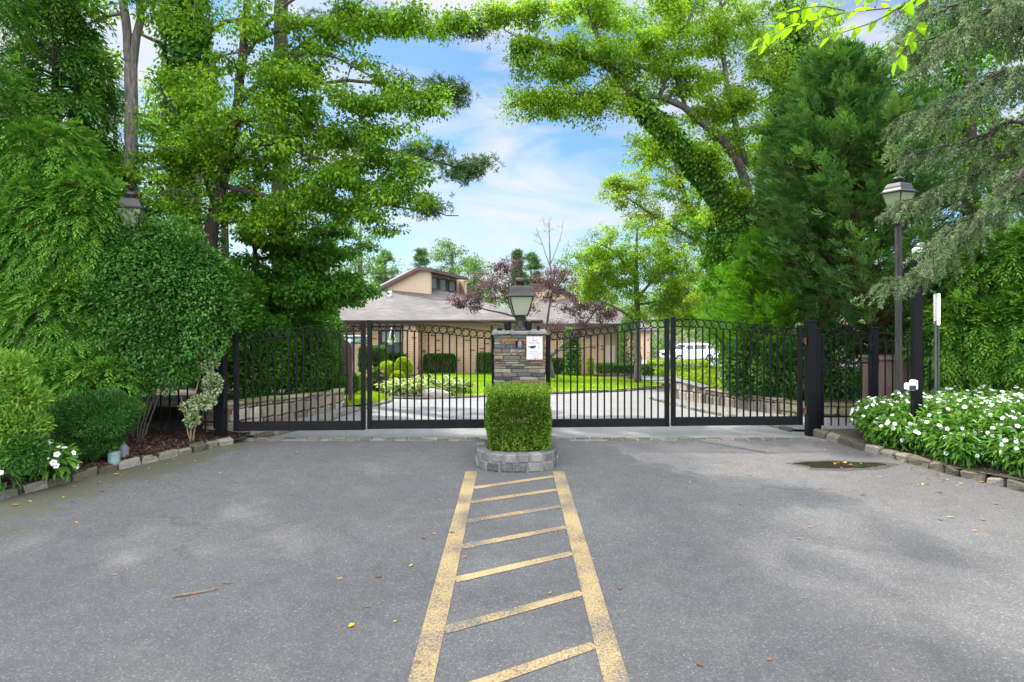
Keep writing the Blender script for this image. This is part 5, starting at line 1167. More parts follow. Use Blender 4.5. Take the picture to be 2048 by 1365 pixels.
# ---- left bed
ft = math.atan2(-1, 0.6)
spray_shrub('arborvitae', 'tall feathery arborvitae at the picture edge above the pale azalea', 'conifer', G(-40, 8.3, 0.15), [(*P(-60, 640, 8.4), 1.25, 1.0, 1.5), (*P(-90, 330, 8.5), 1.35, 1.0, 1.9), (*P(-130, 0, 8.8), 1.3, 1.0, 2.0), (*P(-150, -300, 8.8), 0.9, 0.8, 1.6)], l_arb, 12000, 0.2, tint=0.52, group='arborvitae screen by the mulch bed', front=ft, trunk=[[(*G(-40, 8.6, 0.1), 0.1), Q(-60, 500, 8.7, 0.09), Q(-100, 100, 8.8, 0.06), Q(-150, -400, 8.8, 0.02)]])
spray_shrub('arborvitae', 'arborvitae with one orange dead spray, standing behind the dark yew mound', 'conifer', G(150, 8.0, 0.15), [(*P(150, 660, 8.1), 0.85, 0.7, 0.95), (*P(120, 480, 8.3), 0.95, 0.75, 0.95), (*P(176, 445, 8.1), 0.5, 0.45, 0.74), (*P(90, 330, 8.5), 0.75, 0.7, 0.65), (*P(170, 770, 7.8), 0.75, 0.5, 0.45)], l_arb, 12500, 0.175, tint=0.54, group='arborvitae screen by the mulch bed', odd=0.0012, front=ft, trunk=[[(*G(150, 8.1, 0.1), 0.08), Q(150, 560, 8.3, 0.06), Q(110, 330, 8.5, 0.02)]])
conifer('hemlock', 'dark hemlock with drooping sprays seen against the sky beside the twin trunk', 'conifer', G(110, 10.5, 0.2), 8.6, 1.6, 260, l_arb, m_bark, 0.34, 30, elev=0.2, curve=-0.3, hang=0.5, power=0.6, tint=0.36, z0=1.0, trunk_r=0.13)
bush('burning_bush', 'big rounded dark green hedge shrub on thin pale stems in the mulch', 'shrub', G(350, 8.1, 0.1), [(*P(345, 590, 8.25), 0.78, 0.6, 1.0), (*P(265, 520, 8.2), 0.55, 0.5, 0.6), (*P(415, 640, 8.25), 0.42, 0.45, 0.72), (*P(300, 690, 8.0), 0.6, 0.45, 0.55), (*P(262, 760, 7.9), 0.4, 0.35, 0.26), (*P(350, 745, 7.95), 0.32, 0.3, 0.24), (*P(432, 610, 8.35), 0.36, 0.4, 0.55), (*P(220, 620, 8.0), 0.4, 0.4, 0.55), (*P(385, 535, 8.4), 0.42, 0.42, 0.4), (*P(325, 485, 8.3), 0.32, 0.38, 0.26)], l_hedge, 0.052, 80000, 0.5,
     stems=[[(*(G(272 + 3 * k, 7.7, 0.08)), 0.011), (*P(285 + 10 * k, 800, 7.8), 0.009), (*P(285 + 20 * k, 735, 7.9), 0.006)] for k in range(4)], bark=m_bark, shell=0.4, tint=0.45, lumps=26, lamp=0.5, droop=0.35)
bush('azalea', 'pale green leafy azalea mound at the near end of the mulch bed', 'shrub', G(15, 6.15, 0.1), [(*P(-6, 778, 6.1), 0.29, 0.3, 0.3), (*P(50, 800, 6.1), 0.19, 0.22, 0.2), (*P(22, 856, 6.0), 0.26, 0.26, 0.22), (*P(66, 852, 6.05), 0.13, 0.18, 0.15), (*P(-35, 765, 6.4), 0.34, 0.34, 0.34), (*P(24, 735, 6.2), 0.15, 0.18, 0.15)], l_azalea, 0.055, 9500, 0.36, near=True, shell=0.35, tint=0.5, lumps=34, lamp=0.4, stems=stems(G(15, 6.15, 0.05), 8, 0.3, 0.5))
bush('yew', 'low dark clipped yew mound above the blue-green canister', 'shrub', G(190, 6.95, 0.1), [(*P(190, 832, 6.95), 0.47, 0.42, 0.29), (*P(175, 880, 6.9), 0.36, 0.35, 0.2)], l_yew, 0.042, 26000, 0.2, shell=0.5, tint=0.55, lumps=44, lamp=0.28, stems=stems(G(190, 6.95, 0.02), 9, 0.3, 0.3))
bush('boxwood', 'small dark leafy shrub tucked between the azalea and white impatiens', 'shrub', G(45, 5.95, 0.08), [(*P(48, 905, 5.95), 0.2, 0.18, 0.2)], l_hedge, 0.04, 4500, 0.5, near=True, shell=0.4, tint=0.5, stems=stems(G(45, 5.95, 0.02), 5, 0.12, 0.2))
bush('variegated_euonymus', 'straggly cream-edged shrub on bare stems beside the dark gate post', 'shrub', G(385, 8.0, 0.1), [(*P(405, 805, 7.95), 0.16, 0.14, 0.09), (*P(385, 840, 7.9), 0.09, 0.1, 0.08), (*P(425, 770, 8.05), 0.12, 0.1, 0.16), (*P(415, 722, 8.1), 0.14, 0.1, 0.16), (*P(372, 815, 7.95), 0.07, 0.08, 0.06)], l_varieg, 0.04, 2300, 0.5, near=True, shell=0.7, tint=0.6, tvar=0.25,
     stems=[[(*G(380, 7.95, 0.02), 0.016), (*P(383, 820, 7.95), 0.013), (*P(402, 740, 8.05), 0.008)], [(*G(382, 7.95, 0.02), 0.013), (*P(368, 820, 7.95), 0.009), (*P(360, 790, 7.95), 0.005)], [(*G(384, 7.95, 0.02), 0.013), (*P(398, 810, 7.95), 0.01), (*P(425, 760, 8.05), 0.006)]], bark=m_twig)

def impatiens(name, label, cat, base, cents, hts, nl, nf, size, kind=None, group=None, fl=0.024, zfun=bedR, par=None):
    """mounds of lance leaves in whorls with flat five-petalled white flowers on top"""
    t = thing(name, label, cat, base, group, kind); ls = LS(); fs = LS(); st = MB()
    cents = np.asarray(cents, float); m = len(cents)
    for (x, y), h in zip(cents, hts):
        z0 = zfun(x, y); k = nl
        d = unit(rng.normal(0, 1, (k, 3)) * np.array((1, 1, 0.8)) + np.array((0, -0.15, 0.35))); rr = 0.17
        p = np.array((x, y, z0 + h * 0.5)) + d * np.array((rr, rr, h * 0.52)) * (rng.random(k) ** 0.35)[:, None]
        p[:, 2] = np.maximum(p[:, 2], z0 + 0.015)
        D = unit(d * np.array((1, 1, 0.5)) + rdir(k) * 0.55 + np.array((0, 0, -0.3))); N = unit(d * 0.8 + rdir(k) * 0.35 + np.array((0, 0, 0.6)))
        s_ = size * rng.uniform(0.7, 1.25, k); ls.blade(p, D, N, s_, s_ * 0.36, np.clip(0.5 + rng.normal(0, 0.2, k) + 0.25 * (p[:, 2] - z0) / h - 0.12, 0, 0.92), droop=0.22)
        st.tube([(x, y, z0 - 0.02), (x + rng.normal(0, 0.02), y, z0 + h * 0.7)], 0.008, 4)
        for _ in range(rng.poisson(nf)):
            d = unit(rng.normal(0, 1, 3) * np.array((1, 1, 0.6)) + np.array((0, -0.35, 0.75))); c = np.array((x, y, z0 + h * 0.5)) + d * np.array((rr + 0.02, rr + 0.02, h * 0.56)); c[2] = max(c[2], z0 + 0.05)
            nrm = unit(d + rng.normal(0, 0.35, 3) + np.array((0, -0.35, 0.35))); a0 = np.cross(nrm, (0.3, 0.2, 0.9)); a0 = unit(a0); b0 = np.cross(nrm, a0); ang = rng.random() * 6.28 + np.arange(5) * 2 * math.pi / 5
            D = np.cos(ang)[:, None] * a0 + np.sin(ang)[:, None] * b0 + nrm * 0.12; f_ = fl * rng.uniform(0.8, 1.15)
            fs.quad(np.tile(c, (5, 1)) + D * 0.002, unit(D), np.tile(nrm, (5, 1)), f_, f_ * 1.0, 0.5 + rng.normal(0, 0.2, 5), fold=0.05, droop=0.05, mid=0.62)
    st.build('stem', m_yew_stem, t); ls.build('foliage', l_imp, t); fs.build('blossom', l_petal, t)
    return t
m_yew_stem = plain('green_stem', (0.08, 0.12, 0.04), 0.6)
# the long white bed: a continuous mass between kerb and hedge
cs = []; hs_ = []
for _ in range(3000):
    y = rng.uniform(5.0, 8.75); x = rng.uniform(4.4, 8.5); kx = np.interp(y, [5.0, 6.0, 6.63, 7.2, 7.94, 8.68], [5.75, 5.16, 4.86, 4.66, 4.47, 4.31]) + 0.2
    lim = np.interp(y, [5.0, 7.5, 8.2, 8.75], [8.5, 8.2, 7.2, 6.4])
    st_ = np.interp(y, [7.2, 8.0, 8.75], [0, 0.12, 0.75])
    if x < kx - 0.06 + st_ or x > lim: continue
    if cs and np.min(np.hypot(*(np.array(cs) - (x, y)).T)) < 0.17: continue
    if abs(x - 5.056) < 0.12 and abs(y - 7.5) < 0.12: continue
    cs.append((x, y)); hs_.append(np.interp(x - kx, [0, 0.12, 0.35, 1.2], [0.36, 0.5, 0.62, 0.55]) * rng.uniform(0.85, 1.12) * np.interp(y, [7.4, 8.6], [1, 0.75]))
impatiens('impatiens_bed', 'mass of white impatiens spilling over the stone kerb below the black camera post', 'flower bed', (6.0, 7.0, 0.1), cs, hs_, 360, 12, 0.072, 'stuff', fl=0.024)
impatiens('impatiens', 'white impatiens clump leaning over the kerb before the yew mound', 'flower', G(95, 6.2, 0.1), [(P(92, 0, 6.2)[0], 6.2), (P(75, 0, 6.3)[0] , 6.32), (P(112, 0, 6.25)[0], 6.28)], [0.36, 0.36, 0.28], 100, 15, 0.1, zfun=bedL, fl=0.03)
impatiens('impatiens', 'white impatiens cut by the picture edge under the azalea', 'flower', G(0, 5.85, 0.1), [(P(2, 0, 5.85)[0], 5.85), (P(-25, 0, 5.95)[0], 5.95)], [0.26, 0.26], 80, 15, 0.09, zfun=bedL, fl=0.03)

# ---- trees over the left side
tree('twin_trunk_tree', 'tall tree whose grey trunk splits in two above the conifer hedge', 'tree', G(262, 10.2), [(*G(268, 10.2), 0.13), Q(262, 330, 10.2, 0.105), Q(262, 200, 10.2, 0.1), Q(263, 130, 10.2, 0.1)],
     [[Q(263, 140, 10.2, 0.075), Q(250, 60, 10.2, 0.07), Q(247, -60, 10.2, 0.065), (-6.8, 10.2, 10.5, 0.05)], [Q(264, 140, 10.2, 0.07), Q(281, 40, 10.2, 0.065), Q(284, -80, 10.2, 0.06), (-5.7, 10.4, 10.8, 0.045)], [Q(283, 25, 10.2, 0.035), Q(310, -10, 10.0, 0.03), Q(350, -60, 9.8, 0.02)], [Q(262, 290, 10.2, 0.03), Q(320, 297, 10.0, 0.02), Q(360, 300, 9.9, 0.012)], [Q(249, 25, 10.2, 0.03), Q(200, 35, 10.3, 0.022), Q(150, 60, 10.4, 0.012)]],
     [(-7.0, 10.0, 10.2, 3.6, 2.9, 1.7, 420), E(170, 30, 10.6, 0.9, 0.8, 0.7, 16), E(330, 15, 10.0, 0.7, 0.6, 0.5, 10), E(210, 150, 11, 0.5, 0.5, 0.5, 7), E(330, 420, 10.4, 0.8, 0.5, 0.7, 18)], m_greybark, l_maple, 0.085, 130, 0.36, tint=0.5)  # first crown lies above the view, enlarged and thickened to shade the road
iv = [(*G(368, 14.2), 0.42), Q(370, 330, 14.2, 0.36), Q(372, 150, 14.2, 0.34), Q(374, -80, 14.2, 0.3), (-7.4, 14.2, 13.0, 0.12)]
tree('ivy_clad_tree', 'thick trunk wrapped in ivy with bare grey side branches', 'tree', G(368, 14.2), iv,
     [[Q(372, 300, 14.2, 0.07), Q(320, 268, 13.9, 0.06), Q(285, 252, 13.8, 0.04), Q(205, 238, 13.6, 0.02)], [Q(372, 330, 14.2, 0.06), Q(310, 340, 13.8, 0.05), Q(255, 345, 13.7, 0.035), Q(150, 330, 13.4, 0.02)], [Q(372, 150, 14.2, 0.06), Q(330, 90, 14, 0.05), Q(270, 60, 13.8, 0.03)], [Q(374, 100, 14.2, 0.06), Q(450, 40, 14, 0.05), Q(560, 30, 13.6, 0.03), Q(640, 45, 13.3, 0.02)], [Q(372, 250, 14.2, 0.05), Q(430, 110, 14, 0.03), Q(510, 100, 13.7, 0.018)]],
     [(-7.6, 14.2, 12.5, 2.6, 2.2, 2.2, 45), E(300, 250, 15, 1.4, 0.8, 1.2, 12), E(420, 60, 13.8, 0.8, 0.7, 0.7, 10)], m_greybark, l_maple, 0.09, 110, 0.4, tint=0.5, ivy=[(iv[1:4], 6500, 0.3, 0.12)])
mt = [(*G(408, 10.6), 0.15), Q(412, 620, 10.6, 0.13), Q(425, 430, 10.6, 0.115), Q(452, 320, 10.5, 0.1), Q(478, 210, 10.4, 0.085), Q(487, 100, 10.3, 0.07), Q(495, 0, 10.2, 0.06), (-4.5, 10.2, 8.5, 0.03)]
tree('maple_tree', 'spreading maple with dark leaning trunk and bright leaves hanging over the outer gate section', 'tree', G(408, 10.6), mt,
     [[Q(448, 330, 10.5, 0.06), Q(500, 292, 10.3, 0.045), Q(530, 280, 10.1, 0.03), Q(640, 320, 9.8, 0.018)], [Q(482, 200, 10.4, 0.05), Q(560, 120, 10.2, 0.035), Q(640, 100, 10, 0.02), Q(760, 160, 9.8, 0.012)], [Q(487, 120, 10.3, 0.04), Q(540, 30, 10.2, 0.03), Q(650, -40, 10, 0.02)], [Q(430, 420, 10.6, 0.04), Q(380, 270, 10.2, 0.03), Q(335, 190, 10, 0.015), Q(290, 150, 9.9, 0.008)], [Q(470, 240, 10.5, 0.045), Q(600, 240, 10, 0.03), Q(720, 280, 9.7, 0.018), Q(840, 330, 9.5, 0.01)], [Q(440, 370, 10.5, 0.05), Q(560, 400, 10.1, 0.035), Q(680, 410, 9.8, 0.022), Q(770, 440, 9.6, 0.012)], [Q(487, 90, 10.3, 0.035), Q(620, 40, 10, 0.025), Q(700, 90, 9.8, 0.013)]],
     [E(520, 230, 10.3, 1.35, 1.3, 1.1, 60), E(630, 330, 10, 1.3, 1.1, 0.9, 52), E(640, 180, 10, 1.2, 1.0, 0.8, 34), E(760, 270, 9.8, 0.8, 0.8, 0.6, 24), E(730, 390, 9.8, 1.0, 0.8, 0.6, 30), E(820, 360, 9.7, 0.55, 0.6, 0.4, 12), E(400, 250, 10.2, 0.9, 0.8, 1.0, 28), E(430, 340, 10.2, 0.9, 0.8, 0.7, 24), E(560, 90, 10.2, 1.1, 1.0, 0.7, 28), E(560, 430, 10.2, 1.2, 0.8, 0.5, 30), E(780, 180, 9.7, 0.5, 0.6, 0.4, 8), E(720, 45, 9.9, 0.8, 0.6, 0.3, 16), E(850, 45, 9.8, 0.7, 0.5, 0.25, 14), E(860, 210, 9.7, 0.4, 0.4, 0.2, 7), E(310, 330, 10.1, 0.6, 0.6, 0.6, 14), (-3.9, 10.0, 9.0, 2.2, 2.0, 1.3, 70)],
     m_bark, l_maple, 0.072, 150, 0.34, 0.7, droop=0.5, flat=0.36, tint=0.5, odd=0.008, twig=0.007)
tree('white_pine', 'white pine reaching dark needled branches far across the sky', 'conifer', G(560, 15.5), [(*G(560, 15.5), 0.24), Q(560, 300, 15.5, 0.2), Q(562, 0, 15.5, 0.17), (-5.9, 15.5, 12.8, 0.06)],
     [[Q(562, 60, 15.5, 0.07), Q(680, 30, 14.6, 0.05), Q(800, 40, 13.8, 0.035), Q(900, 65, 13.2, 0.02), Q(985, 40, 12.8, 0.012)], [Q(560, 180, 15.5, 0.06), Q(700, 160, 14.5, 0.045), Q(820, 180, 13.8, 0.03), Q(925, 200, 13.2, 0.014)], [Q(560, 300, 15.5, 0.06), Q(720, 290, 14.6, 0.045), Q(850, 315, 13.8, 0.028), Q(970, 350, 13.2, 0.012)], [Q(560, 420, 15.5, 0.05), Q(720, 400, 14.6, 0.04), Q(830, 420, 14, 0.022), Q(915, 432, 13.5, 0.01)], [Q(560, 120, 15.5, 0.05), Q(650, 60, 15, 0.03), Q(740, -10, 14.5, 0.02)]],
     [E(700, 50, 14.5, 0.9, 0.5, 0.35, 16), E(830, 45, 13.7, 0.9, 0.5, 0.3, 18), E(940, 55, 13, 0.55, 0.4, 0.28, 12), E(800, 175, 13.9, 0.6, 0.4, 0.25, 9), E(890, 185, 13.4, 0.5, 0.35, 0.28, 14), E(850, 310, 13.8, 0.6, 0.4, 0.25, 12), E(925, 335, 13.4, 0.65, 0.4, 0.24, 18), E(850, 415, 13.9, 0.6, 0.4, 0.2, 11), E(700, 300, 14.6, 0.9, 0.5, 0.4, 12), E(700, 420, 14.6, 0.9, 0.5, 0.35, 12), (-5.8, 15.5, 11.5, 1.8, 1.8, 1.5, 36)],
     m_bark, l_pine, 0.13, 40, 0.3, tint=0.42, needles=True, sag=-0.03)
tree('understory_dogwood', 'small dark understory tree with layered leaves behind the outer gate section', 'tree', G(520, 11.8, 0.4), [(*G(520, 11.8, 0.4), 0.07), Q(518, 620, 11.8, 0.06), Q(510, 480, 11.8, 0.04), Q(505, 380, 11.8, 0.02)],
     [[Q(518, 600, 11.8, 0.035), Q(600, 560, 11.5, 0.025), Q(680, 560, 11.2, 0.014), Q(745, 590, 11, 0.008)], [Q(514, 520, 11.8, 0.03), Q(620, 490, 11.4, 0.02), Q(720, 510, 11.1, 0.01)], [Q(518, 640, 11.8, 0.03), Q(450, 580, 11.6, 0.02)]],
     [E(560, 540, 11.5, 1.1, 0.9, 0.7, 55), E(650, 590, 11.2, 0.8, 0.8, 0.4, 36), E(660, 490, 11.3, 0.9, 0.8, 0.4, 36), E(700, 580, 11, 0.5, 0.6, 0.3, 20), E(530, 430, 11.7, 0.9, 0.8, 0.6, 36), E(480, 600, 11.6, 0.7, 0.7, 0.8, 32)], m_bark, l_under, 0.085, 170, 0.27, 0.6, droop=0.4, flat=0.45, tint=0.45)
bush('bank_shrub', 'dark leafy shrub mass on the bank above the rubble wall', 'shrub', G(540, 10.8, 0.4), [(*P(510, 715, 10.6), 0.7, 0.7, 0.75), (*P(600, 720, 11.6), 0.75, 0.7, 0.65), (*P(560, 660, 12.2), 1.1, 0.8, 0.8)], l_under, 0.07, 42000, 0.5, shell=0.5, tint=0.38, lumps=50, lamp=0.35, stems=stems(G(540, 10.8, 0.2), 7, 0.5, 0.8))
bush('bank_shrub', 'leafy shrub at the end of the rubble wall beside the brown notice board', 'shrub', G(650, 13.0, 0.3), [(*P(648, 715, 12.9), 0.45, 0.5, 0.75), (*P(625, 660, 13.5), 0.7, 0.6, 0.7), (*P(665, 770, 12.9), 0.3, 0.3, 0.25)], l_under, 0.065, 24000, 0.5, shell=0.5, tint=0.5, lumps=40, lamp=0.3, stems=stems(G(650, 13, 0.1), 6, 0.3, 0.6))
for (px, py, Y, w, h, lb) in ((420, 650, 10.2, 0.9, 1.6, 'tall thicket behind the wide gate post'), (300, 520, 11.5, 1.5, 2.0, 'broadleaf thicket behind the conifer hedge')):
    bush('thicket_shrub', 'dense green ' + lb, 'shrub', G(px, Y, 0.3), [(*P(px, py, Y), w, 0.8, h / 2 + 0.3)], l_under, 0.08, 16000, 0.55, shell=0.6, tint=0.42, lumps=40, lamp=0.35, stems=stems(G(px, Y, 0.1), 6, 0.4, 1.2))

# ---- right side
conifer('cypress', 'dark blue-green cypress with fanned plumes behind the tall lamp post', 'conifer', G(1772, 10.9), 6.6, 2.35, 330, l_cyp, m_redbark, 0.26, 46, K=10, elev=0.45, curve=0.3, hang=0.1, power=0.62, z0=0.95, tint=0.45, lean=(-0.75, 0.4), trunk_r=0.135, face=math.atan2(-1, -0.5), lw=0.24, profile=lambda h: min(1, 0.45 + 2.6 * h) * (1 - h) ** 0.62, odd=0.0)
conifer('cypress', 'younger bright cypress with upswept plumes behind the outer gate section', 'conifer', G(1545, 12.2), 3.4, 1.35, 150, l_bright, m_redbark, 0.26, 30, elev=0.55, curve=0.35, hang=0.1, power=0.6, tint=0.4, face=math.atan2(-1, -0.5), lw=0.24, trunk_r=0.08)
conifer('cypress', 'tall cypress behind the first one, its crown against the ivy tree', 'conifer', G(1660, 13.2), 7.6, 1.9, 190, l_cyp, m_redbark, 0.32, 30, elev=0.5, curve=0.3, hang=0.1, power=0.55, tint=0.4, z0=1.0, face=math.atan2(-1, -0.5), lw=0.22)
fr_ = math.atan2(-1, -0.5)
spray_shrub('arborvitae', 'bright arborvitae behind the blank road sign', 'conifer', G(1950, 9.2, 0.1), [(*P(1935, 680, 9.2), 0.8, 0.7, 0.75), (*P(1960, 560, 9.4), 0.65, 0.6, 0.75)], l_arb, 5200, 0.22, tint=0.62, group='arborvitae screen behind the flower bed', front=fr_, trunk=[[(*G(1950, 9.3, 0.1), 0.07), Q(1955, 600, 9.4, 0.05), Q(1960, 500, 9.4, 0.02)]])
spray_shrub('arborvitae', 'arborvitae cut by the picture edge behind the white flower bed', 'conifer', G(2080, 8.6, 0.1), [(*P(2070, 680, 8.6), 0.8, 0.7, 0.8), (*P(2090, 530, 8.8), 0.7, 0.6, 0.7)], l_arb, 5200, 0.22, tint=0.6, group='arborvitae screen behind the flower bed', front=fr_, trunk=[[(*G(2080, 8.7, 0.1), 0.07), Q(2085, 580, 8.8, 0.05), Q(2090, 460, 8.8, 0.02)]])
bush('laurel', 'dark glossy laurel shrubs above the upright-stone wall', 'shrub', G(1520, 11.8, 0.4), [(*P(1510, 730, 11.9), 0.62, 0.6, 0.75), (*P(1570, 740, 11.3), 0.6, 0.5, 0.62), (*P(1480, 745, 12.6), 0.42, 0.45, 0.55)], l_hedge, 0.085, 26000, 0.42, shell=0.5, tint=0.45, lumps=40, lamp=0.3, stems=stems(G(1520, 11.8, 0.1), 6, 0.5, 0.8))
bush('laurel', 'shaded laurel shrub behind the arched footgate', 'shrub', G(1690, 11.2, 0.3), [(*P(1680, 735, 11.2), 0.9, 0.5, 0.75), (*P(1850, 700, 11.0), 0.9, 0.5, 0.8)], l_hedge, 0.08, 18000, 0.45, shell=0.5, tint=0.4, lumps=40, lamp=0.3, stems=stems(G(1690, 11.2, 0.1), 6, 0.5, 0.8))
# spruce: trunk stands outside the frame, branches sweep in
def spruce():
    b = np.array((6.5, 6.5, 0.1)); t = thing('spruce_tree', 'blue-green spruce sweeping drooping brown branches past the tall lamp post', 'conifer', b)
    mb = MB(); mb.tube([b, b + (0, 0, 3), b + (0, 0, 6), b + (0, 0, 9.5)], [0.2, 0.17, 0.11, 0.02], 9); ls = LS()
    br = [([(6.5, 6.5, 3.0), P(2040, 385, 6.3), P(1935, 470, 6.5), P(1860, 530, 6.9), P(1772, 570, 7.3)], 9), ([(6.5, 6.5, 3.2), P(2020, 300, 6.2), P(1900, 370, 6.5), P(1840, 395, 6.8), P(1800, 410, 7.2)], 9),
          ([(6.5, 6.5, 3.5), P(2030, 240, 6.1), P(1920, 290, 6.5), P(1850, 300, 6.8), P(1800, 300, 7.0)], 10), ([(6.5, 6.5, 4.0), P(2030, 150, 6.2), P(1920, 190, 6.4), P(1840, 225, 6.8), P(1795, 245, 7.0)], 10),
          ([(6.5, 6.5, 4.6), P(2030, 50, 6.2), P(1920, 60, 6.4), P(1850, 80, 6.7), P(1800, 95, 7.0)], 10), ([(6.5, 6.5, 4.9), P(2020, -10, 6.0), P(1930, 0, 6.1), P(1870, 25, 6.4), P(1830, 60, 6.6)], 8),
          ([(6.5, 6.5, 3.1), P(2060, 330, 5.7), P(1990, 400, 5.7), P(1920, 450, 6.0), P(1850, 500, 6.3)], 8), ([(6.5, 6.5, 4.2), P(2060, 130, 5.6), P(1990, 150, 5.6), P(1930, 190, 5.9), P(1880, 230, 6.1)], 9), ([(6.5, 6.5, 4.9), P(2060, -20, 5.6), P(1980, 20, 5.5), P(1920, 60, 5.7), P(1870, 120, 6.0)], 9), ([(6.5, 6.5, 5.4), P(2060, -60, 6.2), P(1960, -60, 6.4), P(1880, -30, 6.9), P(1830, 10, 7.2)], 9)]
    # the hidden rest of the crown
    for k in range(34):
        h = rng.uniform(2.6, 9.0); a = rng.uniform(-1.9, 1.5); r_ = 1.9 * (1 - h / 10.5); p0 = b + (0, 0, h); o = np.array((math.cos(a), math.sin(a), 0))
        br.append(([p0, p0 + o * r_ * 0.5 + (0, 0, 0.05), p0 + o * r_ + (0, 0, -0.25)], 7))
    twp = []; twd = []; tl = []
    for pts, nd in br:
        q = smooth_path([(*p, 0.03 - 0.024 * i / (len(pts) - 1)) for i, p in enumerate(pts)], 0.08); q[:, :3] += rng.normal(0, 0.01, (len(q), 3)); mb.tube(q[:, :3], q[:, 3] * 0.8, 6, cap=False)
        tg = unit(np.gradient(q[:, :3], axis=0)); n = len(q); own = len(pts) > 3
        for i in range(int(n * 0.18), n):
            fr = i / n
            for _ in range(2 if own else 1):
                sd = unit(np.cross(tg[i], (0, 0, 1.0))) * rng.choice((-1, 1)); d0 = unit(tg[i] * 0.8 + sd * rng.uniform(0.4, 1.0) + np.array((0, 0, rng.uniform(-0.3, 0.25)))); L_ = rng.uniform(0.22, 0.5) * (1.15 - 0.55 * fr)
                e1 = q[i, :3] + d0 * L_ * 0.5; e2 = e1 + unit(d0 * 0.8 + np.array((0, 0, -0.55))) * L_ * 0.5
                mb.tube([q[i, :3], e1, e2], [0.005, 0.004, 0.002], 4, cap=False)
                for (a_, b_) in ((q[i, :3], e1), (e1, e2)):
                    twp.append(a_ + (b_ - a_) * (0.45 if a_ is not e1 else 0)); twd.append(b_ - a_); tl.append((fr, 0))
                for _ in range(3):               # hanging and side branchlets
                    s0 = q[i, :3] + (e2 - q[i, :3]) * rng.uniform(0.25, 1.0); dd = unit(np.array((rng.normal(0, 0.5), rng.normal(0, 0.5), -0.75)) + d0 * 0.45) * rng.uniform(0.1, 0.3); mb.tube([s0, s0 + dd * 0.6, s0 + dd + (0, 0, -0.02)], [0.0032, 0.0026, 0.0016], 3, cap=False)
                    twp.append(s0 + dd * 0.2); twd.append(dd * 0.85); tl.append((fr, 1))
    twp = np.array(twp); twd = np.array(twd); fr = np.array([x[0] for x in tl]); hang_ = np.array([x[1] for x in tl])
    keep = rng.random(len(twp)) < np.where(hang_ == 1, 0.85, 0.72); twp, twd, fr = twp[keep], twd[keep], fr[keep]
    k = 46; n = len(twp)
    Pn = np.repeat(twp, k, 0) + np.repeat(twd, k, 0) * rng.random((n * k, 1)); ax = unit(np.repeat(twd, k, 0)); D = unit(ax * 0.75 + rdir(n * k)); s_ = rng.uniform(0.028, 0.046, n * k)
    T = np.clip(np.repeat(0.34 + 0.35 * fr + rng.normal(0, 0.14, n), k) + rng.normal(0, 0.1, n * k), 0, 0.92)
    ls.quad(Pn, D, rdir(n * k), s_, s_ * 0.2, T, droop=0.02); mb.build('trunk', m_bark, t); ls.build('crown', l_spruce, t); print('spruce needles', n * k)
spruce()
# beech outside the frame whose lit twig hangs into the top of the view
def beech():
    b = np.array((4.6, 2.2, 0.0)); t = thing('beech_tree', 'broadleaf twig with large translucent lime leaves hanging in at the top', 'tree', b); mb = MB(); ls = LS()
    mb.tube([b, b + (0, 0, 2), b + (-0.1, 0.1, 4.2), b + (-0.2, 0.2, 8)], [0.16, 0.14, 0.12, 0.04], 9)
    tw = [[b + (-0.1, 0.1, 4.0), P(1900, -30, 3.2), P(1800, 15, 3.5), P(1690, 25, 3.6), P(1560, 60, 3.7), P(1515, 95, 3.75)], [P(1800, 15, 3.5), P(1750, 45, 3.5), P(1700, 60, 3.5), P(1660, 75, 3.5)], [P(1860, -10, 3.3), P(1830, 60, 3.4), P(1800, 110, 3.5), P(1795, 125, 3.5)], [P(1690, 22, 3.6), P(1640, 10, 3.7), P(1590, 20, 3.8), P(1520, 75, 3.9)], [P(1750, 15, 3.5), P(1760, -20, 3.7), P(1650, -20, 3.8)]]
    pp = []; dd = []
    for pl in tw:
        q = smooth_path([(*p, 0) for p in pl], 0.045)[:, :3]; mb.tube(q, np.linspace(0.012 if pl is tw[0] else 0.005, 0.0018, len(q)), 5, cap=False); tg = unit(np.gradient(q, axis=0)); sg = 1
        for i in range(3 if pl is not tw[0] else len(q) // 3, len(q)):
            sd = unit(np.cross(tg[i], (0, 0, 1.0))) * sg; sg = -sg; pp.append(q[i]); dd.append(tg[i] * 0.7 + sd * 0.8 + np.array((0, 0, rng.uniform(-0.75, 0.1))))
    pp = np.array(pp); n = len(pp); s_ = rng.uniform(0.075, 0.105, n); ls.blade(pp, unit(np.array(dd) + rng.normal(0, 0.25, (n, 3))), unit(rdir(n) * 0.5 + np.array((0, 0, 1.0))), s_, s_ * 0.58, np.clip(0.55 + rng.normal(0, 0.2, n), 0, 0.92), droop=0.2)
    # upper crown, above the view
    cs = ell(b + (-1.4, 0.6, 7.6), (3.2, 3.2, 1.8), 150); cs = cs[cs[:, 2] > 5.2]; attach(mb, list(smooth_path([(*b, 0), (*(b + (-0.2, 0.2, 8)), 0)], 0.3)[8:, :3]), cs, 0.01, 0.012); cloud(ls, cs, 0.45, 60, 0.09, 0.58, tint=0.5)
    mb.build('trunk', m_greybark, t, smooth=True); ls.build('crown', l_beech, t)
beech()

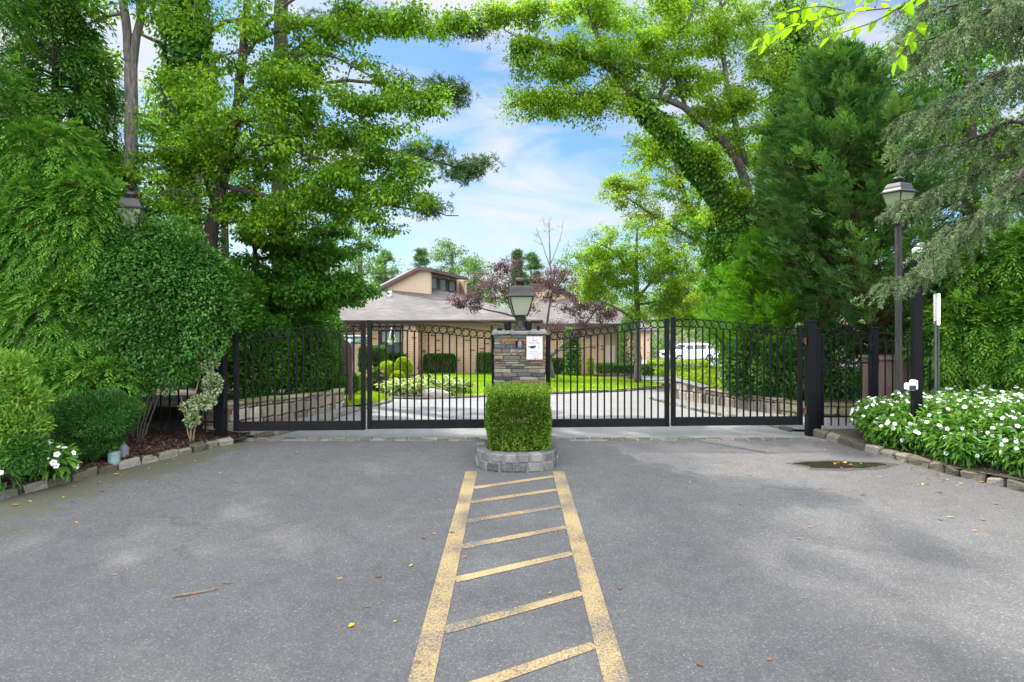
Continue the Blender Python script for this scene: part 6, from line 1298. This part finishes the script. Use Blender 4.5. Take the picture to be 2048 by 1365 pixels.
it = [(*G(1500, 15), 0.4), Q(1500, 600, 15, 0.33), Q(1495, 480, 15, 0.3), Q(1440, 400, 14.7, 0.19), Q(1370, 300, 14.2, 0.15), Q(1300, 230, 13.8, 0.12), Q(1262, 190, 13.5, 0.1), Q(1215, 120, 13.2, 0.1), Q(1130, 100, 12.9, 0.07), Q(1060, 75, 12.6, 0.035)]
up = [Q(1500, 560, 15, 0.24), Q(1535, 400, 15.4, 0.2), Q(1570, 200, 15.6, 0.18), Q(1580, 0, 15.8, 0.15), (7.6, 15.9, 12.5, 0.06)]
tree('ivy_maple', 'big leaning ivy-wrapped maple arching its bright crown over the footgate side of the drive', 'tree', G(1500, 15), it,
     [up, [Q(1500, 470, 15, 0.13), Q(1490, 340, 15, 0.12), Q(1440, 275, 14.6, 0.1), Q(1370, 215, 14.2, 0.085), Q(1320, 190, 14, 0.065), Q(1240, 200, 13.7, 0.03)], [Q(1490, 330, 15, 0.09), Q(1465, 220, 14.9, 0.07), Q(1440, 90, 14.8, 0.05), Q(1440, -60, 14.7, 0.03)], [Q(1320, 190, 14, 0.06), Q(1360, 90, 13.8, 0.05), Q(1400, -20, 13.6, 0.03)], [Q(1215, 120, 13.2, 0.06), Q(1180, 30, 13, 0.04), Q(1140, -60, 12.9, 0.02)], [Q(1262, 190, 13.5, 0.06), Q(1180, 190, 13.2, 0.035), Q(1090, 180, 12.9, 0.02), Q(1020, 210, 12.7, 0.01)], [Q(1130, 100, 12.9, 0.04), Q(1060, 95, 12.7, 0.025), Q(1010, 60, 12.5, 0.012)], [Q(1370, 215, 14.2, 0.05), Q(1350, 130, 14, 0.035), Q(1270, 60, 13.6, 0.02)]],
     [E(1150, 120, 13, 0.75, 0.8, 0.6, 34), E(1060, 110, 12.7, 0.5, 0.6, 0.5, 18), E(1050, 200, 12.8, 0.42, 0.45, 0.38, 12), E(1110, 215, 12.9, 0.5, 0.45, 0.35, 14), E(1200, 210, 13.3, 0.8, 0.7, 0.45, 28), E(1260, 120, 13.4, 0.9, 0.8, 0.7, 40), E(1340, 60, 13.8, 0.9, 0.8, 0.8, 32), E(1360, 170, 14.2, 0.9, 0.8, 0.55, 28), E(1450, 60, 14.6, 0.9, 0.8, 0.9, 28), E(1450, 190, 14.8, 0.7, 0.7, 0.8, 22), E(1520, 150, 15.2, 0.8, 0.8, 1.4, 32), E(1180, 20, 12.9, 0.9, 0.8, 0.5, 26), E(1000, 30, 12.5, 0.45, 0.5, 0.25, 10), E(1060, 20, 12.6, 0.5, 0.5, 0.3, 12), (4.5, 14.6, 9.4, 3.2, 2.4, 1.2, 90), E(1620, 90, 16, 1.2, 1.0, 1.3, 40), E(1520, 330, 15.4, 0.6, 0.6, 1.0, 20), E(1300, 300, 14.0, 0.6, 0.6, 0.35, 12), E(1440, 330, 15.2, 0.9, 0.8, 0.9, 26), E(1580, 420, 15.6, 0.6, 0.6, 0.8, 18), E(1395, 320, 14.3, 0.6, 0.5, 0.4, 14), E(1335, 262, 14.0, 0.5, 0.5, 0.35, 10), E(1455, 415, 14.8, 0.6, 0.5, 0.6, 18), E(1470, 250, 15.0, 0.7, 0.6, 0.7, 20), E(1410, 250, 14.6, 0.6, 0.6, 0.4, 14)],
     m_greybark, l_locust, 0.08, 175, 0.36, 0.6, droop=0.4, flat=0.5, tint=0.5, odd=0.006, twig=0.007, ivy=[(it[1:7], 8000, 0.14, 0.095), (up[:4], 6000, 0.28, 0.11)])
tree('ivy_column_tree', 'upright tree wholly sheathed in ivy beyond the laurel shrubs', 'tree', G(1495, 17), [(*G(1495, 17), 0.3), Q(1490, 600, 17, 0.26), Q(1450, 430, 17, 0.2), Q(1430, 330, 17, 0.08)], [], [E(1430, 420, 17, 0.8, 0.7, 1.0, 30), E(1440, 560, 17, 0.65, 0.6, 1.4, 40), E(1470, 650, 16.5, 0.6, 0.5, 0.7, 20)], m_greybark, l_bright, 0.09, 120, 0.35, tint=0.45, ivy=[([(*G(1495, 17), 0.3), Q(1490, 600, 17, 0.26), Q(1450, 430, 17, 0.2)], 7500, 0.6, 0.11)])
tree('yellow_green_tree', 'pale yellow-green tree catching the light behind the leaning ivy limb', 'tree', G(1462, 23), [(*G(1462, 23), 0.22), Q(1430, 560, 23, 0.17), Q(1370, 400, 23, 0.1), Q(1340, 280, 23, 0.04)],
     [[Q(1405, 490, 23, 0.08), Q(1290, 420, 22.6, 0.05), Q(1230, 380, 22.3, 0.02)], [Q(1390, 440, 23, 0.08), Q(1410, 350, 22.6, 0.05), Q(1430, 300, 22.5, 0.02)]],
     [E(1330, 330, 23, 1.7, 1.3, 1.3, 60), E(1260, 390, 22.6, 1.2, 1.0, 0.9, 36), E(1400, 370, 22.8, 1.3, 1.0, 1.2, 40), E(1230, 365, 22.4, 0.5, 0.5, 0.35, 9), E(1350, 440, 22.8, 1.9, 1.0, 1.0, 56), E(1440, 470, 22.8, 1.2, 0.9, 1.6, 46), E(1440, 330, 22.8, 1.3, 1.0, 1.3, 40), E(1410, 570, 22.6, 1.0, 0.8, 1.2, 30)], m_greybark, l_yellow, 0.1, 110, 0.38, tint=0.5)
tree('lawn_tree', 'green shade tree with slim grey trunk rising from the far corner of the lawn', 'tree', G(1276, 19.7), [(*G(1276, 19.7), 0.12), Q(1276, 700, 19.7, 0.1), Q(1275, 630, 19.7, 0.095), Q(1272, 540, 19.7, 0.075), Q(1275, 460, 19.7, 0.03)],
     [[Q(1275, 650, 19.7, 0.05), Q(1250, 625, 19.5, 0.045), Q(1200, 600, 19.2, 0.025), Q(1160, 595, 19, 0.012)], [Q(1274, 600, 19.7, 0.05), Q(1320, 540, 19.5, 0.035), Q(1370, 520, 19.3, 0.015)], [Q(1272, 560, 19.7, 0.045), Q(1230, 500, 19.5, 0.03), Q(1180, 480, 19.3, 0.012)], [Q(1275, 610, 19.7, 0.045), Q(1330, 600, 19.4, 0.025), Q(1390, 610, 19.2, 0.012)]],
     [E(1270, 500, 19.6, 1.6, 1.3, 1.1, 84), E(1195, 525, 19.3, 0.8, 0.8, 0.9, 42), E(1340, 540, 19.4, 0.9, 0.8, 0.9, 34), E(1180, 580, 19.1, 0.45, 0.5, 0.4, 10), E(1360, 610, 19.3, 0.8, 0.7, 0.6, 24), E(1250, 580, 19.4, 0.9, 0.7, 0.5, 24), E(1300, 620, 19.3, 0.7, 0.6, 0.35, 14)], m_greybark, l_locust, 0.085, 120, 0.3, tint=0.6)
bush('arborvitae_column', 'narrow green column shrub between the house corner and the lawn tree', 'shrub', G(1255, 25), [(*P(1257, 690, 25), 0.42, 0.42, 1.25)], l_arb, 0.09, 7000, 0.35, tint=0.6, shell=0.3, stems=stems(G(1255, 25), 3, 0.1, 1.0))
tree('purple_beech', 'small purple-leaved tree glimpsed behind the lawn tree', 'tree', G(1345, 27), [(*G(1345, 27), 0.12), Q(1345, 620, 27, 0.09), Q(1342, 520, 27, 0.04)], [], [E(1340, 520, 27, 0.9, 0.8, 1.2, 34), E(1355, 590, 27, 0.8, 0.7, 0.8, 20)], m_bark, l_plum, 0.1, 90, 0.36, tint=0.3)
tree('shade_tree', 'round-headed green tree above the white parked cars', 'tree', G(1475, 31), [(*G(1475, 31), 0.2), Q(1475, 640, 31, 0.16), Q(1440, 560, 31, 0.08)], [], [E(1390, 600, 31, 2.2, 1.6, 1.6, 60), E(1460, 610, 31, 2.0, 1.5, 1.5, 50), E(1350, 640, 30, 0.9, 0.8, 0.6, 22), E(1420, 640, 30, 1.5, 0.8, 0.5, 26)], m_greybark, l_maple, 0.11, 110, 0.45, tint=0.55)

# ground cover on the raised bed, low hedges, topiary
p = []; n = 26000
xy = np.column_stack([rng.uniform(3.9, 8.2, n), rng.uniform(12.4, 20, n)]); ok = (xy[:, 0] > 3.95 + 0.13 * np.abs(xy[:, 1] - 14.2)) & (xy[:, 0] > 4.3 - (xy[:, 1] - 12.9) * 0.25); xy = xy[ok]
z = np.array([bankR(*q) for q in xy]) + rng.random(len(xy)) * 0.3 * (0.6 + 0.4 * np.sin(xy[:, 0] * 3) * np.sin(xy[:, 1] * 2.3))
ls = LS(); k = len(xy); ls.quad(np.column_stack([xy, z]), unit(rdir(k) + np.array((0, -0.2, 0.2))), unit(rdir(k) * 0.6 + np.array((0, 0, 1.0))), rng.uniform(0.05, 0.1, k), 0.05, np.clip(0.5 + rng.normal(0, 0.2, k), 0, 0.92))
o = ls.build('ground_cover', l_yellow); tag(o, 'bright yellow-green ground cover spilling over the upright-stone wall', 'ground cover', None, 'stuff')
def clipped(label, px0, px1, py0, py1, Y, dy, n, lm=None, size=0.07, tint=0.45, base=None):
    a, b = P(px0, py0, Y), P(px1, py1, Y); c = (a + b) / 2; c[1] = Y + dy; bz = b[2] if base is None else base
    return bush('clipped_hedge', label, 'hedge', (c[0], c[1], bz), [(c[0], c[1], (a[2] + bz) / 2, (b[0] - a[0]) / 2, dy, (a[2] - bz) / 2)], lm or l_trim, size, n, 0.6, box=0.12, shell=0.16, lamp=0.05, tint=tint, up=0.8, stems=stems((c[0], c[1], bz), 4, 0.15, (a[2] - bz) * 0.8))
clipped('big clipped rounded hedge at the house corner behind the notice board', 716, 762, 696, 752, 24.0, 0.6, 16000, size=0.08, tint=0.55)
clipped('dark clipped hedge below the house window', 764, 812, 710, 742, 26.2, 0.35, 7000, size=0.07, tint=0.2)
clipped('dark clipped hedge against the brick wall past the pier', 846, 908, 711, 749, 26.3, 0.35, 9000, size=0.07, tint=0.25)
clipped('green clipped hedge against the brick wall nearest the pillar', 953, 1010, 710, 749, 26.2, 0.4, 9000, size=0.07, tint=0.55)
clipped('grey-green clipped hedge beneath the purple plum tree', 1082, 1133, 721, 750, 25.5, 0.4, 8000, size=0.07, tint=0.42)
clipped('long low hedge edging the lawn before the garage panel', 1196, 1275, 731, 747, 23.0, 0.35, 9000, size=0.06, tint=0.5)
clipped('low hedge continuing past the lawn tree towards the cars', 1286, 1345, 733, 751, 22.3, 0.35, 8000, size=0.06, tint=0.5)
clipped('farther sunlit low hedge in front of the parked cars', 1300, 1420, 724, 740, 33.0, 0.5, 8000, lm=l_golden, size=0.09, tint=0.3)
def ball(label, px, py, Y, r, lm, n=5000, rz=None):
    c = P(px, py, Y); rz = rz or r; c[2] = max(c[2], float(GZ(Y)) + rz * 0.8)
    bush('topiary_ball', label, 'shrub', (c[0], c[1], float(GZ(Y))), [(*c, r, r, rz)], lm, 0.055, n, 0.6, shell=0.15, lamp=0.06, tint=0.5, up=0.8, group='clipped golden shrubs in the island bed', stems=stems((c[0], c[1], float(GZ(Y))), 3, 0.1, rz))
ball('tall egg-shaped golden shrub in front of the brick pier', 807, 738, 19.5, 0.27, l_golden, 6000, 0.36)
ball('rounded golden shrub below the hanging basket', 775, 742, 20.5, 0.32, l_golden, 5000, 0.3)
ball('golden shrub beside the tall egg-shaped one', 795, 757, 18.6, 0.2, l_golden, 3000, 0.2)
ball('clipped globe beside the outer gate section, green below and gold on top', 722, 770, 15.8, 0.22, l_golden, 5000, 0.28)
ball('small golden shrub at the end of the rubble wall', 664, 758, 14.6, 0.2, l_golden, 3000, 0.2)
bush('green_shrub', 'loose green shrub under the brown notice board', 'shrub', G(697, 15), [(*P(697, 768, 15), 0.24, 0.24, 0.3)], l_trim, 0.06, 3500, 0.6, tint=0.55, stems=stems(G(697, 15), 4, 0.1, 0.3))
bush('rose_bush', 'rose bush with pink blooms at the edge of the island bed', 'shrub', G(748, 16.4), [(*P(748, 762, 16.4), 0.3, 0.3, 0.33)], l_trim, 0.06, 3200, 0.5, tint=0.5, shell=0.5, stems=stems(G(748, 16.4), 6, 0.2, 0.5))
rb = [o for o in bpy.data.objects if o.name.startswith('rose_bush')][0]
ls = LS(); cs = ell(P(748, 752, 16.35), (0.3, 0.25, 0.28), 26, 0.2); cloud(ls, cs, 0.035, 12, 0.04, 0.9, tint=0.5, up=0.3); ls.build('blossom', l_pink, rb)
bush('yellow_flower_shrub', 'small yellow flowering shrub by the brick house wing', 'shrub', G(1181, 25.6), [(*P(1181, 733, 25.6), 0.16, 0.16, 0.4)], l_golden, 0.06, 1600, 0.6, tint=0.7, stems=stems(G(1181, 25.6), 3, 0.08, 0.3))
# hostas
hp = [(776, 776, 15.4), (800, 782, 15.0), (830, 783, 14.9), (790, 768, 16.2), (820, 770, 16.0), (852, 772, 15.9), (880, 782, 15.1), (905, 780, 15.3), (850, 764, 16.8), (880, 768, 16.4), (910, 772, 16.0), (838, 758, 17.6), (870, 760, 17.4), (900, 764, 17.0), (922, 778, 15.5)]
def hosta_mesh():
    g = LS(); e = LS(); n = 46; a = rng.random(n) * 6.28; el = rng.uniform(0.15, 1.1, n); o = np.stack([np.cos(a) * np.cos(el), np.sin(a) * np.cos(el), np.sin(el)], 1)
    p = o * np.array((0.2, 0.2, 0.22)) + np.array((0, 0, 0.03)); D = unit(o * np.array((1, 1, 0.35)) + rng.normal(0, 0.15, (n, 3))); N = unit(np.array((0, 0, 1.0)) + o * 0.4 + rng.normal(0, 0.2, (n, 3))); s_ = rng.uniform(0.17, 0.27, n); T = np.clip(0.5 + rng.normal(0, 0.2, n), 0, 0.92)
    e.blade(p, D, N, s_, s_ * 0.6, T, droop=0.35); g.blade(p + N * 0.005 + D * 0.006, D, N, s_ * 0.9, s_ * 0.38, T, droop=0.35); return g, e
hl = ['front row hosta nearest the pale boulder', 'hosta']
proto = None
for k, (px, py, Y) in enumerate(hp):
    b = G(px, Y, 0.04)
    if proto is None or k < 4:
        t = thing('hosta', 'white-edged hosta clump in the island bed at the road curve', 'hosta', b, 'hostas in the island bed'); g, e = hosta_mesh()
        for L_, mt_, nm in ((g, l_hosta, 'leaf_blade'), (e, l_hostaedge, 'leaf_margin')):
            for q in L_.q: q += b
            L_.build(nm, mt_, t)
        proto = (proto or []) + [t]
    else:
        s = proto[k % 4]; t = s.copy(); COL.objects.link(t); t.location = tuple(b); t.rotation_euler = (0, 0, rng.random() * 6.28); sc = rng.uniform(0.85, 1.15); t.scale = (sc, sc, sc)
        for ch in list(s.children): c2 = ch.copy(); COL.objects.link(c2); c2.parent = t
# ---- beyond
tree('purple_plum', 'purple-leaved plum tree with pale crooked branches before the house', 'tree', G(1100, 22.5), [(*G(1105, 22.5), 0.13), Q(1100, 720, 22.5, 0.12), Q(1085, 690, 22.5, 0.09), Q(1050, 640, 22.3, 0.06), Q(1010, 590, 22, 0.03)],
     [[Q(1098, 715, 22.5, 0.08), Q(1130, 690, 22.4, 0.06), Q(1170, 650, 22.2, 0.035), Q(1200, 610, 22, 0.015)], [Q(1085, 690, 22.5, 0.06), Q(1095, 640, 22.4, 0.045), Q(1105, 580, 22.3, 0.025), Q(1110, 530, 22.2, 0.012)], [Q(1050, 640, 22.3, 0.045), Q(980, 620, 22, 0.03), Q(920, 610, 21.8, 0.012), Q(885, 618, 21.6, 0.006)], [Q(1060, 655, 22.3, 0.04), Q(1000, 650, 22, 0.025), Q(940, 640, 21.9, 0.01)], [Q(1040, 625, 22.2, 0.04), Q(1030, 570, 22.1, 0.02), Q(1000, 530, 22, 0.01)], [Q(1110, 700, 22.4, 0.045), Q(1160, 700, 22.2, 0.025), Q(1200, 690, 22, 0.01)]],
     [E(990, 570, 22, 1.0, 0.8, 0.75, 60), E(930, 605, 21.8, 0.8, 0.6, 0.35, 34), E(1100, 575, 22.2, 0.9, 0.7, 0.8, 44), E(1170, 610, 22.1, 1.0, 0.7, 0.65, 54), E(1050, 600, 22.1, 0.8, 0.6, 0.7, 30), E(1210, 630, 22, 0.5, 0.5, 0.35, 20), E(1140, 655, 22.2, 0.9, 0.6, 0.45, 28), E(1010, 530, 22, 0.5, 0.5, 0.4, 14), E(1135, 560, 22, 0.5, 0.5, 0.5, 14)], m_greybark, l_plum, 0.075, 62, 0.26, tint=0.5, flat=0.7)
sh = [(*G(1145, 24.5), 0.16), Q(1145, 700, 24.5, 0.15), Q(1145, 655, 24.5, 0.1)]
tree('ivy_stump', 'short ivy-covered trunk standing by the house wing', 'tree', G(1145, 24.5), sh, [], [], m_bark, l_ivy, ivy=[(sh, 2600, 0.2, 0.1)])
tree('bare_tree', 'leafless thin-branched tree against the sky beyond the roofs', 'tree', G(1100, 46), [(*G(1103, 46), 0.2), Q(1103, 580, 46, 0.1), Q(1100, 520, 46, 0.06), Q(1098, 440, 46, 0.02)],
     [[Q(1102, 540, 46, 0.045), Q(1085, 490, 46, 0.025), Q(1072, 455, 46, 0.015)], [Q(1101, 530, 46, 0.04), Q(1120, 480, 46, 0.022), Q(1128, 440, 46, 0.012)], [Q(1101, 560, 46, 0.05), Q(1130, 520, 46, 0.025), Q(1145, 490, 46, 0.01)], [Q(1085, 490, 46, 0.025), Q(1065, 480, 46, 0.01)]],
     [E(1095, 450, 46, 0.9, 0.6, 0.7, 16), E(1130, 490, 46, 0.5, 0.5, 0.7, 8), E(1072, 470, 46, 0.4, 0.4, 0.4, 6)], m_greybark, l_far, 0.09, 5, 0.3, twig=0.012)
def far_pine(label, px, py_top, Y, r_, n=110, tint=0.5, lm=None):
    h = P(px, py_top, Y)[2] - float(GZ(Y)); b = G(px, Y); t = thing('pine_tree', label, 'conifer', b); mb = MB(); ls = LS(); mb.tube([b, b + (0, 0, h)], [0.22, 0.02], 6); cc = []
    for _ in range(n):
        u = rng.uniform(0.2, 1); a = rng.random() * 6.28; L_ = (r_ * (1.04 - u) ** 0.75 + 0.12) * rng.uniform(0.6, 1.1); p0 = b + (0, 0, h * u); e = p0 + np.array((math.cos(a), math.sin(a), 0.12)) * L_; mb.tube([p0, e], [0.03, 0.008], 4, cap=False); cc.append(p0 + (e - p0) * rng.uniform(0.3, 1.05, (7, 1)))
    tufts(ls, np.concatenate(cc), 5, 0.3, tint, 0.22)
    mb.build('trunk', m_bark, t); ls.build('crown', lm or l_pine, t)
far_pine('blue-green pine showing above the pillar lantern', 1062, 500, 50, 2.6)
far_pine('narrow dark pine top just over the pillar lantern', 1034, 505, 44, 0.9, 90, 0.35)
far_pine('hazy pine on the tower side of the roof', 842, 500, 56, 3.2)
far_pine('dark pine rising behind the hip roof', 770, 505, 52, 3.0, tint=0.35)
for px, py, Y, rx, rz, lb in ((905, 520, 48, 2.0, 1.8, 'airy pale green tree beside the clerestory tower'), (950, 555, 44, 1.6, 1.6, 'green tree between the tower and the plum'), (720, 480, 40, 3.2, 2.8, 'sunlit broad tree behind the tower roof'), (620, 520, 38, 3.4, 3.4, 'leafy tree behind the understory dogwood'), (1180, 520, 46, 2.6, 2.2, 'bright tree beyond the house wing')):
    c = P(px, py, Y); tree('far_tree', lb, 'tree', G(px, Y), [(*G(px, Y), 0.25), (c[0], Y, c[2] - rz * 0.4, 0.15), (c[0], Y, c[2] + rz * 0.4, 0.05)], [], [(*c, rx, rx * 0.8, rz, 46), (c[0], Y, c[2] - rz * 0.9, rx * 0.9, rx * 0.7, rz * 0.7, 24)], m_greybark, l_far, 0.16, 80, 0.6, tint=0.5)
for px, py, Y, rx, rz, n, lm, lb in ((450, 350, 24, 3.0, 4.0, 90, l_maple, 'tall leafy tree far behind the leaning maple trunk'), (230, 380, 20, 3.0, 3.6, 80, l_under, 'leafy tree behind the twin trunk tree'), (60, 300, 18, 2.6, 3.6, 70, l_under, 'dark tree behind the hemlock'), (1640, 260, 20, 3.2, 4.0, 90, l_maple, 'leafy tree behind the dark cypress'), (1850, 260, 16, 2.6, 3.4, 80, l_ivy, 'dark leafy tree behind the spruce branches'), (1940, 120, 13.5, 1.9, 1.8, 60, l_under, 'dim leafy tree seen through the highest spruce boughs'), (1990, 360, 13, 1.7, 2.0, 60, l_maple, 'leafy tree filling the gaps between spruce boughs'), (1580, 480, 22, 2.6, 2.6, 70, l_under, 'dark tree in the gap behind the bright cypress')):
    c = P(px, py, Y); tree('backdrop_tree', lb, 'tree', G(px, Y), [(*G(px, Y), 0.2), (c[0], Y, c[2], 0.12), (c[0], Y, c[2] + rz * 0.7, 0.04)], [], [(*c, rx, rx * 0.7, rz, n)], m_bark, lm, 0.12, 110, 0.5, tint=0.45)
# far-off wood closing the horizon
ls = LS(); a = rng.uniform(-1.25, 1.25, 2600); rr = rng.uniform(74, 96, 2600); hh = 3.6 + 3.5 * np.clip(np.abs(a) * 1.9, 0, 1.6) + 1.2 * np.sin(a * 23) + 0.8 * np.sin(a * 51 + 1); c = np.stack([rr * np.sin(a), rr * np.cos(a), -5 + rng.random(2600) * (hh + 5)], 1)
cloud(ls, c, 1.3, 26, 0.5, 0.7, tint=0.5, flat=0.8); o = ls.build('far_wood', l_far); tag(o, 'far-off belt of trees closing the horizon beyond the houses', 'woodland', None, 'stuff')

# ---- litter on the ground
def chips(name, n, xf, zf, mat, L_=(0.02, 0.07), label=None, cat=None):
    xy = xf(n); k = len(xy); z = np.array([zf(*q) for q in xy]) + rng.uniform(0.002, 0.018, k); ls = LS(); ls.quad(np.column_stack([xy, z]), unit(rdir(k) * np.array((1, 1, 0.25))), unit(rdir(k) * 0.4 + np.array((0, 0, 1))), rng.uniform(*L_, k), rng.uniform(0.008, 0.018, k), rng.random(k) ** 2)
    o = ls.build(name, mat); tag(o, label, cat, None, 'stuff')
kx = lambda y: np.interp(y, [p[1] for p in KL], [p[0] for p in KL])
def fL(n): y = rng.uniform(5.4, 8.6, n); x = kx(y) - 0.08 - rng.random(n) ** 1.3 * 2.0; return np.column_stack([x, y])
chips('mulch_chips', 16000, fL, bedL, m_chip, label='loose red-brown bark mulch chips in the planting bed', cat='mulch')
def fG(n):
    a = np.column_stack([rng.uniform(3.4, 7, n), rng.uniform(9, 13.5, n)]); return a[(a[:, 0] > 3.42 + 0.19 * (14.2 - a[:, 1]) * 0.9) & (a[:, 0] < 4.9 + np.clip(10.5 - a[:, 1], 0, 3) * 1.5)]
chips('gravel_stones', 5000, fG, lambda x, y: gz(x, y) + 0.03, m_gravel, (0.015, 0.04), label='grey gravel strewn at the foot of the upright-stone wall', cat='gravel')

# fallen leaves: each one its own thing
def leaf_mesh(kind):
    n = 9; mb = MB(); a = np.linspace(0, 2 * math.pi, 11, endpoint=False)
    if kind == 0: pts = [(0.5 * math.cos(v) * (1 + 0.22 * math.cos(5 * v)), 0.42 * math.sin(v) * (1 + 0.22 * math.cos(5 * v))) for v in np.linspace(0, 2 * math.pi, 20, endpoint=False)]
    else: pts = [(0.5 * math.cos(v), (0.2 + 0.05 * kind) * math.sin(v)) for v in a]
    V = [(0, 0, 0.02)] + [(x, y, 0.02 + 0.16 * abs(y) + 0.12 * x * x * (1 if kind != 2 else -0.4)) for x, y in pts]; m = len(pts)
    me = bpy.data.meshes.new('fallen_leaf'); me.from_pydata(V, [], [[0, i + 1, (i + 1) % m + 1] for i in range(m)]); at = me.attributes.new('tint', 'FLOAT', 'FACE'); v0 = rng.uniform(0.2, 0.9); at.data.foreach_set('value', np.clip(v0 + rng.normal(0, 0.05, m), 0, 1).astype(np.float32)); return me
LM = {}
for nm, mt_ in (('tan', l_dead), ('yellow', l_fallyellow)):
    LM[nm] = [leaf_mesh((0, 0, 1, 0, 2, 1)[k]) for k in range(6)]
    for me in LM[nm]: me.materials.append(mt_)
def fallen(px, py, size, tone, label, group=None, z=0.004):
    Y = F * EYE / (py - HY); o = bpy.data.objects.new('fallen_leaf', LM[tone][rng.integers(0, 6)]); COL.objects.link(o); o.location = ((px - CX) * Y / F, Y, float(GZ(Y)) + z); o.scale = (size * 0.7,) * 3
    o.rotation_euler = (rng.normal(0, 0.12), rng.normal(0, 0.12), rng.random() * 6.28); tag(o, label, 'leaf', group)
g1, g2 = 'small dry tan leaves scattered on the asphalt', 'small yellow leaves scattered on the asphalt'
for (px, py, s_) in ((1600, 905, .06), (1650, 900, .05), (1700, 930, .07), (1380, 965, .05), (1790, 935, .06), (1850, 968, .07), (1725, 990, .06), (1900, 1035, .08), (1880, 1040, .06), (1240, 1178, .05), (1100, 1187, .06), (880, 1001, .06), (848, 1077, .06), (868, 1068, .05), (905, 1066, .06), (928, 1115, .06), (758, 1154, .06), (735, 1214, .04), (680, 1158, .055), (535, 1150, .03), (300, 1155, .03), (1185, 1118, .03), (1260, 1124, .03), (1500, 950, .06), (1600, 1078, .06), (1535, 906, .04), (152, 1046, .07), (230, 1150, .05), (1400, 1330, .05), (1540, 1320, .04), (1620, 1055, .05), (1990, 1008, .07), (1950, 1062, .06), (1965, 1040, .07), (1480, 1010, .04), (30, 1011, .09), (60, 1003, .07), (835, 1328, .05), (1880, 985, .07)): fallen(px, py, s_, 'tan', 'small dry tan leaf lying on the open asphalt', g1)
for (px, py, s_) in ((703, 1253, .055), (822, 1133, .045), (780, 1055, .03), (1845, 970, .06), (1963, 965, .08), (1700, 905, .05), (595, 905, .07), (232, 950, .08), (1690, 926, .07), (1670, 928, .06), (905, 1089, .035), (790, 1245, .03)): fallen(px, py, s_, 'yellow', 'small yellow leaf lying on the asphalt', g2, 0.008)
for _ in range(60):
    y = rng.uniform(6.2, 8.5); x = np.interp(y, [6.0, 6.63, 7.2, 7.94, 8.68], [5.16, 4.86, 4.66, 4.47, 4.31]) - 0.12 - rng.random() ** 2 * 0.9; fallen(CX + x * F / y, HY + EYE * F / y, rng.uniform(.03, .065), 'tan', 'dry tan leaf gathered along the flower bed kerb', 'dry leaves along the flower bed kerb')
for _ in range(40):
    y = rng.uniform(5.7, 8.1); x = kx(y) + 0.12 + rng.random() ** 2 * 1.3; fallen(CX + x * F / y, HY + EYE * F / y, rng.uniform(.025, .05), 'tan' if rng.random() < 0.7 else 'yellow', 'leaf scrap strewn beside the mulch bed kerb', 'leaf scraps along the mulch bed kerb')
for _ in range(36):
    y = rng.uniform(8.45, 9.2); x = rng.uniform(3.1, 4.25); fallen(CX + x * F / y, HY + EYE * F / y, rng.uniform(.03, .06), 'tan', 'brown leaf drifted beneath the hinge end of the gate', 'leaves drifted by the thick gate post', 0.02)
def twig(label, a, b, r0, seed):
    g = np.random.default_rng(seed); n = 9; t_ = np.linspace(0, 1, n)[:, None]; q = a + (b - a) * t_ + g.normal(0, 0.006, (n, 3)) * np.array((1, 1, 0.3)); q[:, 2] = GZ(q[:, 1]) + r0 + 0.002
    mb = MB(); mb.tube(q, np.linspace(r0, r0 * 0.4, n), 6); mb.tube([q[5], q[5] + (0.05, 0.03, 0.012)], [r0 * 0.4, r0 * 0.2], 4); tag(mb.build('twig', m_twig, org=q[0]), label, 'twig')
rd = lambda px, py: np.array(((px - CX) * F * EYE / (py - HY) / F, F * EYE / (py - HY), 0.0))
twig('longest dry twig lying on the open asphalt', rd(345, 1197), rd(448, 1178), 0.008, 1)
twig('short dry twig beside the longest one', rd(445, 1169), rd(468, 1167), 0.004, 2)
